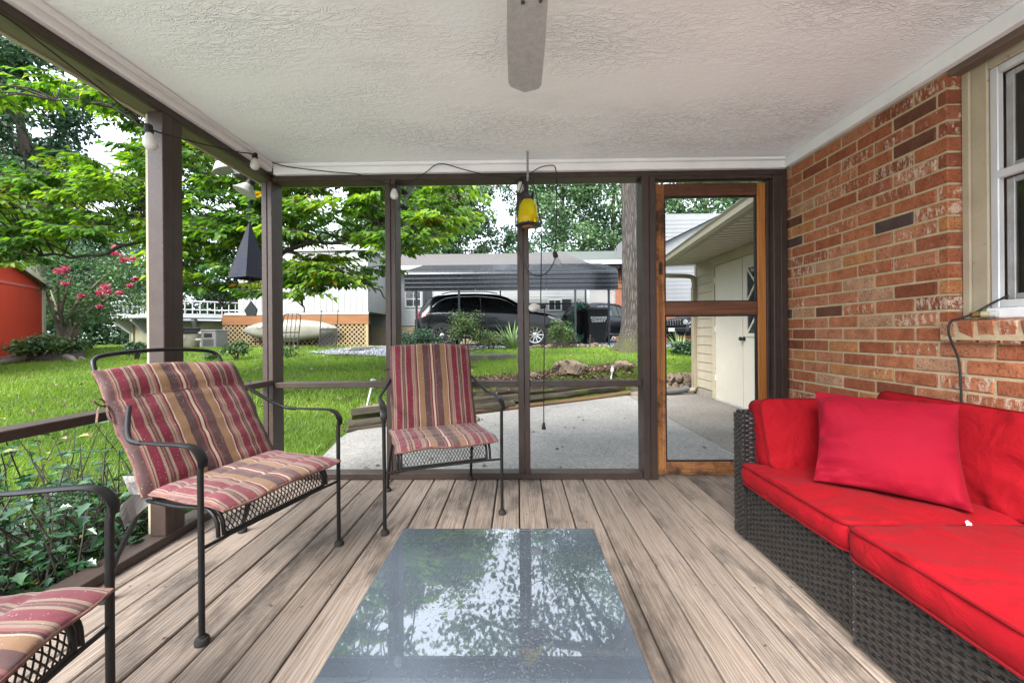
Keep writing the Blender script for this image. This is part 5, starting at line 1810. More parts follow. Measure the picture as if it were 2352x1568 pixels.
# ------------------------------------------------------------------ landscape timbers
M_LOG = simple('mossy_grey_timber', (0.060, 0.050, 0.033), (0.020, 0.017, 0.012), rough=0.95, scale=7, stretch=(0.25, 1, 1), bump=0.9, bscale=30, bdist=0.02, specks=(0.055, 0.065, 0.014), speck_scale=9, speck_at=0.58, per_object=True)
M_LOGT = simple('tan_weathered_timber', (0.15, 0.085, 0.04), (0.085, 0.052, 0.027), rough=0.9, scale=7, stretch=(0.2, 1, 1), bump=0.8, bscale=30, bdist=0.015, per_object=True)
def log(label, a, b, r, mat, seed):
 a, b = Vector(a), Vector(b)
 Lg = (b - a).length
 rr_ = random.Random(seed)
 n, m = 12, max(8, int(Lg / 0.16))
 rings = []
 ph = [rr_.uniform(0, 6) for _ in range(4)]
 for i in range(m + 1):
  t = i / m
  ring = []
  for k in range(n):
   an = 2 * math.pi * k / n
   rad = r * (1 + 0.10 * math.sin(3 * an + ph[0] + t * 3) + 0.07 * math.sin(5 * an + ph[1] - t * 5) + 0.09 * rr_.uniform(-1, 1))
   if i in (0, m):
    rad *= 0.93
   # three sides rounded, one sawn flat on top and bottom
   zz = max(-r * 0.82, min(r * 0.82, rad * math.sin(an)))
   ring.append((t * Lg, rad * math.cos(an), zz + 0.012 * math.sin(t * 4 + ph[2])))
  rings.append(ring)
 mb = MB().loft(rings)
 o = mb.build('landscape_timber', mat, None, 50)
 x = (b - a).normalized()
 y = Vector((0, 0, 1)).cross(x).normalized()
 z = x.cross(y)
 o.matrix_world = Matrix.Translation(a) @ Matrix((x, y, z)).transposed().to_4x4()
 return tag(o, label, 'timber', 'timbers edging the patio bank')
ux, uy = 0.848, 0.530            # direction of the timber wall
def tl(s, off, z):                # s metres along the wall from its near end, off = behind the front face
 return (-1.95 + ux * s - uy * off, 4.60 + uy * s + ux * off, z)
log('lowest mossy timber at the near left end of the retaining edge', tl(-0.05, 0.06, -0.06), tl(2.25, 0.07, -0.055), 0.074, M_LOG, 1)
log('second mossy timber lying on the lowest one at the near end', tl(0.0, 0.10, 0.045), tl(2.35, 0.11, 0.05), 0.072, M_LOG, 2)
log('top mossy timber ending near the centre post, grooved and dark', tl(0.75, 0.16, 0.15), tl(3.1, 0.17, 0.155), 0.070, M_LOG, 3)
log('long tan timber lying flush on the patio edge below the mossy ones', tl(1.3, 0.035, -0.085), tl(4.75, 0.055, -0.085), 0.042, M_LOGT, 4)
log('far mossy timber in the lower row towards the drain pipe', tl(2.28, 0.10, 0.005), tl(4.60, 0.10, 0.0), 0.066, M_LOG, 5)
log('far mossy timber in the middle row towards the drain pipe', tl(2.38, 0.14, 0.105), tl(4.50, 0.13, 0.10), 0.066, M_LOG, 6)
log('far mossy timber on top of the row towards the drain pipe', tl(3.12, 0.19, 0.195), tl(4.35, 0.18, 0.185), 0.060, M_LOG, 7)
log('short dark timber stub lying on the lawn corner of the patio', tl(-0.2, 0.0, -0.135), tl(1.25, 0.015, -0.115), 0.045, M_LOG, 8)

# ------------------------------------------------------------------ rocks
M_ROCK = simple('tan_field_stone', (0.15, 0.115, 0.078), (0.07, 0.052, 0.036), rough=0.9, scale=5, bump=0.9, bscale=16, bdist=0.03, specks=(0.022, 0.019, 0.016), speck_scale=12, speck_at=0.56, per_object=True)
def rock(label, x, y, sx_, sy_, sz_, seed, sink=0.25, group=None, rz=0.0, z=None):
 bm = bmesh.new()
 bmesh.ops.create_icosphere(bm, subdivisions=3, radius=1)
 P = np.array([v.co for v in bm.verts])
 n = vnoise(P * 1.6 + seed * 7.1, seed) * 0.55 + vnoise(P * 4 + seed, seed + 3) * 0.22
 ridg = np.abs(vnoise(P * 3.4 + seed * 3, seed + 9) - 0.5) * 0.75
 s = 0.72 + n - ridg
 Q = P * s[:, None]
 # facets
 rr_ = np.random.default_rng(seed)
 for _ in range(7):
  d_ = unit(rr_.normal(size=3)); lim = rr_.uniform(0.62, 0.85)
  over = np.maximum(Q @ d_ - lim, 0)
  Q = Q - over[:, None] * d_ * 0.85
 for v, q in zip(bm.verts, Q):
  v.co = (q[0] * sx_, q[1] * sy_, q[2] * sz_)
 me = bpy.data.meshes.new('rock')
 bm.to_mesh(me)
 bm.free()
 me.materials.append(M_ROCK)
 me.polygons.foreach_set('use_smooth', [True] * len(me.polygons))
 me.set_sharp_from_angle(angle=math.radians(28))
 o = link('rock', me)
 o.location = (x, y, (gh(x, y) if z is None else z) + sz_ * (1 - sink) * 0.75)
 o.rotation_euler = (0, 0, rz)
 return tag(o, label, 'rock', group)
rock('big craggy tan boulder on the bank right of the centre post', px(1308, 6.7), 6.7, 0.26, 0.16, 0.17, 3)
rock('low brown rock on the bank beside the far solar light', px(1428, 7.3), 7.3, 0.20, 0.12, 0.085, 5)
rock('rounded tan rock at the foot of the door post on the bank', px(1462, 7.1), 7.1, 0.13, 0.10, 0.10, 7)
rock('flat leaning tan slab rock behind the left end of the timbers', px(862, 4.95), 4.95, 0.22, 0.10, 0.12, 9, rz=0.6)
rock('small pale rock jammed under the timbers beside the chair back', px(1089, 5.05), 5.05, 0.07, 0.06, 0.075, 11, z=-0.16)
rock('small grey-brown rock at the lawn edge of the bank near the centre post', px(1228, 6.3), 6.3, 0.10, 0.08, 0.06, 13)
GE = 'stones edging the gravel'
edge_lab = ['dark brown edging stone before the front wheel of the parked car', 'reddish edging stone between the front wheel and the azalea', 'round tan edging stone under the azalea at the carport', 'pale angular edging stone left of the metal carport leg',
   'white-tan edging stone just right of the wooden stick base', 'low brown edging stone near the last carport leg', 'small tan edging stone beside the oak trunk']
for i_, (u_, w_) in enumerate(((1235, 0.20), (1268, 0.22), (1300, 0.13), (1318, 0.12), (1338, 0.13), (1365, 0.16), (1388, 0.11))):
 rock(edge_lab[i_], px(u_, 11.75), 11.75, w_, 0.11, 0.075 + 0.02 * (i_ % 3), 20 + i_, group=GE)
GS = 'stones of the low wall behind the patio'
wl_lab = ['big brown stone at the lower left of the low rubble wall', 'brown stone in the lower row of the rubble wall, second from the door stile', 'rusty stone in the lower row of the rubble wall beside the drain pipe', 'dark stone in the lower row under the downspout',
    'pale stone on top of the rubble wall beside the door stile', 'tan stone on top of the rubble wall, second from the door stile', 'brown flat stone on top of the rubble wall', 'small stone on top of the rubble wall beside the downspout']
for i_ in range(8):
 lower = i_ < 4
 u_ = 1532 + (i_ % 4) * 17 + (0 if lower else 7)
 rock(wl_lab[i_], px(u_, 7.66), 7.66, 0.115, 0.10, 0.125, 40 + i_, sink=0.33, group=GS, z=-0.14 if lower else 0.05)

# ------------------------------------------------------------------ stump slab and small ground things
def lumpy_disc(name, label, cat, x, y, r, h, mat, seed, ry=None):
 rr_ = random.Random(seed)
 n = 28
 amp = [rr_.uniform(-0.12, 0.12) for _ in range(n)]
 amp = [(amp[i - 1] + amp[i] + amp[(i + 1) % n]) / 2 for i in range(n)]
 rings = []
 for s, zz in ((1.12, -0.12), (1.04, 0.0), (1.0, h * 0.6), (0.97, h), (0.7, h + 0.012), (0.35, h + 0.004), (0.05, h + 0.01)):
  rings.append([((r * s * (1 + amp[k])) * math.cos(2 * math.pi * k / n), (ry or r) * s * (1 + amp[k]) * math.sin(2 * math.pi * k / n), zz + rr_.uniform(-0.01, 0.01)) for k in range(n)])
 o = MB().loft(rings).build(name, mat, None, 45)
 o.location = (x, y, gh(x, y))
 return tag(o, label, cat)
M_STUMP = simple('grey_moss_stump', (0.075, 0.072, 0.05), (0.04, 0.042, 0.024), rough=0.95, scale=6, bump=0.8, bscale=30, bdist=0.02, specks=(0.09, 0.11, 0.02), speck_scale=8, speck_at=0.6)
lumpy_disc('tree_stump', 'flat mossy grey tree stump in the lawn before the parked car', 'stump', px(1115, 8.9), 8.9, 0.72, 0.11, M_STUMP, 3, ry=0.45)
sp_ = MB()
M_BARKD = simple('dark_rotten_wood', (0.07, 0.055, 0.042), (0.03, 0.025, 0.02), rough=0.95, scale=8, bump=0.9, bscale=25, bdist=0.03)
x_, y_ = px(120, 10.6), 10.6
old = thing('old_stump', 'rotten low stump with spreading surface roots beside the red shed', 'stump', (x_, y_, gh(x_, y_)))
rg = []
for s, zz in ((1.0, -0.1), (0.95, 0.10), (0.86, 0.20), (0.6, 0.17), (0.2, 0.12)):
 rg.append([(0.75 * s * math.cos(k * math.pi / 10) * (1 + 0.15 * math.sin(k * 2.3)), 0.5 * s * math.sin(k * math.pi / 10) * (1 + 0.12 * math.sin(k * 1.7)), zz + 0.05 * math.sin(k * 1.9)) for k in range(20)])
MB().loft(rg).build('stump_base', M_BARKD, old, 50)
rt = MB()
for q, (ex, ey) in enumerate(((-1.1, -0.55), (-1.6, -0.25), (-0.5, -0.8), (1.0, -0.3), (0.9, 0.1))):
 pts = bez([(ex * 0.35, ey * 0.35, 0.10), (ex * 0.7, ey * 0.6, 0.06), (ex, ey, 0.02 - 0.02 * q), (ex * 1.35, ey * 1.25, -0.06)], 14)
 rt.tube(pts, [0.10 * (1 - i / len(pts)) + 0.015 for i in range(len(pts))], 8)
rt.build('root', simple('grey_root_bark', (0.22, 0.19, 0.15), (0.12, 0.10, 0.08), rough=0.95, scale=9, bump=0.7), old, 60)

def solar_light(label, u, Y, v_top, v_bot, lean):
 x = px(u, Y)
 z0, z1 = pz(v_bot, Y, u), pz(v_top, Y, u)
 h = z1 - z0
 o = thing('solar_path_light', label, 'path light', (x, Y, z0), 0, 'solar path lights')
 o.rotation_euler = (0, lean, 0)
 MB().lathe([(0.010, -0.08), (0.012, 0.0), (0.012, h * 0.55)], 10).build('stake', M_ALU, o, 40)
 MB().lathe([(0.014, h * 0.55), (0.030, h * 0.57), (0.030, h * 0.88)], 14).build('lens', glass_mat('cloudy_plastic', (0.85, 0.85, 0.82), trans=0.35, base=(0.5, 0.5, 0.47)), o, 40)
 MB().lathe([(0.036, h * 0.88), (0.038, h * 0.90), (0.036, h * 0.97), (0.01, h)], 14).build('cap', simple('steel_cap', (0.35, 0.35, 0.35), rough=0.35, metal=0.8), o, 40)
 return o
solar_light('leaning solar path light on the bank near the door post', 1402, 7.0, 838, 872, 0.16)
solar_light('leaning solar path light on the lawn left of the back armchair', 845, 4.9, 868, 918, 0.25)
sk = MB().tube([at(1352, 790, 11.2) - Vector((0, 0, 0.35)), at(1356, 768, 11.2)], 0.012, 6).build('wooden_stick', M_BARKD)
sk.location = (0, 0, 0)
tag(sk, 'thin dark stick standing in the grass before the carport', 'stick')
pot_x, pot_y = px(585, 3.15), 3.15
pot = MB().lathe([(0.075, 0.0), (0.08, 0.01), (0.10, 0.15), (0.118, 0.152), (0.122, 0.205), (0.112, 0.208), (0.104, 0.17), (0.03, 0.165)], 26, Matrix.Translation((0, 0, 0)), caps=False)
pot.lathe([(0.0, 0.163), (0.104, 0.168)], 20)
po_ = pot.build('flower_pot', simple('terracotta', (0.36, 0.13, 0.065), (0.27, 0.10, 0.05), rough=0.8, scale=9, bump=0.2), None, 40)
po_.location = (pot_x, pot_y, gh(pot_x, pot_y) - 0.0)
tag(po_, 'terracotta flower pot on the ground outside the corner post', 'pot')
# corrugated drain pipe by the garage downspout
dp = MB()
path = bez([(3.10, 7.22, -0.03), (2.85, 7.12, -0.055), (2.55, 7.08, -0.06), (2.25, 7.10, -0.055), (2.05, 7.16, -0.04)], 110)
dp.tube(path, [0.052 + (0.008 if (i // 1) % 2 else 0.0) for i in range(len(path))], 14)
dpo = dp.build('drain_pipe', simple('grey_corrugated_plastic', (0.05, 0.048, 0.046), (0.07, 0.066, 0.06), rough=0.6, scale=10), None, 30)
tag(dpo, 'grey corrugated drain pipe lying from the downspout along the patio edge', 'pipe')

rear = MB().box(-9.0, 1.80, -9.0, -1.30, -0.30, -0.150).build('bounce_pad', concrete_mat('pale_bounce_concrete', (0.74, 0.73, 0.70), (0.66, 0.65, 0.62)))  # added pale slab, out of view, throws light up at the ceiling
rear['kind'] = 'structure'
# ------------------------------------------------------------------ building helpers
M_SIDE_W = simple('pale_grey_siding', (0.27, 0.275, 0.275), (0.235, 0.24, 0.24), rough=0.55, scale=3, bump=0.05)
M_SIDE_B = simple('beige_siding', (0.35, 0.305, 0.225), (0.30, 0.26, 0.19), rough=0.55, scale=3, bump=0.05)
M_WHITE = simple('white_paint', (0.42, 0.42, 0.42), (0.37, 0.37, 0.37), rough=0.5, scale=4, bump=0.05)
M_DARKGLASS = simple('dark_window_glass', (0.02, 0.025, 0.028), (0.035, 0.04, 0.042), rough=0.06, scale=2, bump=0.0, spec=0.7)
M_SHINGLE = simple('grey_shingle', (0.135, 0.125, 0.12), (0.09, 0.085, 0.085), rough=0.95, scale=14, bump=0.4, bscale=60)
M_SHINGLE2 = simple('green_grey_shingle', (0.11, 0.125, 0.115), (0.08, 0.09, 0.085), rough=0.95, scale=14, bump=0.4, bscale=60)
M_NAVY = simple('dark_navy_steel', (0.008, 0.010, 0.014), (0.013, 0.015, 0.020), rough=0.24, scale=5, bump=0.05, metal=0.0, spec=0.5)
M_ORANGE_WOOD = simple('orange_deck_wood', (0.21, 0.095, 0.036), (0.16, 0.07, 0.027), rough=0.75, scale=6, stretch=(0.2, 1, 1))
M_LATTICE = simple('tan_lattice_wood', (0.33, 0.25, 0.14), (0.24, 0.175, 0.095), rough=0.85, scale=10, per_object=True)
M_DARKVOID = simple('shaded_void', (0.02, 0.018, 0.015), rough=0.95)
_lap = {}
def lap_board_mesh(length, expo, mat, axis='x'):
 """one clapboard: bottom edge stands proud, top tucked under the next; runs along +x, faces -y"""
 key = (round(length, 3), expo, mat.name)
 if key not in _lap:
  t = 0.016
  mb = MB().prism([(0.0, 0.0), (-t, 0.0), (-0.003, expo * 1.02), (0.0, expo * 1.02)], 0, length, axis='x')
  _lap[key] = mb.mesh('siding_board', mat)
 return _lap[key]
def clad(parent, origin, direction, length, height, expo, mat, holes=()):
 """clapboards up a wall; holes = (s0, s1, z0, z1) openings in wall coordinates"""
 d = Vector((direction[0], direction[1], 0)).normalized()
 nrm = Vector((d.y, -d.x, 0))
 M0 = Matrix.Translation(Vector(origin)) @ Matrix((d, -nrm, Vector((0, 0, 1)))).transposed().to_4x4()
 z = 0.0
 while z < height - 0.02:
  spans = [(0.0, length)]
  for (s0, s1, z0, z1) in holes:
   if z + expo > z0 + 0.01 and z < z1 - 0.01:
    ns = []
    for a, b in spans:
     if s1 <= a or s0 >= b:
      ns.append((a, b))
     else:
      if s0 > a: ns.append((a, s0))
      if s1 < b: ns.append((s1, b))
    spans = ns
  for a, b in spans:
   if b - a > 0.03:
    link('siding_board', lap_board_mesh(b - a, expo, mat), parent, M=M0 @ Matrix.Translation((a, 0, z)))
  z += expo
def win(parent, inv, origin, direction, w, h, proud=0.03, frame_mat=None, grid=(1, 2), fw=0.06, name='window'):
 d = Vector((direction[0], direction[1], 0)).normalized()
 nrm = Vector((d.y, -d.x, 0))
 M0 = Matrix.Translation(Vector(origin)) @ Matrix((d, -nrm, Vector((0, 0, 1)))).transposed().to_4x4()
 mb = MB()
 for (a, b, c, e) in ((-fw, 0, -fw, h + fw), (w, w + fw, -fw, h + fw), (0, w, h, h + fw), (0, w, -fw, 0)):
  mb.box(a, b, -proud, 0.02, c, e)
 gx, gz = grid
 for i in range(1, gx):
  mb.box(w * i / gx - 0.015, w * i / gx + 0.015, -proud + 0.012, 0.018, 0.001, h - 0.001)
 for j in range(1, gz):
  mb.box(0.001, w - 0.001, -proud + 0.010, 0.017, h * j / gz - 0.02, h * j / gz + 0.02)
 f = mb.build(name, frame_mat or M_WHITE, parent)
 f.matrix_basis = inv @ M0
 MB().box(0.0, w, -0.004, 0.006, 0.0, h).build('pane', M_DARKGLASS, f)
 return f
def wpart(root, name, mb, mat, smooth=None, kind=None):
 """a part whose shape is given in world coordinates"""
 o = mb.build(name, mat, root, smooth, kind)
 o.matrix_basis = root.matrix_basis.inverted()
 return o
def W(root):
 """empty-free transform holder: world coordinates for nested helpers"""
 return root
def lattice(w, h, pitch=0.115, sw=0.038, t=0.008):
 mb = MB()
 def clip(a, b):
  (x0, y0), (x1, y1) = a, b
  t0, t1 = 0.0, 1.0
  dx, dy = x1 - x0, y1 - y0
  for p, q in ((-dx, x0), (dx, w - x0), (-dy, y0), (dy, h - y0)):
   if p == 0:
    if q < 0: return None
   else:
    r = q / p
    if p < 0: t0 = max(t0, r)
    else: t1 = min(t1, r)
  if t0 >= t1: return None
  return (x0 + dx * t0, y0 + dy * t0), (x0 + dx * t1, y0 + dy * t1)
 k = -h
 while k < w:
  c = clip((k, 0), (k + h, h))
  if c: mb.bar((c[0][0], -t, c[0][1]), (c[1][0], -t, c[1][1]), t, sw, up=(0, 1, 0)) if False else mb.bar((c[0][0], -t / 2 - 0.0005, c[0][1]), (c[1][0], -t / 2 - 0.0005, c[1][1]), sw, t, up=(0, 1, 0))
  c = clip((k, h), (k + h, 0))
  if c: mb.bar((c[0][0], t / 2 + 0.0005, c[0][1]), (c[1][0], t / 2 + 0.0005, c[1][1]), sw, t, up=(0, 1, 0))
  k += pitch * 1.414
 return mb
_sh = {}
def shingle_courses(parent, quad, mat, expo=0.16, tab=0.9):
 """real overlapping courses up a roof plane given as corners (eave a, eave b, ridge b, ridge a)"""
 a, b, c, d = [Vector(q) for q in quad]
 L = ((d - a).length + (c - b).length) / 2
 n = max(3, int(L / expo))
 for i in range(n):
  t0, t1 = i / n, (i + 1.25) / n
  p0, p1 = a.lerp(d, t0), b.lerp(c, t0)
  q0, q1 = a.lerp(d, min(t1, 1)), b.lerp(c, min(t1, 1))
  nrm = (b - a).cross(d - a).normalized()
  if nrm.z < 0: nrm = -nrm
  up0 = nrm * 0.016
  mb = MB()
  mb.add([p0 + up0, p1 + up0, q1 + nrm * 0.002, q0 + nrm * 0.002, p0, p1], [(0, 1, 2, 3), (0, 4, 5, 1)])
  o = mb.build('shingle_course', mat, parent)

# ------------------------------------------------------------------ garage on the right (beige lap siding)
GX = 3.27
gar = thing('garage', 'beige lap-sided garage with cream double doors beyond the screen door', 'garage', (GX, 5.5, PATIO_Z))
gar_inv = Matrix.Translation((-GX, -5.5, -PATIO_Z))
def gp(name, mb, mat, smooth=None, parent=None):
 o = mb.build(name, mat, parent or gar, smooth)
 if parent is None:
  o.matrix_basis = gar_inv
 return o
gp('foundation', MB().box(GX + 0.008, GX + 3.6, 3.0, 7.27, -0.4, 0.0), simple('garage_footing', (0.25, 0.22, 0.18), rough=0.9))
gp('wall', MB().box(GX + 0.02, GX + 3.6, 3.0, 7.25, 0.001, 2.45), M_SIDE_B)
# clapboards face the patio (-x): direction runs towards -y so the outside is -x
holes = [(7.25 - 6.60, 7.25 - 4.10, 0.0, 2.06)]
wall_root = gp('door_side', MB().box(GX + 0.012, GX + 0.0195, 3.05, 7.24, 0.01, 2.40), M_SIDE_B)
dvec = Vector((0, -1, 0))
holder = bpy.data.objects.new('siding', None)
COL.objects.link(holder); holder.parent = gar; holder.matrix_basis = gar_inv
clad(holder, (GX + 0.012, 7.18, 0.02), (0, -1), 4.1, 2.28, 0.152, M_SIDE_B, holes=[(7.18 - 6.62, 7.18 - 4.02, -1, 2.09)])
gp('corner_post', MB().box(GX - 0.012, GX + 0.06, 7.181, 7.262, 0.0, 2.30), M_SIDE_B)
M_DOOR = simple('cream_door_paint', (0.47, 0.435, 0.365), (0.42, 0.385, 0.32), rough=0.5, scale=2, bump=0.04)
cas = MB()
cas.box(GX - 0.022, GX + 0.03, 6.53, 6.615, -0.1, 2.085, 0.003)
cas.box(GX - 0.022, GX + 0.03, 4.03, 4.11, 0.0, 2.085, 0.003)
cas.box(GX - 0.024, GX + 0.03, 4.03, 6.615, 2.086, 2.19, 0.003)
cas.box(GX - 0.03, GX + 0.03, 3.9, 6.70, 2.191, 2.225, 0.003)
gp('door_casing', cas, simple('beige_casing', (0.38, 0.33, 0.235), (0.32, 0.28, 0.195), rough=0.55, scale=3, bump=0.05))
gp('threshold', MB().box(GX - 0.03, GX + 0.04, 4.11, 6.53, PATIO_Z, -0.103, 0.002), simple('grey_threshold', (0.3, 0.29, 0.27), rough=0.7))
d1 = gp('door', MB().box(GX - 0.004, GX + 0.03, 5.75, 6.525, -0.10, 2.08, 0.003), M_DOOR)
for zh in (0.25, 1.05, 1.85):
 hm = MB().tube([(GX - 0.010, 6.524, zh - 0.045), (GX - 0.010, 6.524, zh + 0.045)], 0.008, 8)
 hm.build('hinge', M_ALU, d1)
d2 = gp('door', MB().box(GX - 0.004, GX + 0.03, 4.13, 5.732, -0.10, 2.08, 0.003), M_DOOR)
kb = MB().lathe([(0.012, 0.0), (0.012, 0.03), (0.028, 0.04), (0.032, 0.055), (0.026, 0.068), (0.0, 0.072)], 16, Matrix.Translation((GX - 0.005, 5.70, 0.90)) @ Matrix.Rotation(math.radians(-90), 4, 'Y'))
kb.lathe([(0.034, 0.0), (0.034, 0.006)], 16, Matrix.Translation((GX - 0.005, 5.70, 0.90)) @ Matrix.Rotation(math.radians(-90), 4, 'Y'))
kb.build('door_knob', M_DARKMET, d2, 40)
# window of the second leaf with crossed diamond muntins
wy0, wy1, wz0, wz1 = 4.40, 5.60, 0.98, 1.90
wf = MB()
for (a, b, c, e) in ((wy0 - 0.05, wy0, wz0 - 0.05, wz1 + 0.05), (wy1, wy1 + 0.05, wz0 - 0.05, wz1 + 0.05), (wy0, wy1, wz1, wz1 + 0.05), (wy0, wy1, wz0 - 0.05, wz0)):
 wf.box(GX - 0.020, GX - 0.0045, a, b, c, e)
wfo = wf.build('window_frame', M_DOOR, d2)
MB().box(GX - 0.010, GX - 0.0048, wy0 + 0.001, wy1 - 0.001, wz0 + 0.001, wz1 - 0.001).build('pane', M_DARKGLASS, d2)
mun = MB()
ym, zm = (wy0 + wy1) / 2, (wz0 + wz1) / 2
nx_ = 3
for i_ in range(nx_):
 ya_, yb_ = wy0 + (wy1 - wy0) * i_ / nx_, wy0 + (wy1 - wy0) * (i_ + 1) / nx_
 mun.bar((GX - 0.016, ya_, wz0), (GX - 0.016, yb_, zm), 0.028, 0.010, up=(1, 0, 0))
 mun.bar((GX - 0.016, yb_, zm), (GX - 0.016, ya_, wz1), 0.028, 0.010, up=(1, 0, 0))
 mun.bar((GX - 0.018, yb_, wz0), (GX - 0.018, ya_, zm), 0.028, 0.010, up=(1, 0, 0))
 mun.bar((GX - 0.018, ya_, zm), (GX - 0.018, yb_, wz1), 0.028, 0.010, up=(1, 0, 0))
mun.build('muntin', M_DOOR, d2)
# overhanging eave: soffit, fascia, gutter
e0, e1 = at(1528, 606, 7.1), at(1744, 470, 3.78)
ez = 2.24
e0z, e1z = e0.z, e1.z
sof = MB()
A, B = Vector((e0.x, e0.y + 0.1, e0z - 0.03)), Vector((e1.x - 0.2, e1.y - 1.4, e1z - 0.03))
fv = [A, B, Vector((GX + 0.1, B.y, 2.24)), Vector((GX + 0.1, A.y, 2.24))]
sof.add([*fv, *[v + Vector((0, 0, 0.02)) for v in fv]], [(0, 1, 2, 3), (7, 6, 5, 4), (0, 4, 5, 1), (1, 5, 6, 2), (2, 6, 7, 3), (3, 7, 4, 0)])
gp('soffit', sof, simple('cream_vinyl_soffit', (0.47, 0.43, 0.35), (0.42, 0.385, 0.31), rough=0.5, scale=3, bump=0.02))
grv = MB()
nb = 34
for i_ in range(nb):
 t_ = (i_ + 0.5) / nb
 p_ = A.lerp(B, t_); q_ = fv[3].lerp(fv[2], t_)
 grv.bar(p_ - Vector((0, 0, 0.003)), q_ - Vector((0, 0, 0.003)), 0.010, 0.006)
gp('soffit_seam', grv, simple('soffit_shadow_line', (0.30, 0.26, 0.19), rough=0.7))
dirg = (B - A).normalized()
sd = Vector((-dirg.y, dirg.x, 0))
if sd.x > 0: sd = -sd
gprof = [(0.0, -0.03), (0.075, -0.03), (0.10, 0.00), (0.105, 0.055), (0.125, 0.085), (0.118, 0.092), (0.095, 0.06), (0.0, 0.06)]
rings = [[P_ + sd * a_ + Vector((0, 0, b_)) for a_, b_ in gprof] for P_ in (A, A.lerp(B, 0.5), B)]
gp('gutter', MB().loft(rings), simple('beige_gutter', (0.24, 0.215, 0.155), (0.20, 0.18, 0.13), rough=0.4, scale=3, bump=0.03))
rfm = MB()
rf = [A + sd * 0.06 + Vector((0, 0, 0.075)), B + sd * 0.06 + Vector((0, 0, 0.075)), Vector((GX + 1.9, B.y, 3.55)), Vector((GX + 1.9, A.y, 3.55))]
rfm.add([*rf, *[v - Vector((0, 0, 0.03)) for v in rf]], [(0, 1, 2, 3), (7, 6, 5, 4), (0, 4, 5, 1), (1, 5, 6, 2), (2, 6, 7, 3), (3, 7, 4, 0)])
gp('roof', rfm, M_SHINGLE_DARK)
gp('gable_wall', MB().prism([(GX + 0.05, 2.26), (GX + 1.9, 2.26), (GX + 1.9, 3.50)], 7.10, 7.2, axis='y'), M_SIDE_B)
ds = MB()
ds.tube(bez([A + sd * 0.05 + Vector((0, -0.06, -0.02)), A + sd * 0.04 + Vector((0.02, -0.06, -0.16)), Vector((GX - 0.12, 7.22, 2.02)), Vector((GX - 0.045, 7.215, 1.93)), Vector((GX - 0.042, 7.215, 1.8))], 24), 0.042, 8)
ds.box(GX - 0.085, GX - 0.014, 7.175, 7.255, -0.02, 1.82, 0.008)
ds.tube(bez([(GX - 0.05, 7.215, 0.0), (GX - 0.08, 7.21, -0.05), (GX - 0.2, 7.21, -0.06)], 8), 0.045, 8)
gp('downspout', ds, simple('beige_downspout', (0.25, 0.21, 0.145), (0.21, 0.18, 0.125), rough=0.45, scale=3, bump=0.03), 40)

# ------------------------------------------------------------------ white-sided house behind the garage
x0, x1, yy = px(1500, 19.5), px(1790, 19.5), 19.5
zt = pz(612, 19.5, 1560)
M_SIDE_F = simple('lowered_white_siding', (0.19, 0.195, 0.20), (0.165, 0.17, 0.175), rough=0.55, scale=3, bump=0.05)  # white siding in one even tone, lowered against overexposure
wh = thing('white_house', 'white lap-sided house with brick base behind the beige garage', 'house', (x0, yy, 0.55))
wh_inv = Matrix.Translation((-x0, -yy, -0.55))
def whp(name, mb, mat, smooth=None):
 o = mb.build(name, mat, wh, smooth)
 o.matrix_basis = wh_inv
 return o
zb = pz(692, 19.5, 1560)
whp('wall', MB().box(x0, x1, yy + 0.02, yy + 7, zb, zt + 2.6), M_SIDE_F)
hs_ = bpy.data.objects.new('siding', None); COL.objects.link(hs_); hs_.parent = wh; hs_.matrix_basis = wh_inv
clad(hs_, (x0, yy + 0.018, zb), (1, 0), x1 - x0, zt + 2.5 - zb, 0.2, M_SIDE_F)
whp('brick_base', MB().box(x0, x1, yy + 0.03, yy + 6.9, 0.4, zb - 0.002), simple('far_red_brick', (0.25, 0.10, 0.06), (0.17, 0.07, 0.045), rough=0.9, scale=18))
for u_ in (1541, 1574):
 wx = px(u_, yy)
 win(wh, wh_inv, (wx, yy + 0.0, pz(719, yy, u_)), (1, 0), 0.55, 0.38, grid=(1, 1))
# pale roof plane rising to the right
ra, rb_ = at(1500, 573, 19.2), at(1700, 470, 19.2)
rr2 = MB().add([(ra.x - 0.6, 19.1, ra.z - 0.2), (rb_.x, 19.1, rb_.z), (rb_.x + 3, 19.1, rb_.z - 1.6), (rb_.x + 3, 26, rb_.z - 1.6), (rb_.x, 26, rb_.z), (ra.x - 0.6, 26, ra.z - 0.2)],
      [(0, 1, 4, 5), (1, 2, 3, 4)])
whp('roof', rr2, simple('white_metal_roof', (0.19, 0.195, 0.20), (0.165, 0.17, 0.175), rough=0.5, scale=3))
whp('gable', MB().add([(ra.x - 0.5, 19.3, zt + 0.2), (rb_.x + 3, 19.3, zt + 0.2), (rb_.x + 2.9, 19.3, rb_.z - 1.62), (rb_.x, 19.3, rb_.z - 0.04), (ra.x - 0.5, 19.3, ra.z - 0.22)], [(0, 1, 2, 3, 4)]), M_SIDE_F)

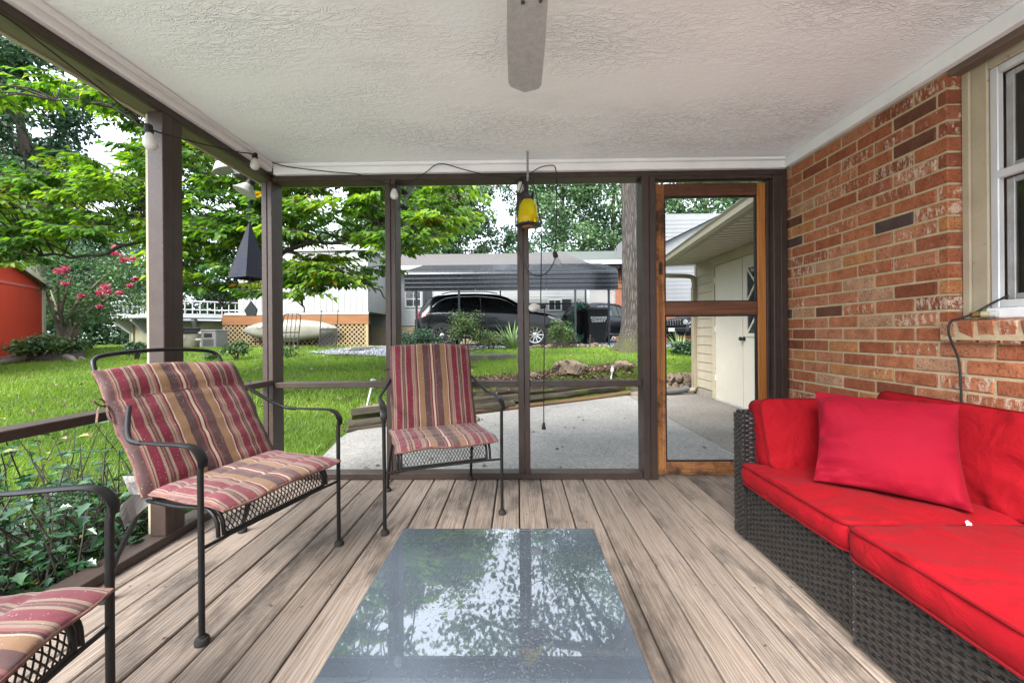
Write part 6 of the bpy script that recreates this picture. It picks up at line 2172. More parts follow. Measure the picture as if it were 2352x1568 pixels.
# ------------------------------------------------------------------ grey house with raised deck behind the carport
yy = 25.0
x0, x1 = px(1278, yy), px(1500, yy)
gh_ = thing('grey_house', 'grey house with screened porch, raised wooden deck and white lattice behind the carport', 'house', (x0, yy, 0.55))
g_inv = Matrix.Translation((-x0, -yy, -0.55))
def ghp(name, mb, mat, smooth=None, kind=None):
 o = mb.build(name, mat, gh_, smooth, kind)
 o.matrix_basis = g_inv
 return o
zE, zR, zD = pz(604, yy, 1380), pz(577, yy + 4, 1380), pz(656, yy, 1380)
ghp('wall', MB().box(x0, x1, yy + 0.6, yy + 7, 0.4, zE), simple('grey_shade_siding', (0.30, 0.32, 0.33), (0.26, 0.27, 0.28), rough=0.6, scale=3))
ro = ghp('roof', MB().add([(x0 - 1.2, yy - 0.3, zE + 0.12), (x1 + 0.8, yy - 0.3, zE + 0.12), (x1 + 0.8, yy + 4, zR), (x0 - 1.2, yy + 4, zR), (x0 - 1.2, yy + 8, zE), (x1 + 0.8, yy + 8, zE)], [(0, 1, 2, 3), (3, 2, 5, 4)]), M_SHINGLE2)
shingle_courses(ro, [(x0 - 1.2, yy - 0.3, zE + 0.125), (x1 + 0.8, yy - 0.3, zE + 0.125), (x1 + 0.8, yy + 4, zR + 0.005), (x0 - 1.2, yy + 4, zR + 0.005)], M_SHINGLE2, 0.35)
ghp('fascia', MB().box(x0 - 1.2, x1 + 0.8, yy - 0.34, yy - 0.28, zE - 0.12, zE + 0.12), M_WHITE)
for i_ in range(4):
 xa = px(1300 + i_ * 32, yy)
 ghp('porch_post', MB().box(xa - 0.05, xa + 0.05, yy - 0.05, yy + 0.05, zD, zE - 0.1), M_WHITE)
for i_ in range(4):
 xa = px(1302 + i_ * 32, yy)
 ghp('screen_panel', MB().box(xa + 0.06, xa + 0.78, yy + 0.02, yy + 0.03, zD + 1.0, zE - 0.14), M_DARKGLASS)
dk = ghp('raised_deck', MB().box(px(1335, yy), x1, yy - 0.9, yy + 0.5, zD - 0.28, zD), M_ORANGE_WOOD)
rl = MB()
xa, xb = px(1335, yy - 0.9), x1
rl.box(xa, xb, yy - 0.92, yy - 0.84, zD + 0.82, zD + 0.90)
rl.box(xa, xb, yy - 0.90, yy - 0.86, zD + 0.10, zD + 0.16)
k_ = xa
while k_ < xb:
 rl.box(k_, k_ + 0.04, yy - 0.90, yy - 0.86, zD + 0.161, zD + 0.819)
 k_ += 0.15
rl.build('railing', M_ORANGE_WOOD, dk)
zL = pz(694, yy, 1380)
lt_ = lattice(px(1412, yy) - px(1346, yy), zD - 0.3 - 0.62, 0.13, 0.05)
lo = lt_.build('lattice_screen', M_WHITE, gh_)
lo.matrix_basis = g_inv @ Matrix.Translation((px(1346, yy - 0.8), yy - 0.8, 0.62))
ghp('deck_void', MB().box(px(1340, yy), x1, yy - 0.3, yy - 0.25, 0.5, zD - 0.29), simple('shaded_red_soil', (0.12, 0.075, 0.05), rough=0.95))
bc = MB().box(px(1414, yy - 0.8), px(1432, yy - 0.8), yy - 0.85, yy - 0.4, 0.5, zD - 0.285)
ghp('brick_column', bc, simple('column_brick', (0.27, 0.11, 0.065), (0.18, 0.075, 0.05), rough=0.9, scale=18))

# ------------------------------------------------------------------ neighbour's house behind the carport
yy = 17.8
x0, x1 = px(846, yy), px(1350, yy)
nb_ = thing('neighbour_house', 'low pale siding house with brown-grey shingle roof behind the carport', 'house', (x0, yy, 0.55))
n_inv = Matrix.Translation((-x0, -yy, -0.55))
def nbp(name, mb, mat, smooth=None):
 o = mb.build(name, mat, nb_, smooth)
 o.matrix_basis = n_inv
 return o
zE = pz(612, yy - 0.5, 900)
zF = pz(748, yy, 870)
nbp('foundation', MB().box(x0 + 0.02, x1 - 0.02, yy + 0.05, yy + 8, 0.3, zF), simple('tan_foundation', (0.36, 0.29, 0.19), (0.30, 0.24, 0.16), rough=0.9, scale=4))
nbp('wall', MB().box(x0, x1, yy + 0.02, yy + 8, zF + 0.001, zE), M_SIDE_W)
sid = bpy.data.objects.new('siding', None); COL.objects.link(sid); sid.parent = nb_; sid.matrix_basis = n_inv
wz0_ = pz(703, yy, 950); wz1_ = pz(670, yy, 950)
wa, wb = px(934, yy), px(966, yy)
w2a, w2b = px(1262, yy), px(1288, yy)
w2z0, w2z1 = pz(711, yy, 1270), pz(690, yy, 1270)
clad(sid, (x0, yy + 0.018, zF), (1, 0), x1 - x0, zE - zF, 0.125, M_SIDE_W, holes=[(wa - x0 - 0.06, wb - x0 + 0.06, wz0_ - zF - 0.06, wz1_ - zF + 0.06), (w2a - x0 - 0.06, w2b - x0 + 0.06, w2z0 - zF - 0.06, w2z1 - zF + 0.06)])
win(nb_, n_inv, (wa, yy + 0.012, wz0_), (1, 0), wb - wa, wz1_ - wz0_, grid=(2, 2))
win(nb_, n_inv, (w2a, yy + 0.012, w2z0), (1, 0), w2b - w2a, w2z1 - w2z0, grid=(2, 1))
sh = MB().box(px(1292, yy), px(1312, yy), yy - 0.03, yy - 0.002, w2z0 - 0.05, w2z1 + 0.05)
nbp('shutter', sh, simple('black_shutter', (0.02, 0.022, 0.025), rough=0.5))
sh = MB().box(px(968, yy) + 0.08, px(968, yy) + 0.5, yy - 0.03, yy - 0.002, wz0_ - 0.05, wz1_ + 0.05)
nbp('shutter', sh, simple('black_shutter_far', (0.02, 0.022, 0.025), rough=0.5))
nbp('corner_trim', MB().box(x1 - 0.02, x1 + 0.08, yy - 0.03, yy + 0.1, zF, zE), M_WHITE)
dsp = MB().box(px(848, yy) - 0.02, px(848, yy) + 0.08, yy - 0.10, yy - 0.03, zF + 0.15, zE - 0.1, 0.01)
dsp.tube(bez([(px(848, yy) + 0.03, yy - 0.065, zF + 0.2), (px(848, yy) + 0.02, yy - 0.08, zF + 0.02), (px(848, yy) - 0.1, yy - 0.35, zF - 0.12)], 10), 0.05, 8)
nbp('downspout', dsp, M_WHITE, 40)
# hipped roof
zR = pz(583, yy + 4.2, 1100)
el, er = px(838, yy - 0.5), px(1362, yy - 0.5)
rl_, rr_2 = px(915, yy + 4.2), px(1296, yy + 4.2)
rv = [(el, yy - 0.5, zE), (er, yy - 0.5, zE), (rr_2, yy + 4.2, zR), (rl_, yy + 4.2, zR), (er, yy + 9, zE), (el, yy + 9, zE)]
ro = nbp('roof', MB().add(rv, [(0, 1, 2, 3), (1, 4, 2), (4, 5, 3, 2), (5, 0, 3)]), M_SHINGLE)
shingle_courses(ro, [(rv[0][0], rv[0][1], zE + 0.006), (rv[1][0], rv[1][1], zE + 0.006), (rv[2][0], rv[2][1], zR + 0.006), (rv[3][0], rv[3][1], zR + 0.006)], M_SHINGLE, 0.22)
nbp('fascia', MB().box(el, er, yy - 0.56, yy - 0.505, zE - 0.16, zE + 0.02), M_WHITE)

# ------------------------------------------------------------------ white board-and-batten addition on a lattice skirt
yy = 15.2
x0, x1 = px(512, yy), px(846, yy)
zT, zW, zBnd, zLat = pz(577, yy, 700), pz(717, yy, 700), pz(745, yy, 700), pz(797, yy, 700)
ad_ = thing('white_addition', 'white board-and-batten room raised on a brown band and tan lattice skirt', 'building', (x0, yy, 0.5))
a_inv = Matrix.Translation((-x0, -yy, -0.5))
def adp(name, mb, mat, smooth=None, kind=None):
 o = mb.build(name, mat, ad_, smooth, kind)
 o.matrix_basis = a_inv
 return o
M_BB = simple('white_board_panel', (0.28, 0.285, 0.27), (0.24, 0.245, 0.23), rough=0.55, scale=2, bump=0.03)
wl_ = adp('wall', MB().box(x0 + 0.6, x1, yy + 0.03, yy + 3.0, zW, zT), M_BB)
nbd = 22
wbd = (x1 - x0 - 0.6) / nbd
bmesh_ = MB().box(0.006, wbd - 0.006, -0.02, 0.004, 0, zT - zW - 0.05).mesh('wall_board', M_BB)
for i_ in range(nbd):
 link('wall_board', bmesh_, wl_, M=Matrix.Translation((x0 + 0.6 + i_ * wbd, yy + 0.022, zW + 0.02)))
adp('parapet', MB().box(x0 + 0.5, x1 + 0.12, yy - 0.08, yy + 3.1, zT, zT + 0.22), M_WHITE)
adp('sill_trim', MB().box(x0 + 0.1, x1 + 0.03, yy - 0.05, yy + 0.02, zW - 0.09, zW - 0.002), M_WHITE)
adp('band_board', MB().box(x0, x1 + 0.02, yy - 0.03, yy + 0.02, zBnd, zW - 0.092), M_ORANGE_WOOD)
adp('corner_post', MB().box(x1 - 0.10, x1, yy - 0.02, yy + 0.05, 0.4, zBnd - 0.002), M_LATTICE)
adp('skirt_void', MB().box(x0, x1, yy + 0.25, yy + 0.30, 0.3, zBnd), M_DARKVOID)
lt_ = lattice(x1 - x0 - 0.1, zBnd - 0.45, 0.125, 0.040)
lo = lt_.build('lattice_skirt', M_LATTICE, ad_)
lo.matrix_basis = a_inv @ Matrix.Translation((x0, yy, 0.45))
for u_ in (600, 735):
 adp('boat_bracket', MB().box(px(u_, yy) - 0.03, px(u_, yy) + 0.03, yy - 0.55, yy - 0.01, pz(781, yy - 0.3, u_) - 0.09, pz(781, yy - 0.3, u_) - 0.045), M_DARKMET)

# kayak hung on its side
yk = yy - 0.30
ka, kb_ = px(556, yk), px(779, yk)
kz0, kz1 = pz(782, yk, 667), pz(733, yk, 667)
kzc, kh = (kz0 + kz1) / 2, (kz1 - kz0) / 2
ky = thing('kayak', 'cream kayak hung on its side against the tan lattice', 'kayak', ((ka + kb_) / 2, yk, kz0))
rings = []
m = 26
for i_ in range(m + 1):
 t = -1 + 2 * i_ / m
 w_ = max(0.015, (1 - abs(t) ** 2.3)) ** 0.75
 cx_ = (ka + kb_) / 2 + t * (kb_ - ka) / 2
 cz_ = kzc + 0.05 * (t * t) * (1 if t > 0 else 0.3) - 0.02
 ring = []
 for k in range(16):
  an = 2 * math.pi * k / 16
  yv = -math.cos(an) * 0.22 * w_ * (1.0 if math.cos(an) > 0 else 0.8)
  zv = math.sin(an) * kh * w_
  if math.cos(an) > 0.3:      # moulded channels along the hull
   yv += 0.022 * w_ * math.cos(6 * an)
  ring.append((cx_, yk + yv, cz_ + zv))
 rings.append(ring)
wpart(ky, 'hull', MB().loft(rings), simple('cream_polyethylene', (0.21, 0.205, 0.165), (0.16, 0.155, 0.125), rough=0.45, scale=3, bump=0.05), 60)
hl = MB()
for u_ in (590, 742):
 p_ = at(u_, 752, yk - 0.235)
 hl.tube(bez([p_, p_ + Vector((0.05, -0.03, -0.05)), p_ + Vector((0.16, -0.03, -0.05)), p_ + Vector((0.21, 0, 0.02))], 12), 0.012, 6)
wpart(ky, 'carry_handle', hl, M_CORD)
# black luggage rack frame and black screen panel leaning by the kayak
def lean_frame(name, label, cat, u0, u1, v0, v1, Y, bars_v, bars_h, r, lean=0.25, mesh=None, rounded=True):
 xa, xb = px(u0, Y), px(u1, Y)
 xm = (xa + xb) / 2
 zb_, zt_ = gh(xm, Y), pz(v0, Y + lean, (u0 + u1) / 2)
 o = thing(name, label, cat, (xm, Y, zb_))
 H = zt_ - zb_
 w = (xb - xa) / 2
 mb = MB()
 rot = lambda x, z: (x, lean * z / H, z)
 if rounded:
  mb.tube([rot(*p) for p in ((-w, 0.01), (-w, H - 0.15), (-w + 0.04, H - 0.04), (-w + 0.13, H), (w - 0.13, H), (w - 0.04, H - 0.04), (w, H - 0.15), (w, 0.01))], r, 7)
 else:
  mb.tube([rot(*p) for p in ((-w, 0.01), (-w, H), (w, H), (w, 0.01))], r, 6)
  mb.tube([rot(*p) for p in ((-w, 0.02), (w, 0.02))], r, 6)
 for i_ in range(1, bars_v + 1):
  x_ = -w + 2 * w * i_ / (bars_v + 1)
  mb.tube([rot(x_, 0.05), rot(x_, H - 0.01)], r * 0.8, 6)
 for f_ in bars_h:
  mb.tube([rot(-w, H * f_), rot(w, H * f_)], r * 1.2, 6)
 mb.build('frame', M_CORD, o, 50)
 if mesh:
  ms_ = MB()
  n_ = 26
  for i_ in range(1, n_):
   x_ = -w + 2 * w * i_ / n_
   ms_.tube([rot(x_, 0.04), rot(x_, H * mesh)], 0.005, 4, caps=False)
  n2_ = int(n_ * H * mesh / (2 * w))
  for j_ in range(1, n2_):
   ms_.tube([rot(-w, H * mesh * j_ / n2_), rot(w, H * mesh * j_ / n2_)], 0.005, 4, caps=False)
  ms_.build('mesh_panel', M_CORD, o)
 return o
lean_frame('luggage_rack', 'black tubular luggage rack with upright bars leaning on the kayak', 'rack', 643, 683, 720, 790, 13.9, 3, (0.45, 0.2), 0.018)
lean_frame('screen_panel', 'black framed mesh panel standing before the kayak end', 'panel', 732, 771, 713, 795, 13.8, 0, (0.5,), 0.02, 0.2, mesh=0.5, rounded=False)
# splash block
sb = thing('splash_block', 'pale concrete splash block below the white downspout on the gravel', 'splash block', (px(832, 12.6), 12.6, gh(px(832, 12.6), 12.6) + 0.035), math.radians(-35))
bl_ = MB()
bl_.box(-0.14, 0.14, -0.5, 0.5, 0.0, 0.03, 0.006)
bl_.box(-0.14, -0.10, -0.5, 0.5, 0.031, 0.09, 0.006)
bl_.box(0.10, 0.14, -0.5, 0.5, 0.031, 0.09, 0.006)
bl_.build('trough', simple('splash_concrete', (0.33, 0.31, 0.25), (0.26, 0.25, 0.2), rough=0.9, scale=8), sb)

# ------------------------------------------------------------------ above-ground pool
PCX, PCY, PR = -14.35, 18.0, 2.55
zg = 0.5
pool = thing('swimming_pool', 'round above-ground pool with cream and teal wall and white fence', 'pool', (PCX, PCY, zg))
H_ = pz(736, 15.5, 420) - zg
M_TEAL = simple('teal_pool_wall', (0.10, 0.23, 0.21), (0.08, 0.19, 0.175), rough=0.5, scale=3)
M_POOLC = simple('cream_pool_wall', (0.27, 0.25, 0.155), (0.23, 0.215, 0.135), rough=0.55, scale=3)
npan = 18
for i_ in range(npan):
 a0, a1 = 2 * math.pi * i_ / npan, 2 * math.pi * (i_ + 1) / npan
 if math.sin((a0 + a1) / 2) > 0.5:
  continue
 pts = [(PR * math.cos(a), PR * math.sin(a)) for a in np.linspace(a0, a1, 4)]
 mb = MB()
 mb.add([(x, y, 0) for x, y in pts] + [(x, y, H_) for x, y in pts], [(k, k + 1, k + 5, k + 4) for k in range(3)])
 mb.build('wall_panel', M_TEAL if i_ % 3 == 1 else M_POOLC, pool)
 up = MB().box(-0.07, 0.07, -0.06, 0.05, 0, H_ + 0.02, 0.01)
 u_o = up.build('wall_upright', M_POOLC, pool)
 u_o.matrix_basis = Matrix.Translation((PR * math.cos(a0), PR * math.sin(a0), 0)) @ Matrix.Rotation(a0 + math.pi / 2, 4, 'Z')
 bq = MB().prism([(0.0, H_ - 0.55), (0.55, H_ - 0.02), (0.55, H_ + 0.06), (0.0, H_ + 0.06)], -0.05, 0.05, axis='y')
 b_o = bq.build('deck_bracket', M_WHITE, pool)
 b_o.matrix_basis = Matrix.Rotation(a0, 4, 'Z') @ Matrix.Translation((PR + 0.02, 0, 0))
ring = MB()
n_ = 72
pr = [(PR - 0.15, H_ + 0.07), (PR + 0.62, H_ + 0.07), (PR + 0.64, H_ + 0.10), (PR + 0.62, H_ + 0.20), (PR - 0.15, H_ + 0.20)]
rings = [[(r * math.cos(2 * math.pi * k / n_), r * math.sin(2 * math.pi * k / n_), z) for r, z in pr] for k in range(n_)]
ring.loft(rings + [rings[0]], caps=False)
ring.build('walkway', M_WHITE, pool, 40)
fz0, fz1 = H_ + 0.22, pz(692, 15.2, 420) - zg
fe = MB()
for k in range(84):
 a = 2 * math.pi * k / 84
 if math.sin(a) > 0.3: continue
 x, y = (PR + 0.58) * math.cos(a), (PR + 0.58) * math.sin(a)
 fe.box(x - 0.016, x + 0.016, y - 0.016, y + 0.016, fz0 + 0.02, fz1)
for zz, th in ((fz0, 0.03), (fz1, 0.03)):
 fe.tube([((PR + 0.58) * math.cos(2 * math.pi * k / n_), (PR + 0.58) * math.sin(2 * math.pi * k / n_), zz) for k in range(n_)], th, 6, closed=True)
fe.build('fence', M_WHITE, pool)
MB().lathe([(0.0, H_ - 0.1), (PR - 0.02, H_ - 0.1)], 48, caps=False).build('water', simple('pool_water', (0.05, 0.25, 0.3), (0.04, 0.22, 0.28), rough=0.08, scale=3, bump=0.2), pool)
# pump filter and heater
fx, fy = px(437, 14.4), 14.4
pf = thing('pool_filter', 'cream pool filter tank with black lid beside the pool', 'pool filter', (fx, fy, gh(fx, fy)))
hh = pz(752, fy, 437) - gh(fx, fy)
MB().lathe([(0.20, 0.0), (0.23, 0.03), (0.26, 0.1), (0.28, hh * 0.5), (0.29, hh * 0.70)], 20).build('tank', simple('cream_tank', (0.42, 0.38, 0.27), (0.36, 0.33, 0.23), rough=0.5, scale=4), pf, 50)
MB().lathe([(0.31, hh * 0.70), (0.34, hh * 0.72), (0.34, hh * 0.78), (0.30, hh * 0.82), (0.30, hh * 0.97), (0.26, hh), (0.0, hh)], 20).build('lid', M_CORD, pf, 40)
MB().box(-0.07, 0.07, -0.292, -0.280, hh * 0.42, hh * 0.66).build('label', M_WHITE, pf)
MB().box(-0.5, 0.8, -0.35, 0.35, -0.05, 0.012, 0.01).build('base_pad', simple('dark_pad', (0.05, 0.055, 0.055), rough=0.8), pf)
pp = MB()
pp.tube(bez([(0.28, 0, hh * 0.72), (0.6, 0, hh * 0.74), (0.85, 0, hh * 0.62), (0.92, 0, hh * 0.3), (0.92, 0, 0.12)], 20), 0.05, 8)
pp.tube([(0.3, -0.1, 0.30), (0.9, -0.1, 0.30)], 0.05, 8)
pp.tube([(0.48, 0.0, 0.02), (0.48, 0.0, 0.34)], 0.10, 10)
pp.build('pipe', simple('white_pvc', (0.55, 0.54, 0.48), (0.48, 0.47, 0.42), rough=0.4, scale=4), pf, 50)
hx, hy = px(493, 14.3), 14.3
ht = thing('pool_heater', 'grey slatted pool heater box beside the lattice skirt', 'pool heater', (hx, hy, gh(hx, hy)))
hh = pz(760, hy, 493) - gh(hx, hy)
ww = (px(510, hy) - px(476, hy)) / 2
MB().box(-ww, ww, -0.3, 0.3, 0.0, hh, 0.02).build('cabinet', simple('grey_cabinet', (0.20, 0.195, 0.185), (0.16, 0.155, 0.15), rough=0.5, scale=4), ht)
MB().box(-ww - 0.02, ww + 0.02, -0.32, 0.32, hh + 0.001, hh + 0.04, 0.01).build('lid', simple('light_grey_lid', (0.28, 0.28, 0.27), rough=0.5), ht)
MB().box(-ww * 0.55, ww * 0.5, -0.306, -0.3005, hh * 0.62, hh * 0.86).build('control_panel', M_DARKGLASS, ht)
gr_ = MB()
for k in range(10):
 gr_.box(-ww * 0.65 + k * ww * 0.14, -ww * 0.65 + k * ww * 0.14 + ww * 0.06, -0.306, -0.3005, hh * 0.12, hh * 0.52)
gr_.build('vent', M_CORD, ht)

# ------------------------------------------------------------------ red shed
sa, sb_ = Vector((px(-60, 9.3), 9.3, 0)), Vector((px(103, 12.0), 12.0, 0))
dS = (sb_ - sa).normalized()
nS = Vector((dS.y, -dS.x, 0))      # outward: towards the camera
Ls = (sb_ - sa).length
zc = pz(660, 12.0, 103)
zlft = pz(600, 9.3, -60)
shed = thing('red_shed', 'bright red garden shed with cream corner trim beside the flowering tree', 'shed', tuple(sa) [:2] + (gh(sa.x, sa.y),), math.atan2(dS.y, dS.x))
z0s = gh(sa.x, sa.y)
M_REDWALL = simple('red_shed_paint', (0.46, 0.042, 0.018), (0.40, 0.035, 0.015), rough=0.6, scale=3, bump=0.1, bscale=60)
M_SHEDTRIM = simple('shed_cream_trim', (0.50, 0.47, 0.36), (0.43, 0.40, 0.30), rough=0.6, scale=6)
MB().prism([(Ls, -0.3), (Ls, zc - z0s), (-1.2, zc - z0s + 1.15), (-3.4, zc - z0s), (-3.4, -0.3)], 0.0, 2.6, axis='y').build('wall', M_REDWALL, shed)
MB().box(Ls - 0.15, Ls + 0.02, -0.025, 0.08, -0.2, zc - z0s - 0.02).build('corner_trim', M_SHEDTRIM, shed)
MB().box(-3.4, Ls - 0.152, -0.018, -0.002, zc - z0s - 0.10, zc - z0s - 0.03).build('trim_board', simple('faded_red_trim', (0.45, 0.11, 0.09), (0.4, 0.09, 0.075), rough=0.6), shed)
rk = MB()
sl = 1.15 / (Ls + 1.2)
rk.add([(-1.2, -0.14, zc - z0s + 1.15 + 0.02), (Ls + 0.25, -0.14, zc - z0s - 0.25 * sl + 0.02), (Ls + 0.25, 2.7, zc - z0s - 0.25 * sl + 0.02), (-1.2, 2.7, zc - z0s + 1.17),
  (-1.2, -0.14, zc - z0s + 1.15 + 0.10), (Ls + 0.25, -0.14, zc - z0s - 0.25 * sl + 0.10), (Ls + 0.25, 2.7, zc - z0s - 0.25 * sl + 0.10), (-1.2, 2.7, zc - z0s + 1.25)],
    [(0, 1, 2, 3), (7, 6, 5, 4), (0, 4, 5, 1), (1, 5, 6, 2), (2, 6, 7, 3), (3, 7, 4, 0)])
rk.build('roof', simple('shed_shingle', (0.22, 0.22, 0.19), (0.16, 0.16, 0.14), rough=0.9, scale=12), shed)
fb = MB().bar((-1.2, -0.155, zc - z0s + 1.15 + 0.04), (Ls + 0.25, -0.155, zc - z0s - 0.25 * sl + 0.04), 0.025, 0.13)
fb.build('barge_board', M_SHEDTRIM, shed)

# ------------------------------------------------------------------ metal carport
yc0, yc1 = 12.35, 17.2
cx0, cx1 = px(930, yc0), px(1421, yc0)
cp = thing('carport', 'dark navy corrugated metal carport over the black parked car', 'carport', (cx0, yc0, 0.55))
c_inv = Matrix.Translation((-cx0, -yc0, -0.55))
def cpp(name, mb, mat, smooth=None):
 o = mb.build(name, mat, cp, smooth)
 o.matrix_basis = c_inv
 return o
zE, zP = pz(622, yc0, 1200), pz(667, yc0, 1200)
zRg = pz(609, (yc0 + yc1) / 2, 1200)
# ribbed sheet: three panels side by side, profile runs up the front and over the roof
def ribbed(pts, nrib_len=0.115, depth=0.034):
 out = []
 for (a, b) in zip(pts[:-1], pts[1:]):
  a, b = Vector(a), Vector(b)
  L = (b - a).length
  n = max(1, int(L / nrib_len))
  nn = Vector((0, -(b - a).z, (b - a).y)).normalized()
  if nn.y > 0 and abs(nn.y) > 0.5: nn = -nn
  for i in range(n):
   for f, hgt in ((0.0, 0), (0.55, 0), (0.65, 1), (0.88, 1)):
    out.append(a.lerp(b, (i + f) / n) + nn * depth * hgt)
 out.append(Vector(pts[-1]))
 return out
prof = ribbed([(0, yc0, zP), (0, yc0, zE - 0.07)]) + [Vector((0, yc0 + 0.01, zE - 0.03)), Vector((0, yc0 + 0.05, zE + 0.01))] + ribbed([(0, yc0 + 0.12, zE + 0.03), (0, (yc0 + yc1) / 2, zRg)]) + ribbed([(0, (yc0 + yc1) / 2, zRg), (0, yc1, zE)])
segs = 3
for i_ in range(segs):
 xa = cx0 + (cx1 - cx0) * i_ / segs
 xb = cx0 + (cx1 - cx0) * (i_ + 1) / segs - 0.008
 mb = MB()
 n_ = len(prof)
 mb.add([(xa, p.y, p.z) for p in prof] + [(xb, p.y, p.z) for p in prof], [(k, k + 1, n_ + k + 1, n_ + k) for k in range(n_ - 1)])
 cpp('roof_sheet', mb, M_NAVY)
for u_ in (957, 1055, 1196, 1322, 1399):
 xa = px(u_, yc0 + 0.05)
 cpp('post', MB().box(xa - 0.03, xa + 0.03, yc0 + 0.03, yc0 + 0.09, gh(xa, yc0) - 0.02, zE - 0.1, 0.004), M_NAVY)
for u_ in (980, 1150, 1345):
 xa = px(u_, yc1)
 cpp('post', MB().box(xa - 0.03, xa + 0.03, yc1 - 0.06, yc1, gh(xa, yc1) - 0.02, zE - 0.03, 0.004), M_NAVY)
cpp('side_beam', MB().box(cx0 + 0.1, cx1 - 0.1, yc1 - 0.055, yc1 - 0.005, zP - 0.10, zP - 0.04), M_NAVY)
cpp('base_rail', MB().box(cx0 + 0.3, cx0 + 4.4, yc0 + 0.035, yc0 + 0.085, gh(0, yc0) + 0.01, gh(0, yc0) + 0.06), M_NAVY)
# ------------------------------------------------------------------ vehicles
M_CARBLACK = simple('black_car_paint', (0.0035, 0.004, 0.005), (0.005, 0.0055, 0.0065), rough=0.16, scale=2, bump=0.0, coat=0.0, spec=0.28)
M_CARGLASS = simple('tinted_car_glass', (0.005, 0.006, 0.007), (0.009, 0.010, 0.011), rough=0.04, scale=2, bump=0.0, spec=0.4)
M_CARGLASS_L = simple('light_car_glass', (0.05, 0.06, 0.06), (0.04, 0.05, 0.05), rough=0.05, scale=2, bump=0.0, spec=0.5)
M_CHROME = simple('chrome', (0.60, 0.61, 0.62), (0.5, 0.5, 0.51), rough=0.18, metal=1.0, scale=4, bump=0.0)
M_TYRE = simple('tyre_rubber', (0.009, 0.009, 0.009), (0.015, 0.0145, 0.014), rough=0.85, scale=20)
M_PLASTIC = simple('black_plastic', (0.008, 0.008, 0.009), (0.012, 0.012, 0.012), rough=0.55, scale=10)
M_TAIL = simple('red_tail_lens', (0.30, 0.009, 0.009), (0.22, 0.006, 0.007), rough=0.15, scale=8, bump=0.0)
M_HEAD = simple('clear_head_lens', (0.25, 0.26, 0.27), (0.16, 0.17, 0.18), rough=0.08, scale=12, bump=0.0, spec=0.8)
M_MIRROR_WHITE = simple('number_plate', (0.6, 0.6, 0.6), rough=0.5)
SUV = [(0.00, .70, .48, .80, .92, .70), (0.05, .86, .40, .92, 1.06, .80), (0.14, .94, .34, 1.06, 1.18, .82), (0.30, .97, .30, 1.14, 1.46, .72), (0.52, .98, .28, 1.17, 1.70, .67), (0.85, .985, .26, 1.18, 1.775, .67),
    (1.4, .99, .26, 1.17, 1.82, .68), (2.1, .99, .26, 1.15, 1.825, .685), (2.7, .99, .26, 1.13, 1.79, .68), (3.1, .99, .26, 1.12, 1.69, .68), (3.45, .99, .26, 1.11, 1.49, .71), (3.80, .985, .26, 1.09, 1.24, .80),
    (4.15, .98, .26, 1.05, 1.155, .80), (4.5, .96, .27, .99, 1.10, .77), (4.8, .92, .28, .90, 1.0, .70), (5.0, .84, .32, .78, .88, .62), (5.10, .72, .38, .70, .78, .52)]
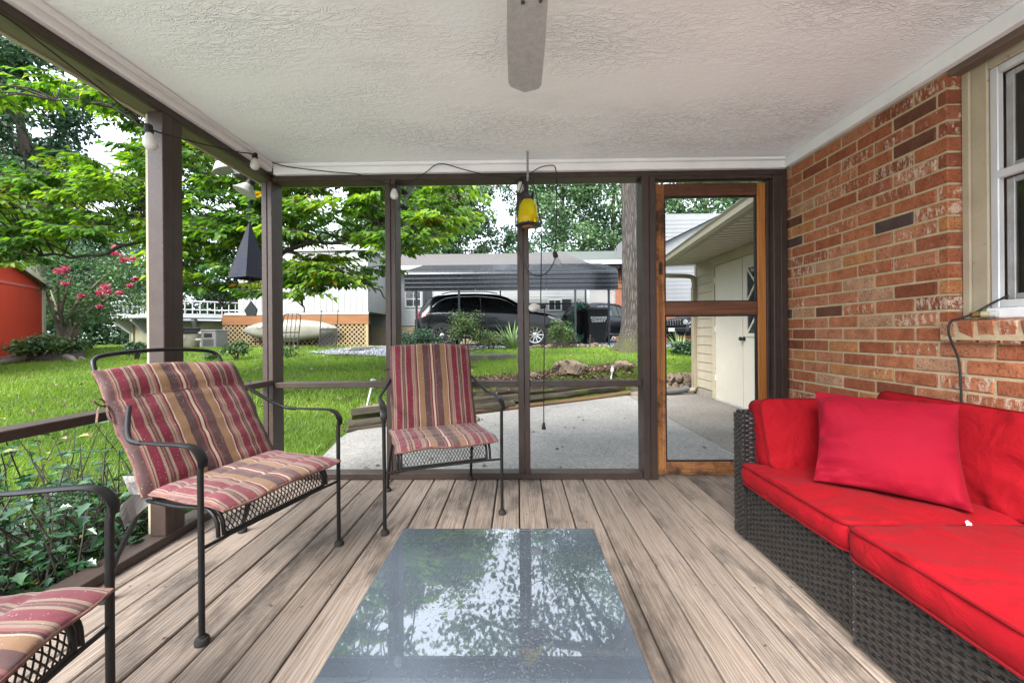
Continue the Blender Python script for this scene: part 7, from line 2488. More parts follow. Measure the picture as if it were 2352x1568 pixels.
def car(name, label, cat, loc, rz, S, wheels, wr, side_windows, tail=True, paint=M_CARBLACK, glass=M_CARGLASS, roof_rails=False, grille=False, doors=(), chrome_line=True):
 o = thing(name, label, cat, loc, rz)
 zof = 0.0
 def half(x):
  for a, b in zip(S[:-1], S[1:]):
   if a[0] <= x <= b[0]:
    f = (x - a[0]) / (b[0] - a[0])
    return [a[i] + (b[i] - a[i]) * f for i in range(6)]
  return list(S[-1] if x > S[-1][0] else S[0])
 # refine the stations with Catmull-Rom
 xs_ = np.linspace(S[0][0], S[-1][0], 60)
 tab = np.array(S)
 rings = []
 sm = []
 for x in xs_:
  h = half(x)
  sm.append(h)
 sm = np.array(sm)
 k = np.array([0.25, 0.5, 0.25])
 for c in range(1, 6):
  p = np.pad(sm[:, c], 1, mode='edge')
  sm[:, c] = np.convolve(p, k, 'valid')
 for h in sm:
  x, w, zb, zl, zt, wt = h
  hp = [(0, zb), (w * 0.82, zb), (w * 0.96, zb + 0.06), (w, zb + 0.20), (w * 1.005, (zb + zl) * 0.52), (w * 0.985, zl - 0.10), (w * 0.955, zl), (wt + (w * 0.955 - wt) * 0.5, (zl + zt - 0.05) / 2), (wt, max(zt - 0.06, zl + 0.02)), (wt * 0.86, zt - 0.012), (wt * 0.4, zt + 0.008), (0, zt + 0.012)]
  ring = [(x, -y, z) for y, z in hp] + [(x, y, z) for y, z in reversed(hp[1:-1])]
  rings.append(ring)
 MB().loft(rings).build('body', paint, o, 38)
 def ysurf(x, z):
  i = np.interp(x, sm[:, 0], np.arange(len(sm)))
  a = sm[int(i)]; b = sm[min(int(i) + 1, len(sm) - 1)]; f = i - int(i)
  w, zb, zl, zt, wt = (a[1:] + (b[1:] - a[1:]) * f)
  if z <= zl:
   return np.interp(z, [zb + 0.2, (zb + zl) * .52, zl - 0.1, zl], [w, w * 1.005, w * 0.985, w * 0.955])
  return np.interp(z, [zl, (zl + zt - 0.05) / 2, max(zt - 0.06, zl + 0.02)], [w * 0.955, wt + (w * 0.955 - wt) * 0.5, wt])
 def side_panel(poly, off, name, mat, parent=None, both=True):
  for s in ((-1, 1) if both else (-1,)):
   # fill with a fan of strips so that the panel follows the curved side
   xs2 = [p[0] for p in poly]
   x0_, x1_ = min(xs2), max(xs2)
   mb = MB()
   cols = []
   for i in range(17):
    x = x0_ + (x1_ - x0_) * (i + (0.001 if i == 0 else (-0.001 if i == 16 else 0))) / 16
    zs = []
    for (p, q) in zip(poly, poly[1:] + poly[:1]):
     if (p[0] - x) * (q[0] - x) <= 0 and p[0] != q[0]:
      zs.append(p[1] + (q[1] - p[1]) * (x - p[0]) / (q[0] - p[0]))
    cols.append((x, min(zs), max(zs)))
   vs = []
   for (x, za, zb_) in cols:
    for j in range(4):
     z = za + (zb_ - za) * j / 3
     vs.append((x, s * (ysurf(x, z) + off), z))
   fs = [(i * 4 + j, (i + 1) * 4 + j, (i + 1) * 4 + j + 1, i * 4 + j + 1) for i in range(16) for j in range(3)]
   mb.add(vs, fs)
   mb.build(name, mat, parent or o, 60)
 for poly in side_windows:
  side_panel(poly, 0.006, 'side_window', glass)
 def edge_line(pts, r, name, mat, off=0.008, both=True):
  for s in ((-1, 1) if both else (-1,)):
   mb = MB()
   mb.tube([(x, s * (ysurf(x, z) + off), z) for x, z in pts], r, 5)
   mb.build(name, mat, o)
 if chrome_line and side_windows:
  x_all = [p for w_ in side_windows for p in w_]
  x0_, x1_ = min(p[0] for p in x_all), max(p[0] for p in x_all)
  top = []
  for x in np.linspace(x0_ + 0.02, x1_ - 0.02, 24):
   zc = max((z for w_ in side_windows for z in [max([p[1] + (q[1] - p[1]) * (x - p[0]) / (q[0] - p[0]) for p, q in zip(w_, w_[1:] + w_[:1]) if p[0] != q[0] and (p[0] - x) * (q[0] - x) <= 0] or [0])]), default=0)
   if zc > 0:
    top.append((x, zc + 0.015))
  edge_line(top, 0.018, 'chrome_trim', M_CHROME)
 for d_ in doors:
  edge_line([(d_, 0.42), (d_, 0.8), (d_, 1.05)], 0.004, 'door_seam', M_PLASTIC, 0.002)
  hx_ = d_ + 0.25
  for s in (-1, 1):
   MB().box(hx_ - 0.10, hx_ + 0.10, s * (ysurf(hx_, 0.95) + 0.018) - 0.016, s * (ysurf(hx_, 0.95) + 0.018) + 0.016, 0.935, 0.965, 0.006).build('door_handle', paint, o)
 edge_line([(wheels[0] + wr + 0.05, 0.36), ((wheels[0] + wheels[1]) / 2, 0.35), (wheels[1] - wr - 0.05, 0.36)], 0.022, 'sill_trim', M_CHROME, 0.0)
 for wx in wheels:
  for s in (-1, 1):
   yb_ = s * (ysurf(wx, 0.5))
   ar = MB()
   ar.lathe([(wr + 0.055, 0.0), (wr + 0.055, 0.006), (0.02, 0.006)], 28, Matrix.Translation((wx, yb_ + (0.004 if s > 0 else -0.010), wr)) @ Matrix.Rotation(math.radians(-90), 4, 'X'))
   ar.build('wheel_well_disc', M_PLASTIC, o, 40)  # flat black disc stands in for the shade of the wheel well
   MW = Matrix.Translation((wx, yb_ * 1.0 - s * 0.02, wr)) @ Matrix.Rotation(math.radians(90 * s), 4, 'X') if False else Matrix.Translation((wx, yb_ - s * 0.12, wr)) @ Matrix.Rotation(math.radians(90 if s < 0 else -90), 4, 'X')
   ty = MB()
   ty.lathe([(wr * 0.66, 0.0), (wr * 0.93, 0.0), (wr, 0.03), (wr, 0.13), (wr * 0.95, 0.16), (wr * 0.74, 0.168), (wr * 0.72, 0.155)], 32, MW, caps=False)
   wo = ty.build('wheel', M_TYRE, o, 40)
   rm = MB()
   rm.lathe([(wr * 0.70, 0.165), (wr * 0.725, 0.160), (wr * 0.71, 0.150), (wr * 0.66, 0.10), (wr * 0.1, 0.09)], 32, MW, caps=False)
   rm.build('rim', simple('dark_rim_barrel', (0.10, 0.10, 0.105), rough=0.4, metal=0.8) if 'dark_rim_barrel' not in bpy.data.materials else bpy.data.materials['dark_rim_barrel'], wo, 40)
   sp2 = MB()
   sp2.lathe([(wr * 0.70, 0.158), (wr * 0.715, 0.169), (wr * 0.67, 0.166), (wr * 0.65, 0.15)], 32, MW, caps=False)
   for q in range(10):
    a = 2 * math.pi * q / 10
    R2 = MW @ Matrix.Rotation(a, 4, 'Z')
    sp2.add([(wr * .12, -.028, .135), (wr * .12, .028, .135), (wr * .68, .018, .155), (wr * .68, -.018, .155), (wr * .12, -.022, .155), (wr * .12, .022, .155), (wr * .68, .012, .167), (wr * .68, -.012, .167)],
      [(4, 5, 6, 7), (0, 4, 7, 3), (1, 2, 6, 5)], R2)
   sp2.lathe([(wr * 0.17, 0.14), (wr * 0.17, 0.162), (wr * 0.12, 0.17), (0.0, 0.171)], 16, MW)
   sp2.build('spokes', M_CHROME, wo)
 L_ = S[-1][0]
 if tail:
  tz = sm[4][3]
  for s in (-1, 1):
   mb = MB()
   vs = []
   for x, za, zb_ in ((0.06, tz - 0.17, tz + 0.0), (0.16, tz - 0.17, tz + 0.03), (0.30, tz - 0.15, tz + 0.02), (0.44, tz - 0.10, tz - 0.02)):
    for z in (za, zb_):
     vs.append((x, s * (ysurf(x, z) + 0.012), z))
   mb.add(vs, [(0, 2, 3, 1), (2, 4, 5, 3), (4, 6, 7, 5)])
   mb.build('tail_light', M_TAIL, o)
 # headlights follow the front wing
 for s in (-1, 1):
  mb = MB()
  vs = []
  for x in np.linspace(L_ - 0.62, L_ - 0.10, 5):
   h = half(x)
   for z in (h[3] - 0.13 * ((x - L_ + 0.62) / 0.52) - 0.02, h[3] + 0.03):
    vs.append((x, s * (ysurf(x, min(z, h[3])) + 0.010 - max(0, z - h[3]) * 0.6), z))
  mb.add(vs, [(i * 2, i * 2 + 2, i * 2 + 3, i * 2 + 1) for i in range(4)])
  mb.build('headlight', M_HEAD, o)
 for s in (-1, 1):
  xm = [p for p in S if p[4] < 1.3 and p[0] > L_ * 0.5][0][0] - 0.32
  MB().box(xm - 0.05, xm + 0.07, s * 1.02 - 0.09, s * 1.02 + 0.09, half(xm)[3] + 0.03, half(xm)[3] + 0.16, 0.03).build('door_mirror', paint, o)
 # windscreen and rear glass
 def cross_glass(xa, xb, name, mat):
  mb = MB()
  rows = []
  for x in np.linspace(xa, xb, 6):
   i = np.interp(x, sm[:, 0], np.arange(len(sm)))
   a = sm[int(i)]; b = sm[min(int(i) + 1, len(sm) - 1)]; f = i - int(i)
   w, zb, zl, zt, wt = (a[1:] + (b[1:] - a[1:]) * f)
   rows.append([(x, y * wt * 0.9, zt + 0.016 - (0.02 if abs(y) > 0.9 else 0)) for y in (-1, -0.5, 0, 0.5, 1)])
  vs = [p for r in rows for p in r]
  mb.add(vs, [(i * 5 + j, (i + 1) * 5 + j, (i + 1) * 5 + j + 1, i * 5 + j + 1) for i in range(5) for j in range(4)])
  mb.build(name, mat, o, 60)
 roof_x = [p[0] for p in S if p[4] > max(q[4] for q in S) - 0.12]
 cowl = [p[0] for p in S if p[0] > roof_x[-1] and p[4] < p[3] + 0.17]
 cross_glass(roof_x[-1] + 0.08, cowl[0] - 0.04, 'windscreen', glass)
 back = [p[0] for p in S if p[0] < roof_x[0] and p[4] < p[3] + 0.17]
 cross_glass(back[-1] + 0.03, roof_x[0] - 0.05, 'rear_window', M_CARGLASS_L)
 if roof_rails:
  for s in (-1, 1):
   MB().tube([(0.9, s * 0.62, 1.80), (1.2, s * 0.63, 1.865), (2.4, s * 0.64, 1.87), (2.8, s * 0.63, 1.80)], 0.016, 6).build('roof_rail', M_CHROME, o, 50)
 if grille:
  fx = L_
  g = MB()
  for k in range(7):
   y = -0.42 + 0.14 * k
   g.box(fx - 0.03, fx + 0.045, y - 0.035, y + 0.035, 0.72, 0.98, 0.01)
  g.build('grille_slot', M_CHROME, o)
  MB().box(fx - 0.06, fx + 0.03, -0.6, 0.6, 0.68, 1.02, 0.03).build('grille_surround', M_PLASTIC, o)
  for s in (-1, 1):
   MB().lathe([(0.11, 0.0), (0.12, 0.02), (0.10, 0.05), (0.0, 0.06)], 18, Matrix.Translation((fx - 0.02, s * 0.68, 0.87)) @ Matrix.Rotation(math.radians(90), 4, 'Y')).build('headlight', M_HEAD, o, 50)
  MB().box(fx - 0.1, fx + 0.10, -0.84, 0.84, 0.42, 0.64, 0.05).build('bumper', M_PLASTIC, o)
  MB().box(fx + 0.101, fx + 0.108, -0.17, 0.17, 0.47, 0.62).build('number_plate', M_MIRROR_WHITE, o)
 return o
ySUV = 13.15 + 0.99
xr_, xf_ = px(949, 13.2), px(1302, 13.2)
sc_len = (xf_ - xr_) / 5.10
suv_win = [[(0.62, 1.30), (0.78, 1.50), (1.05, 1.64), (1.45, 1.69), (1.50, 1.22), (0.85, 1.20)],
     [(1.57, 1.22), (1.53, 1.69), (2.1, 1.70), (2.42, 1.67), (2.42, 1.19)],
     [(2.49, 1.19), (2.49, 1.665), (2.85, 1.62), (3.15, 1.52), (3.52, 1.28), (3.54, 1.17)]]
suv = car('parked_suv', 'large black parked car under the metal carport', 'car', (xr_, ySUV, gh((xr_ + xf_) / 2, 14.0) + 0.035), 0.0, SUV, (0.98, 4.05), 0.375, suv_win, doors=(1.53, 2.45), roof_rails=True)
suv.scale = (sc_len, 1, 1)
sd_ = car('parked_crossover', 'black parked car between the wheeled bin and the oak trunk', 'car', (px(1352, 16.4) - 0.6, 17.1, 0.60), math.radians(38), SUV, (0.98, 3.95), 0.36, suv_win, tail=False, glass=M_CARGLASS_L, doors=(1.53, 2.45), chrome_line=False)
sd_.scale = (0.88, 0.93, 0.96)
jx, jy = px(1560, 16.6), 16.6
jp = car('parked_offroader', 'black off-road car with slotted grille parked beyond the yucca', 'car', (jx + 3.6 + 0.3, jy + 2.6, 0.60), math.radians(180 + 28), SUV, (0.98, 3.95), 0.375, suv_win, tail=False, grille=True, chrome_line=False)
jp.scale = (0.88, 0.93, 0.95)

# ------------------------------------------------------------------ wheeled bin
bx_, by_ = px(1372 - 6, 14.6), 14.6
bin_ = thing('wheeled_bin', 'black wheeled rubbish bin lettered in white beside the carport', 'bin', (bx_, by_, gh(bx_, by_) + 0.03), math.radians(8))
bh = pz(706, by_, 1366) - gh(bx_, by_) - 0.05
M_BIN = simple('black_bin_plastic', (0.007, 0.007, 0.008), (0.011, 0.011, 0.012), spec=0.15, rough=0.5, scale=6)
rings = []
for z, wx, wy in ((0.06, 0.30, 0.28), (0.10, 0.31, 0.29), (bh * 0.88, 0.42, 0.38), (bh * 0.885, 0.445, 0.405), (bh * 0.93, 0.45, 0.41)):
 rings.append([(wx * a, wy * b, z) for a, b in ((-1, -0.9), (-0.9, -1), (0.9, -1), (1, -0.9), (1, 0.9), (0.9, 1), (-0.9, 1), (-1, 0.9))])
MB().loft(rings).build('tub', M_BIN, bin_)
MB().loft([[(wx * a, wy * b + dy, z) for a, b in ((-1, -1), (1, -1), (1, 1), (-1, 1))] for z, wx, wy, dy in ((bh * 0.932, 0.47, 0.43, 0), (bh * 0.955, 0.47, 0.43, 0), (bh, 0.40, 0.36, 0.0))]).build('lid', M_BIN, bin_)
hb_ = MB().tube([(-0.52, -0.3, bh * 0.90), (-0.52, 0.3, bh * 0.90)], 0.018, 8)
hb_.bar((-0.45, -0.3, bh * 0.90), (-0.53, -0.3, bh * 0.90), 0.03, 0.03)
hb_.bar((-0.45, 0.3, bh * 0.90), (-0.53, 0.3, bh * 0.90), 0.03, 0.03)
hb_.build('handle', M_BIN, bin_, 40)
for s in (-1, 1):
 MB().lathe([(0.02, 0), (0.13, 0), (0.15, 0.015), (0.15, 0.05), (0.13, 0.065), (0.09, 0.055), (0.02, 0.06)], 20, Matrix.Translation((-0.26, s * 0.30 + (0 if s > 0 else -0.065), 0.15 - 0.03)) @ Matrix.Rotation(math.radians(-90), 4, 'X')).build('wheel', M_TYRE, bin_, 40)
M_LETTER = simple('white_lettering', (0.70, 0.70, 0.70), rough=0.6)
def text_mesh(txt, size, name, mat, parent, M):
 cu = bpy.data.curves.new(name, 'FONT')
 cu.body = txt
 cu.size = size
 cu.align_x = 'CENTER'
 cu.extrude = 0.002
 cu.offset = 0.001
 cu.space_line = 0.9
 tmp = bpy.data.objects.new('tmp', cu)
 COL.objects.link(tmp)
 dg = bpy.context.evaluated_depsgraph_get()
 me = bpy.data.meshes.new_from_object(tmp.evaluated_get(dg))
 bpy.data.objects.remove(tmp)
 bpy.data.curves.remove(cu)
 me.materials.clear()
 me.materials.append(mat)
 return link(name, me, parent, None, M)
tilt_ = math.atan2(0.38 - 0.29, bh * 0.78)
text_mesh('ROANOKE\nCOUNTY', 0.125, 'lettering', M_LETTER, bin_, Matrix.Translation((0.03, -0.362, bh * 0.69)) @ Matrix.Rotation(math.radians(90) + tilt_, 4, 'X'))

# ------------------------------------------------------------------ hose on a holder
hx, hy = px(1330, 14.9), 14.9
hz = gh(hx, hy)
hose = thing('garden_hose', 'coiled green garden hose on a black stand beside the bin', 'hose', (hx, hy, hz))
zt_, zb_ = pz(696, hy, 1330) - hz, pz(778, hy, 1330) - hz
cl = MB()
pts = []
turns = 9
for k in range(turns * 22):
 a = 2 * math.pi * k / 22
 rr_ = 0.27 + 0.03 * math.sin(k * 0.31) + 0.02 * math.cos(k * 0.11)
 ext = 0.46 + 0.10 * math.sin(k * 0.047)
 pts.append((rr_ * math.cos(a) * 1.05, -0.12 + 0.16 * (k / (turns * 22)) + 0.02 * math.sin(k * 0.7), (zt_ + zb_) / 2 + (zt_ - zb_) * 0.5 * math.sin(a) * (0.86 + 0.12 * math.sin(k * 0.05)) - (0.1 if math.sin(a) < 0 else 0) * abs(math.cos(k * 0.1))))
cl.tube(pts, 0.016, 6)
cl.build('coil', simple('green_hose', (0.04, 0.20, 0.12), (0.03, 0.15, 0.09), rough=0.4, scale=6), hose, 60)
hs2 = MB()
hs2.tube([(0, 0.08, -0.02), (0, 0.08, zt_ + 0.02)], 0.022, 8)
for s in (-1, 1):
 hs2.tube(bez([(0, 0.08, zt_ - 0.05), (s * 0.10, 0.02, zt_ + 0.05), (s * 0.2, -0.06, zt_ - 0.02), (s * 0.14, -0.10, zt_ - 0.10)], 14), 0.014, 6)
hs2.tube(bez([(-0.09, 0.0, zt_ - 0.02), (0, -0.02, zt_ + 0.14), (0.09, 0.0, zt_ - 0.02)], 14), 0.012, 6)
hs2.box(-0.16, 0.16, 0.04, 0.07, zt_ * 0.45, zt_ * 0.85, 0.02)
hs2.build('stand', M_CORD, hose, 50)
# ------------------------------------------------------------------ vegetation
G_DOG = leaf_mat('dogwood_leaf', [(0.0, (0.024, 0.062, 0.016)), (0.35, (0.060, 0.135, 0.020)), (0.70, (0.125, 0.225, 0.024)), (0.93, (0.21, 0.30, 0.03)), (0.965, (0.30, 0.20, 0.02)), (1.0, (0.30, 0.12, 0.02))], trans=0.5)
G_MID = leaf_mat('oak_leaf', [(0.0, (0.032, 0.070, 0.032)), (0.5, (0.085, 0.155, 0.065)), (1.0, (0.16, 0.25, 0.11))], trans=0.3, rough=0.55)
G_DARK = leaf_mat('dark_evergreen_leaf', [(0.0, (0.012, 0.032, 0.016)), (0.5, (0.028, 0.066, 0.026)), (1.0, (0.055, 0.11, 0.04))], trans=0.22, rough=0.55)
G_CRAPE = leaf_mat('crape_leaf', [(0.0, (0.018, 0.046, 0.018)), (0.5, (0.045, 0.098, 0.03)), (1.0, (0.10, 0.17, 0.05))], trans=0.3, rough=0.5)
G_SHRUB = leaf_mat('shrub_leaf', [(0.0, (0.022, 0.05, 0.016)), (0.5, (0.055, 0.10, 0.028)), (0.85, (0.11, 0.15, 0.045)), (1.0, (0.20, 0.10, 0.04))], trans=0.25)
G_JUN = leaf_mat('juniper_leaf', [(0.0, (0.015, 0.04, 0.022)), (0.6, (0.035, 0.08, 0.04)), (1.0, (0.06, 0.12, 0.055))], trans=0.15)
G_HOLLY = leaf_mat('glossy_vine_leaf', [(0.0, (0.010, 0.035, 0.014)), (0.55, (0.022, 0.075, 0.022)), (0.88, (0.05, 0.14, 0.025)), (1.0, (0.22, 0.24, 0.03))], trans=0.18, rough=0.25, spec=0.6)
G_GRASS = leaf_mat('grass_blade', [(0.0, (0.05, 0.09, 0.014)), (0.45, (0.12, 0.205, 0.024)), (0.85, (0.20, 0.29, 0.034)), (1.0, (0.27, 0.24, 0.11))], trans=0.4, rough=0.5)
M_BARK = simple('grey_brown_bark', (0.11, 0.085, 0.065), (0.055, 0.042, 0.034), rough=0.95, scale=9, stretch=(1, 1, 0.25), bump=0.9, bscale=22, bdist=0.03)
M_TWIG = simple('dark_twig', (0.035, 0.028, 0.024), (0.055, 0.045, 0.037), rough=0.9, scale=20, bump=0.4)

def rnd_dirs(n, up=0.3):
 d = RNG.normal(size=(n, 3))
 d[:, 2] = d[:, 2] * 0.7 - up
 return unit(d)
def foliage(name, centres, sig, per, size, mat, parent, width=0.6, flat=0.75, up=0.25, cheap=True, bright=None):
 """leaves in clumps; tone varies at random by clump and by leaf"""
 C = np.asarray(centres, float)
 n = len(C) * per
 g = RNG.normal(size=(len(C), per, 3))
 rad = np.linalg.norm(g, axis=2, keepdims=True)
 g = g / np.maximum(rad, 1e-6) * np.minimum(rad, 2.0)
 sg = np.broadcast_to(np.asarray(sig, float).reshape(-1, 1, 1), (len(C), 1, 1))
 off = g * sg * np.array([1, 1, flat])
 P = (C[:, None, :] + off).reshape(-1, 3)
 D = rnd_dirs(n, up)
 Nn = unit(RNG.normal(size=(n, 3)) * 0.55 + np.array([0, 0, 1.0]))
 tone = np.repeat(RNG.normal(0, 0.22, len(C)), per)
 r = np.clip(0.45 + tone + RNG.normal(0, 0.18, n), 0, 0.94)
 sz = size * RNG.uniform(0.7, 1.3, n)
 f = quads_mesh if cheap else leaves_mesh
 return link(name, f(name, P, D, Nn, sz, mat, r, width=width), parent)
def make_tree(name, label, x, y, h, crown_c, crown_r, clumps, per, leaf, mat, trunk_r, seed, group=None, sig=0.115, zb=None, cat='tree', limbs=9, hollow=0.35):
 z0 = (gh(x, y) if zb is None else zb) - 0.1
 t = thing(name, label, cat, (x, y, z0), 0, group)
 rr_ = np.random.default_rng(seed)
 d = unit(rr_.normal(size=(clumps, 3)))
 r = (hollow + (1 - hollow) * rr_.random((clumps, 1)) ** 0.6)
 cc = np.array(crown_c) - np.array([x, y, z0])
 C = cc + d * r * np.array(crown_r)
 foliage('crown', C, sig * np.mean(crown_r) * rr_.uniform(0.6, 1.35, clumps), per, leaf * 1.15, mat, t)
 tb = MB()
 top = Vector(cc + np.array([0, 0, crown_r[2] * 0.45]))
 path = bez([(0, 0, 0), (0.02 * h * rr_.normal(), 0.02 * h * rr_.normal(), max(0.6, (cc[2] - crown_r[2]) * 0.8)), tuple(cc), tuple(top)], 16)
 rad = [trunk_r * (1.25 if i == 0 else 1.0) * (1 - 0.85 * i / (len(path) - 1)) for i in range(len(path))]
 tb.tube(path, rad, 9)
 tb.build('trunk', M_BARK, t, 60)
 lb_ = MB()
 for k in range(limbs):
  i = int(len(path) * (0.35 + 0.5 * k / limbs))
  a = path[i]
  b = Vector(C[rr_.integers(clumps)])
  mid = a.lerp(b, 0.5) + Vector((0, 0, -0.08 * (b - a).length))
  pp_ = bez([a, mid, b], 8)
  r0 = rad[i] * 0.55
  lb_.tube(pp_, [max(0.012, r0 * (1 - 0.9 * j / (len(pp_) - 1))) for j in range(len(pp_))], 6)
 lb_.build('limbs', M_BARK, t, 60)
 return t

# ---- big oak trunk with furrowed bark
ox, oy = px(1461, 10.4), 10.4
oz = gh(ox, oy)
oak = thing('oak_tree', 'big oak with furrowed grey bark and mossy foot beside the carport', 'tree', (ox, oy, oz))
def oak_mat():
 m, nt, b = new_mat('furrowed_oak_bark')
 L = nt.links.new
 mp = coords(nt, (1, 1, 0.10))
 n0 = nd(nt, 'TexNoise', Scale=5.0, Detail=4.0)
 L(mp.outputs[0], n0.inputs['Vector'])
 vo = nd(nt, 'TexVoronoi', Scale=26.0)
 vo.feature = 'DISTANCE_TO_EDGE'
 mxv = nd(nt, 'Mix', data_type='RGBA', blend_type='LINEAR_LIGHT')
 mxv.inputs['Factor'].default_value = 0.05
 L(mp.outputs[0], mxv.inputs['A']); L(n0.outputs['Color'], mxv.inputs['B'])
 L(mxv.outputs['Result'], vo.inputs['Vector'])
 r = ramp(nt, [(0.0, (0.012, 0.010, 0.008)), (0.12, (0.045, 0.037, 0.030)), (0.40, (0.10, 0.088, 0.075))])
 L(vo.outputs['Distance'], r.inputs[0])
 tc = nd(nt, 'TexCoord')
 sz = nd(nt, 'SeparateXYZ')
 L(tc.outputs['Object'], sz.inputs[0])
 n1 = nd(nt, 'TexNoise', Scale=4.0, Detail=5.0)
 L(tc.outputs['Object'], n1.inputs['Vector'])
 ma = nd(nt, 'Math', operation='MULTIPLY_ADD'); ma.inputs[1].default_value = 1.2
 L(n1.outputs['Fac'], ma.inputs[0]); 
 ng = nd(nt, 'Math', operation='MULTIPLY'); ng.inputs[1].default_value = -1.0
 L(sz.outputs['Z'], ng.inputs[0]); L(ng.outputs[0], ma.inputs[2])
 mr = nd(nt, 'MapRange'); mr.inputs['From Min'].default_value = 0.05; mr.inputs['From Max'].default_value = 0.5; mr.inputs['To Max'].default_value = 0.75
 L(ma.outputs[0], mr.inputs['Value'])
 mx = nd(nt, 'Mix', data_type='RGBA')
 L(mr.outputs[0], mx.inputs['Factor']); L(r.outputs[0], mx.inputs['A']); mx.inputs['B'].default_value = (0.05, 0.052, 0.012, 1)
 L(mx.outputs['Result'], b.inputs['Base Color'])
 b.inputs['Roughness'].default_value = 0.95
 bp = nd(nt, 'Bump', Strength=1.0, Distance=0.05)
 L(vo.outputs['Distance'], bp.inputs['Height']); L(bp.outputs[0], b.inputs['Normal'])
 return m
rings = []
hts = np.concatenate([np.linspace(-0.15, 1.0, 12), np.linspace(1.2, 12.5, 24)])
RT = 0.315
for z in hts:
 fl_ = 1 + 1.05 * math.exp(-max(z, 0) / 0.28) + 0.10 * math.exp(-z / 2.0) - 0.02 * z
 ring = []
 for k in range(40):
  a = 2 * math.pi * k / 40
  lob = 1 + (0.16 * math.exp(-max(z, 0) / 0.4)) * math.sin(5 * a + 0.7) + 0.03 * math.sin(9 * a + z * 1.1) + 0.02 * math.sin(17 * a + z * 3)
  ring.append((RT * fl_ * lob * math.cos(a) - 0.012 * z, RT * fl_ * lob * math.sin(a), z))
 rings.append(ring)
MB().loft(rings).build('trunk', oak_mat(), oak, 60)
C = np.array([[-1.6, 1.5, 8.9]]) + unit(RNG.normal(size=(70, 3))) * RNG.uniform(0.35, 1, (70, 1)) * np.array([4.6, 3.0, 2.2])
foliage('crown', C, np.full(70, 0.42), 60, 0.20, G_MID, oak)
lb_ = MB()
for k in range(12):
 b = Vector(C[k * 5])
 a = Vector((-0.09, 0, 7.2 + 0.15 * k))
 lb_.tube(bez([a, a.lerp(b, 0.5) + Vector((0, 0, 0.3)), b], 8), [0.16 * (1 - 0.85 * j / 8) for j in range(9)], 6)
lb_.build('limbs', M_BARK, oak, 60)

# ---- dogwood whose branches spread across the left bays (its trunk stands behind the corner post)
dx_, dy_ = px(622, 6.2), 6.2
dz_ = gh(dx_, dy_)
dog = thing('dogwood_tree', 'spreading dogwood with bright green leaves filling the left screen bays', 'tree', (dx_, dy_, dz_))
dO = Vector((dx_, dy_, dz_))
limb_px = [
 [(622, 880, 6.2), (621, 760, 6.2), (623, 660, 6.2), (626, 600, 6.2), (632, 540, 6.25), (628, 450, 6.3), (640, 330, 6.4), (660, 200, 6.4)],
 [(625, 612, 6.2), (650, 582, 6.1), (700, 560, 5.95), (760, 556, 5.85), (820, 548, 5.8), (870, 525, 5.75), (915, 506, 5.7), (985, 488, 5.6)],
 [(620, 600, 6.2), (596, 575, 6.05), (560, 558, 5.9), (510, 542, 5.8), (460, 520, 5.7), (410, 505, 5.6), (330, 500, 5.5), (250, 520, 5.4)],
 [(626, 560, 6.25), (560, 500, 6.3), (480, 480, 6.3), (380, 470, 6.3), (250, 450, 6.2), (120, 420, 6.2), (10, 410, 6.2)],
 [(628, 520, 6.25), (560, 440, 6.0), (470, 400, 5.7), (380, 350, 5.5), (300, 270, 5.3), (210, 235, 5.2), (130, 230, 5.2)],
 [(630, 500, 6.25), (700, 450, 6.0), (780, 420, 5.9), (860, 400, 5.8), (940, 420, 5.7), (1010, 440, 5.6), (1070, 470, 5.6)],
 [(622, 640, 6.2), (585, 640, 6.0), (555, 665, 5.9), (540, 690, 5.85), (505, 705, 5.8)],
 [(626, 630, 6.2), (665, 640, 6.05), (690, 680, 5.95), (698, 715, 5.9)],
 [(400, 520, 5.9), (300, 560, 5.7), (200, 590, 5.5), (100, 585, 5.4), (0, 600, 5.3), (-80, 610, 5.2)],
 [(660, 575, 6.1), (740, 610, 6.0), (800, 640, 5.9), (860, 660, 5.8), (890, 690, 5.75)],
 [(640, 400, 6.35), (560, 330, 6.6), (470, 270, 6.8), (380, 200, 6.9), (280, 140, 7.0)],
 [(650, 300, 6.4), (740, 260, 6.5), (850, 260, 6.4), (960, 330, 6.3)],
]
lm = MB()
limb_pts = []
for i_, lp in enumerate(limb_px):
 pts = bez([at(u, v, Y) - dO for u, v, Y in lp], 26)
 # a little crookedness
 pts = [p + Vector((math.sin(j * 0.9 + i_) * 0.015, math.cos(j * 1.3 + i_) * 0.02, math.sin(j * 1.7 + i_ * 2) * 0.018)) for j, p in enumerate(pts)]
 r0 = 0.105 if i_ == 0 else (0.040 if i_ in (1, 2) else 0.030)
 r1 = 0.03 if i_ == 0 else 0.008
 lm.tube(pts, [r0 + (r1 - r0) * j / (len(pts) - 1) for j in range(len(pts))], 8)
 if i_ > 0:
  limb_pts += pts[4:]
lm.tube([(0, 0, -0.1), (0, 0, 0.3)], [0.15, 0.11], 8)
lm.build('trunk', M_TWIG, dog, 60)
def dog_ok(u, v):
 if u < -160 or u > 1085 or v < 60:
  return False
 low = np.interp(u, [-160, 0, 60, 110, 330, 400, 470, 560, 650, 760, 830, 890, 940, 1000, 1085], [640, 625, 600, 560, 560, 640, 690, 690, 695, 700, 672, 640, 600, 560, 500])
 if v > low - 22:
  return False
 if ((u - 235) / 110) ** 2 + ((v - 312) / 52) ** 2 < 1:
  return False
 if u < 150 and v < 395 and v > 250:
  return False
 if u < 330 and v < 185:
  return False
 if u > 930 and v < np.interp(u, [930, 1000, 1085], [330, 410, 455]):
  return False
 return True
LP = np.array(limb_pts)
clumps = []
tries = 0
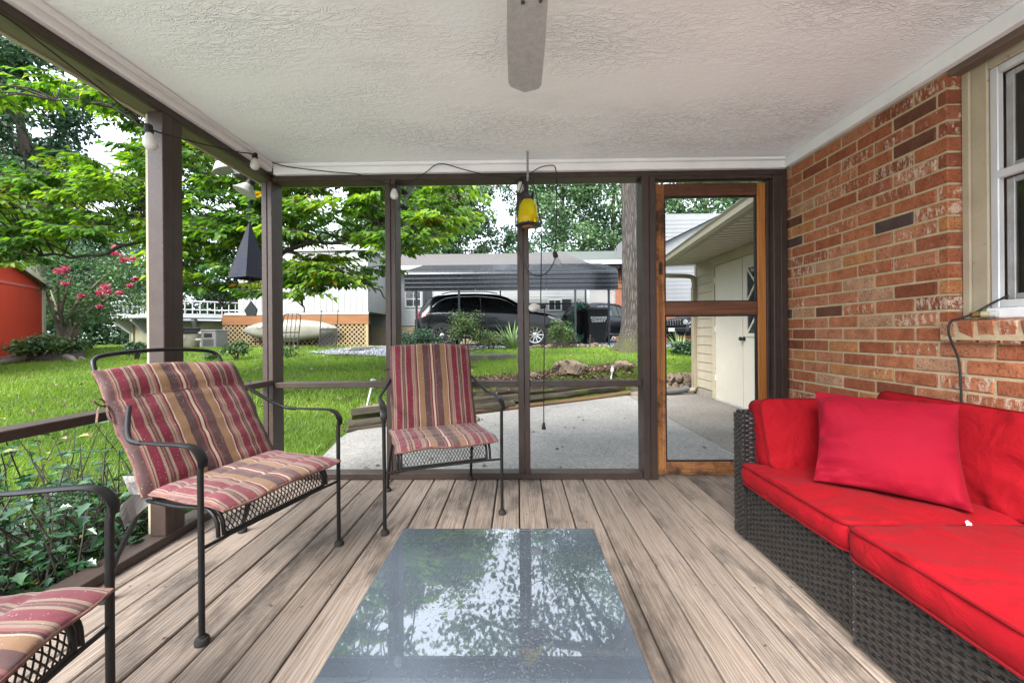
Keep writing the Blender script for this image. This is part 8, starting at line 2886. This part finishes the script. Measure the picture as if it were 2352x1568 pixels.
while len(clumps) < 600 and tries < 60000:
 tries += 1
 u, v, Y = RNG.uniform(-160, 1085), RNG.uniform(60, 700), RNG.uniform(4.7, 7.3)
 if not dog_ok(u, v):
  continue
 if v < 330 and u > 360 and RNG.random() < 0.45:      # mostly hidden by the porch ceiling
  continue
 p = at(u, v, Y) - dO
 q = np.array(p)
 dmin = np.min(np.linalg.norm(LP - q, axis=1))
 if dmin > 1.15:
  continue
 if vnoise(np.array([[q[0] * 1.3, q[1] * 1.3, q[2] * 1.9]]), 77)[0] < 0.26:
  continue
 clumps.append(q)
clumps = np.array(clumps)
tw = MB()
LPs, LD, LN, LR = [], [], [], []
for q in clumps:
 j = int(np.argmin(np.linalg.norm(LP - q, axis=1)))
 a = Vector(LP[j]); b = Vector(q)
 sag = a.lerp(b, 0.5) + Vector((RNG.normal() * 0.05, RNG.normal() * 0.05, 0.06))
 br = bez([a, sag, b], 6)
 tw.tube(br, [0.014, 0.012, 0.0105, 0.009, 0.0075, 0.006, 0.005][:len(br)], 4, caps=False)
 out_d = Vector((b - a)); out_d.z *= 0.3
 out_d = out_d.normalized() if out_d.length > 1e-3 else Vector((1, 0, 0))
 tone = RNG.normal(0, 0.20)
 yel = RNG.random() < 0.035
 for s in range(7):
  ang = RNG.uniform(-1.9, 1.9)
  dr = Vector((out_d.x * math.cos(ang) - out_d.y * math.sin(ang), out_d.x * math.sin(ang) + out_d.y * math.cos(ang), RNG.uniform(-0.25, 0.18))).normalized()
  Lt = RNG.uniform(0.22, 0.46)
  e = b + dr * Lt + Vector((0, 0, -0.05 * Lt))
  tw.tube([b, b.lerp(e, 0.5) + Vector((0, 0, 0.02)), e], [0.0048, 0.0038, 0.0026], 3, caps=False)
  nl = 11
  for k in range(nl):
   f = 0.18 + 0.82 * k / (nl - 1)
   P = b.lerp(e, f) + Vector((RNG.normal() * 0.012, RNG.normal() * 0.012, RNG.normal() * 0.012))
   sd2 = 1 if k % 2 else -1
   side = Vector((-dr.y, dr.x, 0)).normalized() * sd2
   d_ = (dr * (0.5 + 0.6 * f) + side * RNG.uniform(0.4, 1.0) + Vector((0, 0, RNG.uniform(-0.75, -0.05)))).normalized()
   LPs.append(P); LD.append(d_)
   LN.append((RNG.normal() * 0.35, RNG.normal() * 0.35, 1.0))
   LR.append(RNG.uniform(0.95, 1.0) if (yel and RNG.random() < 0.3) else min(0.93, max(0, 0.5 + tone + RNG.normal() * 0.17)))
tw.build('twigs', M_TWIG, dog)
n_ = len(LPs)
link('leaves', leaves_mesh('leaves', np.array([tuple(p) for p in LPs]), np.array([tuple(p) for p in LD]), np.array(LN), RNG.uniform(0.075, 0.125, n_), G_DOG, np.array(LR), width=0.56, droop=0.22), dog, 'stuff')

# ---- crape myrtle
cx_, cy_ = px(138, 12.6), 12.6
cz_ = gh(cx_, cy_)
cm_ = thing('crape_myrtle', 'many-stemmed flowering tree with pink blossom clusters beside the red shed', 'tree', (cx_, cy_, cz_))
cO = Vector((cx_, cy_, cz_))
stems = MB()
tips = []
for k in range(9):
 u, v = 80 + 30 * k + RNG.uniform(-8, 8), RNG.uniform(590, 660)
 e = at(u, v, 12.6 + RNG.uniform(-0.9, 0.9)) - cO
 b0 = Vector((RNG.uniform(-0.25, 0.25), RNG.uniform(-0.2, 0.2), -0.1))
 mid = b0.lerp(e, 0.45) + Vector((-(e.x) * 0.12, 0, 0.25))
 pp_ = bez([b0, mid, e], 12)
 stems.tube(pp_, [0.07 * (1 - 0.8 * j / (len(pp_) - 1)) for j in range(len(pp_))], 7)
 tips += pp_[5:]
stems.build('trunk', simple('smooth_grey_bark', (0.22, 0.18, 0.14), (0.14, 0.115, 0.09), rough=0.85, scale=8, stretch=(1, 1, 0.3), bump=0.2), cm_, 60)
C = []
while len(C) < 95:
 u, v = RNG.uniform(60, 335), RNG.uniform(560, 745)
 if v > np.interp(u, [60, 110, 250, 335], [640, 745, 725, 700]):
  continue
 C.append(at(u, v, 12.6 + RNG.uniform(-1.1, 1.1)) - cO)
foliage('crown', np.array([tuple(c) for c in C]), np.full(len(C), 0.23), 85, 0.105, G_CRAPE, cm_)
M_PINK = leaf_mat('pink_blossom', [(0.0, (0.24, 0.018, 0.05)), (0.6, (0.36, 0.04, 0.09)), (1.0, (0.46, 0.13, 0.17))], trans=0.3, rough=0.7)
for (u, v, s) in ((52, 522, 1.0), (70, 526, 0.9), (10, 545, 0.7), (16, 590, 0.7), (138, 623, 1.1), (150, 617, 0.8), (150, 652, 0.6), (238, 690 - 32, 1.0), (298, 660 - 4, 0.6), (232, 673, 1.2), (247, 668, 0.9), (276, 673, 0.8), (188, 680, 0.6), (285, 597, 0.9), (306, 594, 0.9), (265, 582, 0.6), (230, 704, 0.5), (262, 568, 0.4), (312, 640, 0.5)):
 Yf = 12.6 - 1.25
 c_ = np.array(at(u, v, Yf) - cO)
 nfl = 54
 P = c_ + RNG.normal(size=(nfl, 3)) * np.array([0.05, 0.05, 0.042]) * s
 me = quads_mesh('flower_cluster', P, rnd_dirs(nfl, 0), RNG.normal(size=(nfl, 3)), 0.062, M_PINK, RNG.random(nfl), width=0.95)
 link('flower_cluster', me, cm_, 'stuff')

# ---- background trees
BG = 'trees behind the gardens'
bg = [
 ('dark_tree', 'tall dark tree at the far left towering over the shed', -22.6, 17.5, 17, (-22.5, 17.5, 10.8), (2.5, 2.4, 4.2), 120, 100, 0.20, G_DARK, 0.35, 1),
 ('dark_tree', 'dark tree beyond the tall one at the picture edge', -34.0, 24.0, 15, (-33.5, 24.0, 12.5), (4.2, 3, 3.6), 110, 90, 0.24, G_DARK, 0.35, 2),
 ('hedge_tree', 'dark dense tree straight behind the red shed', -26.0, 20.0, 8, (-26.0, 20.0, 4.2), (4.0, 3, 4.0), 110, 100, 0.22, G_DARK, 0.2, 3),
 ('hedge_tree', 'dark dense tree behind the flowering tree', -20.5, 21.0, 8, (-20.5, 21.0, 3.8), (3.4, 2.5, 3.8), 110, 100, 0.22, G_DARK, 0.2, 4),
 ('hedge_tree', 'dark dense tree behind the pool fence', -18.0, 28.0, 9, (-18.0, 28.0, 4.6), (4.4, 3, 4.4), 110, 100, 0.26, G_DARK, 0.25, 5),
 ('hedge_tree', 'dark dense tree behind the right end of the pool', -11.5, 29.0, 10, (-11.5, 29.0, 5.2), (4.2, 3, 5.0), 110, 100, 0.26, G_MID, 0.25, 6),
 ('tall_tree', 'tall tree behind the white addition roof', -8.5, 30.0, 14, (-8.5, 30.0, 12.0), (4.6, 3.5, 8.5), 210, 100, 0.27, G_MID, 0.3, 7),
 ('tall_tree', 'tall grey-green tree rising left of the sky gap', -5.6, 31.0, 16, (-5.2, 31.0, 12.5), (3.5, 3.0, 8.0), 215, 100, 0.25, G_MID, 0.35, 8),
 ('low_tree', 'low tree under the bright sky gap behind the roof ridge', -0.9, 33.0, 9, (-0.9, 33.0, 6.0), (2.8, 2.4, 4.2), 90, 95, 0.25, G_MID, 0.2, 9),
 ('tall_tree', 'tall tree right behind the yellow lantern', 3.6, 32.0, 15, (3.8, 32.0, 12.4), (3.3, 3.0, 8.4), 170, 100, 0.25, G_MID, 0.3, 10),
 ('tall_tree', 'tall tree between the lantern and the oak trunk', 8.2, 33.0, 16, (8.2, 33.0, 14.0), (3.9, 3.0, 9.4), 210, 100, 0.25, G_MID, 0.3, 11),
 ('tall_tree', 'tall tree seen above the garage gutter through the door', 14.5, 31.0, 16, (14.8, 31.0, 10.4), (4.6, 3.5, 5.0), 150, 100, 0.26, G_MID, 0.35, 12),
 ('tall_tree', 'tall tree at the far right of the door opening', 20.5, 29.0, 17, (20.5, 29.0, 12.0), (4.2, 3.5, 4.6), 110, 90, 0.27, G_MID, 0.35, 13),
 ('hedge_tree', 'bushy tree left of the tall dark tree beyond the shed', -33.0, 26.0, 10, (-33.0, 26.0, 5.6), (5.0, 3.5, 5.2), 100, 90, 0.28, G_DARK, 0.3, 14),
 ('far_tree', 'pale leafy top showing in the sky gap above the roof', 1.2, 38.0, 17, (0.6, 38.0, 17.0), (2.0, 2.4, 6.0), 36, 80, 0.24, G_MID, 0.3, 15),
]
for (nm, lab, x, y, h, cc, cr, ncl, per, lf, mt, tr_, sd_i) in bg:
 make_tree(nm, lab, x, y, h, cc, cr, ncl, per, lf, mt, tr_, 100 + sd_i, BG)

# ---- the wood that closes the view behind the gardens
n_ = 16000
wx_ = RNG.uniform(-52, 46, n_)
wz_ = 0.4 + 6.2 * RNG.random(n_) ** 0.8 * (0.65 + 0.5 * vnoise(np.stack([wx_ * 0.25, wx_ * 0, wx_ * 0], 1), 61))
wy_ = 41 + RNG.normal(0, 1.6, n_)
wd = link('woodland', quads_mesh('woodland', np.stack([wx_, wy_, wz_], 1), rnd_dirs(n_, 0.2), RNG.normal(size=(n_, 3)) * 0.6 + np.array([0, -0.4, 1.0]), RNG.uniform(0.4, 0.75, n_), G_DARK, np.clip(0.45 + RNG.normal(0, 0.2, n_), 0, 0.94)), None, 'stuff')
tag(wd, 'dark green woodland edge closing the view behind the gardens', 'woodland')

# ---- shrubs round the carport
def shrub(label, u, Y, w, h, ncl, per, leaf, mat, seed, name='shrub', cheap=True, stems=6, group=None, zb=0.0):
 x = px(u, Y)
 z = gh(x, Y) + zb
 t = thing(name, label, 'shrub', (x, Y, z), 0, group)
 rr_ = np.random.default_rng(seed)
 d = unit(rr_.normal(size=(ncl, 3)))
 d[:, 2] = np.abs(d[:, 2])
 C = d * (0.45 + 0.55 * rr_.random((ncl, 1))) * np.array([w, w * 0.7, h * 0.62]) + np.array([0, 0, h * 0.32])
 foliage('foliage', C, np.full(ncl, 0.13 * (w + h) / 2), per, leaf, mat, t, cheap=cheap)
 sm_ = MB()
 for k in range(stems):
  e = Vector(C[rr_.integers(ncl)])
  sm_.tube(bez([(rr_.normal() * 0.04, rr_.normal() * 0.04, -0.05), tuple(e * 0.5 + Vector((0, 0, 0.05))), tuple(e)], 8), [0.016 * (1 - 0.7 * j / 8) for j in range(9)], 5)
 sm_.build('stems', M_TWIG, t)
 return t
GB = 'shrubs planted along the carport'
shrub('dark green juniper below the tail light of the parked car', 964, 11.6, 0.66, 0.80, 52, 80, 0.055, G_JUN, 1, 'juniper', group=GB)
shrub('tall pale azalea before the rear door of the parked car', 1068, 11.3, 0.50, 1.35, 40, 55, 0.06, G_SHRUB, 2, 'azalea', group=GB)
shrub('low loose azalea between the tall azalea and the yucca', 1128, 11.3, 0.55, 0.62, 26, 50, 0.06, G_SHRUB, 3, 'azalea', group=GB)
shrub('round pale azalea in front of the front wheel of the parked car', 1288, 11.5, 0.42, 0.95, 36, 55, 0.055, G_SHRUB, 4, 'azalea', group=GB)
shrub('small dense bush at the lawn edge right of the first post', 318, 10.6, 0.30, 0.62, 18, 50, 0.07, G_DARK, 5, 'bush')
shrub('pair-stemmed sapling bush before the kayak end', 543, 10.4, 0.32, 0.60, 20, 26, 0.085, G_SHRUB, 6, 'sapling')
shrub('thin low sapling in front of the pool heater', 487, 10.2, 0.22, 0.30, 9, 18, 0.08, G_SHRUB, 7, 'sapling')
shrub('thin low sapling at the foot of the luggage rack', 663, 11.0, 0.34, 0.35, 12, 20, 0.075, G_SHRUB, 8, 'sapling')
shrub('leafy ground cover bush behind the yucca at the garage corner', 1580, 9.4, 0.5, 0.34, 24, 50, 0.07, G_DARK, 9, 'bush')
shrub('fern-like clump growing over the rotten stump', 110, 10.4, 0.85, 0.55, 40, 70, 0.085, G_SHRUB, 10, 'fern', zb=0.12)
shrub('dark bush beside the crape myrtle foot', 160, 12.0, 0.6, 0.5, 20, 60, 0.08, G_DARK, 12, 'bush')

def yucca(label, u, Y, n, Lf, seed, cat='yucca'):
 x = px(u, Y)
 t = thing('yucca', label, cat, (x, Y, gh(x, Y)), 0, 'yucca plants')
 rr_ = np.random.default_rng(seed)
 me_ = MB()
 for k in range(n):
  a = rr_.uniform(0, 2 * math.pi)
  el = rr_.uniform(0.25, 1.4)
  L_ = Lf * rr_.uniform(0.7, 1.1)
  d = Vector((math.cos(a) * math.cos(el), math.sin(a) * math.cos(el), math.sin(el)))
  s = Vector((-math.sin(a), math.cos(a), 0))
  u_ = d.cross(s)
  w = 0.022
  p0 = d * 0.03
  p1 = d * L_ * 0.5
  p2 = d * L_ + Vector((0, 0, -0.08 * L_ * math.cos(el)))
  me_.add([p0 + s * w * 0.8, p0 - s * w * 0.8, p1 + s * w + u_ * 0.006, p1 - s * w + u_ * 0.006, p2, p0 * 1 - u_ * 0.01, p1 - u_ * 0.006], [(0, 5, 6, 2), (5, 1, 3, 6), (2, 6, 4), (6, 3, 4)])
 me_.build('blades', simple('yucca_leaf_' + str(seed), (0.10, 0.17, 0.06), (0.16, 0.24, 0.085), rough=0.45, scale=6), t)
 return t
yucca('spiky yucca before the front door of the parked car', 1178, 11.4, 46, 1.0, 3)
yucca('spiky yucca seen through the screen door before the grille', 1562, 9.6, 40, 0.62, 4)

# ---- glossy vines and young holly along the side sill
vine_lab = ['glossy dark vine thicket beside the sill left of the near armchair', 'glossy dark vine thicket between the first post and the near armchair', 'taller leafy holly shoots behind the side rail', 'glossy vine clump under the rail at the picture edge']
vine_spec = [(-2.15, 1.45, 0.55, 0.42, 0.50, 620), (-2.25, 1.95, 0.55, 0.40, 0.46, 640), (-2.75, 2.15, 0.65, 0.55, 0.72, 560), (-2.55, 1.55, 0.6, 0.5, 0.66, 600)]
for i_, (x, y, wx, wy, h, nl) in enumerate(vine_spec):
 t = thing('glossy_vine', vine_lab[i_], 'vine', (x, y, -0.2), 0, 'vines along the porch side')
 rr_ = np.random.default_rng(500 + i_)
 st_ = MB()
 P, D, Nn, Rn, Sz = [], [], [], [], []
 for k in range(nl // 7):
  b0 = np.array([rr_.uniform(-wx, wx), rr_.uniform(-wy, wy), 0.0])
  b0[0] = min(b0[0], -1.84 - x - 0.06)
  top = b0 + np.array([rr_.normal() * 0.16, rr_.normal() * 0.16, h * rr_.uniform(0.35, 1.05)])
  top[0] = min(top[0], -1.84 - x - 0.05)
  mid = (b0 + top) / 2 + rr_.normal(size=3) * 0.05
  pp_ = bez([b0, mid, top], 8)
  st_.tube(pp_, [0.006 * (1 - 0.6 * j / 8) for j in range(len(pp_))], 4, caps=False)
  for q in range(9):
   p = np.array(pp_[1 + rr_.integers(len(pp_) - 1)])
   a = rr_.uniform(0, 2 * math.pi)
   d = np.array([math.cos(a), math.sin(a), rr_.uniform(-0.5, 0.3)])
   P.append(p + d * 0.02); D.append(d); Nn.append(np.array([0.3 * rr_.normal(), 0.3 * rr_.normal(), 1.0]))
   Rn.append(np.clip(0.4 + 0.22 * rr_.normal() + (0.3 if p[2] > 0.75 * h and i_ == 2 else 0), 0, 1)); Sz.append(rr_.uniform(0.045, 0.08))
 st_.build('stems', M_TWIG, t)
 # holly-like outline: pointed lobes
 P, D, Nn, Sz, Rn = np.array(P), unit(np.array(D)), np.array(Nn), np.array(Sz)[:, None], np.array(Rn)
 S_ = unit(np.cross(D, Nn)); Nn = unit(np.cross(S_, D))
 out = [(0, 0, 0), (0.18, 0.16, .02), (0.28, 0.34, .10), (0.42, 0.20, .03), (0.58, 0.32, .09), (0.72, 0.14, .02), (1.0, 0, -0.10), (0.72, -0.14, .02), (0.58, -0.32, .09), (0.42, -0.20, .03), (0.28, -0.34, .10), (0.18, -0.16, .02), (0.45, 0, -0.05)]
 V = np.stack([P + D * Sz * a + S_ * Sz * b + Nn * Sz * c for a, b, c in out], 1).reshape(-1, 3)
 kk = np.arange(len(P))[:, None] * 13
 F = np.concatenate([kk + [12, i, (i + 1) % 12] for i in range(12)], 0)
 link('leaves', np_mesh('leaves', V, F, G_HOLLY, np.repeat(Rn, 13)), t, 'stuff')

def lawn_ok(x, y):
 on_patio = (x > -1.98) & (y < np.where(x < 1.97, y_timber(np.clip(x, -1.87, 1.97)) + 0.05, 7.9))
 mulch = (x > -1.7) & (x < 2.4) & (y < y_timber(np.clip(x, -1.87, 1.97)) + 0.55 + 0.5 * vnoise(np.stack([x * 2, y * 2, x * 0], 1), 3))
 bare = vnoise(np.stack([x * 1.1, y * 1.1, x * 0], 1), 44) < 0.22
 g = gravel_mask(x, y)
 return ~on_patio & ~mulch & ~g & ~(bare & (RNG.random(len(x)) < 0.6)) & (y < np.where(x < -6.9, 18.5, 15.0)) & ~((x > 3.2) & (y < 7.6))
# ---- mulch and leaf litter on the bank, fallen leaves on deck and patio
M_LITTER = leaf_mat('dry_leaf_litter', [(0.0, (0.03, 0.017, 0.012)), (0.5, (0.075, 0.036, 0.021)), (0.8, (0.13, 0.075, 0.045)), (1.0, (0.20, 0.15, 0.11))], trans=0.05, rough=0.85)
n_ = 6500
mx_ = RNG.uniform(-1.6, 2.3, n_)
my_ = y_timber(np.clip(mx_, -1.87, 1.97)) + 0.16 + np.abs(RNG.normal(0, 0.38, n_))
mz_ = ground_h(mx_, my_) + RNG.uniform(0.012, 0.035, n_)
lit = link('leaf_litter', leaves_mesh('leaf_litter', np.stack([mx_, my_, mz_], 1), rnd_dirs(n_, 0.0) * np.array([1, 1, 0.25]), RNG.normal(size=(n_, 3)) * 0.4 + np.array([0, 0, 1.0]), RNG.uniform(0.025, 0.055, n_), M_LITTER, RNG.random(n_), width=0.7), None, 'stuff')
tag(lit, 'dry brown mulch and fallen leaves on the bank above the timbers', 'leaf litter')
n_ = 420
qx_, qy_ = RNG.uniform(-9, 3.6, n_), RNG.uniform(3.6, 11.5, n_)
kq = lawn_ok(qx_, qy_)
qx_, qy_ = qx_[kq], qy_[kq]
n_ = len(qx_)
ll2 = link('lawn_leaves', leaves_mesh('lawn_leaves', np.stack([qx_, qy_, ground_h(qx_, qy_) + 0.06], 1), rnd_dirs(n_, 0) * np.array([1, 1, 0.25]), RNG.normal(size=(n_, 3)) * 0.4 + np.array([0, 0, 1.0]), RNG.uniform(0.04, 0.09, n_), M_LITTER, np.clip(RNG.random(n_) + 0.2, 0, 1), width=0.65), None, 'stuff')
tag(ll2, 'fallen brown leaves scattered over the green lawn', 'leaf litter')
n_ = 60
fx_ = np.concatenate([RNG.uniform(-1.6, 1.8, 36), RNG.uniform(-1.55, 1.0, 24)])
fy_ = np.concatenate([RNG.uniform(2.95, 5.2, 36), RNG.uniform(1.2, 2.6, 24)])
keepm = np.concatenate([fy_[:36] < y_timber(fx_[:36]) - 0.25, np.ones(24, bool)])
fz_ = np.concatenate([np.full(36, PATIO_Z + 0.008), np.full(24, 0.006)])
sz_ = np.concatenate([RNG.uniform(0.03, 0.06, 36), RNG.uniform(0.008, 0.02, 24)])
P = np.stack([fx_, fy_, fz_], 1)[keepm]
n_ = len(P)
fl2 = link('fallen_leaves', leaves_mesh('fallen_leaves', P, rnd_dirs(n_, 0) * np.array([1, 1, 0.15]), np.tile([0, 0, 1.0], (n_, 1)) + RNG.normal(size=(n_, 3)) * 0.15, sz_[keepm], M_LITTER, RNG.random(n_), width=0.6), None, 'stuff')
tag(fl2, 'scattered dry leaves and crumbs lying on the deck and patio', 'leaf litter')

# ---- grass
def blades(n, xf, yf, hmin, hmax, wid, ok):
 x, y = xf(n), yf(n)
 k = ok(x, y)
 x, y = x[k], y[k]
 z = ground_h(x, y) + (vnoise(np.stack([x * 3, y * 3, np.zeros(len(x))], 1), 5) - 0.5) * 0.03 - 0.008
 m = len(x)
 h = RNG.uniform(hmin, hmax, m)
 a = RNG.uniform(0, 2 * math.pi, m)
 w = wid * RNG.uniform(0.7, 1.3, m)
 P = np.stack([x, y, z], 1)
 s = np.stack([np.cos(a), np.sin(a), np.zeros(m)], 1) * w[:, None]
 ln_ = np.stack([RNG.normal(0, 0.45, m), RNG.normal(0, 0.45, m), np.ones(m)], 1) * h[:, None]
 V = np.stack([P - s, P + s, P + ln_], 1).reshape(-1, 3)
 patch = vnoise(np.stack([x * 0.9, y * 0.9, np.zeros(m)], 1), 21)
 r = np.clip(0.15 + 0.6 * patch + RNG.normal(0, 0.16, m), 0, 1)
 return V, r
Vs, Rs = [], []
for args in ((70000, lambda n: RNG.uniform(-6.5, -1.85, n), lambda n: RNG.uniform(1.3, 5.5, n), 0.035, 0.085, 0.0034),
    (75000, lambda n: RNG.uniform(-13, -1.0, n), lambda n: RNG.uniform(5.0, 10.5, n), 0.04, 0.095, 0.006),
    (60000, lambda n: RNG.uniform(-1.9, 4.2, n), lambda n: RNG.uniform(5.0, 12.0, n), 0.035, 0.095, 0.0055),
    (45000, lambda n: RNG.uniform(-18, -2.5, n), lambda n: RNG.uniform(9.5, 18.0, n), 0.04, 0.10, 0.010)):
 v, r = blades(*args, lawn_ok)
 Vs.append(v); Rs.append(r)
V = np.concatenate(Vs); R_ = np.repeat(np.concatenate(Rs), 3)
F = np.arange(len(V)).reshape(-1, 3)
gr = link('grass', np_mesh('grass', V, F, G_GRASS, R_), None, 'stuff')
tag(gr, 'short bright green grass covering the lawn and the bank', 'grass')
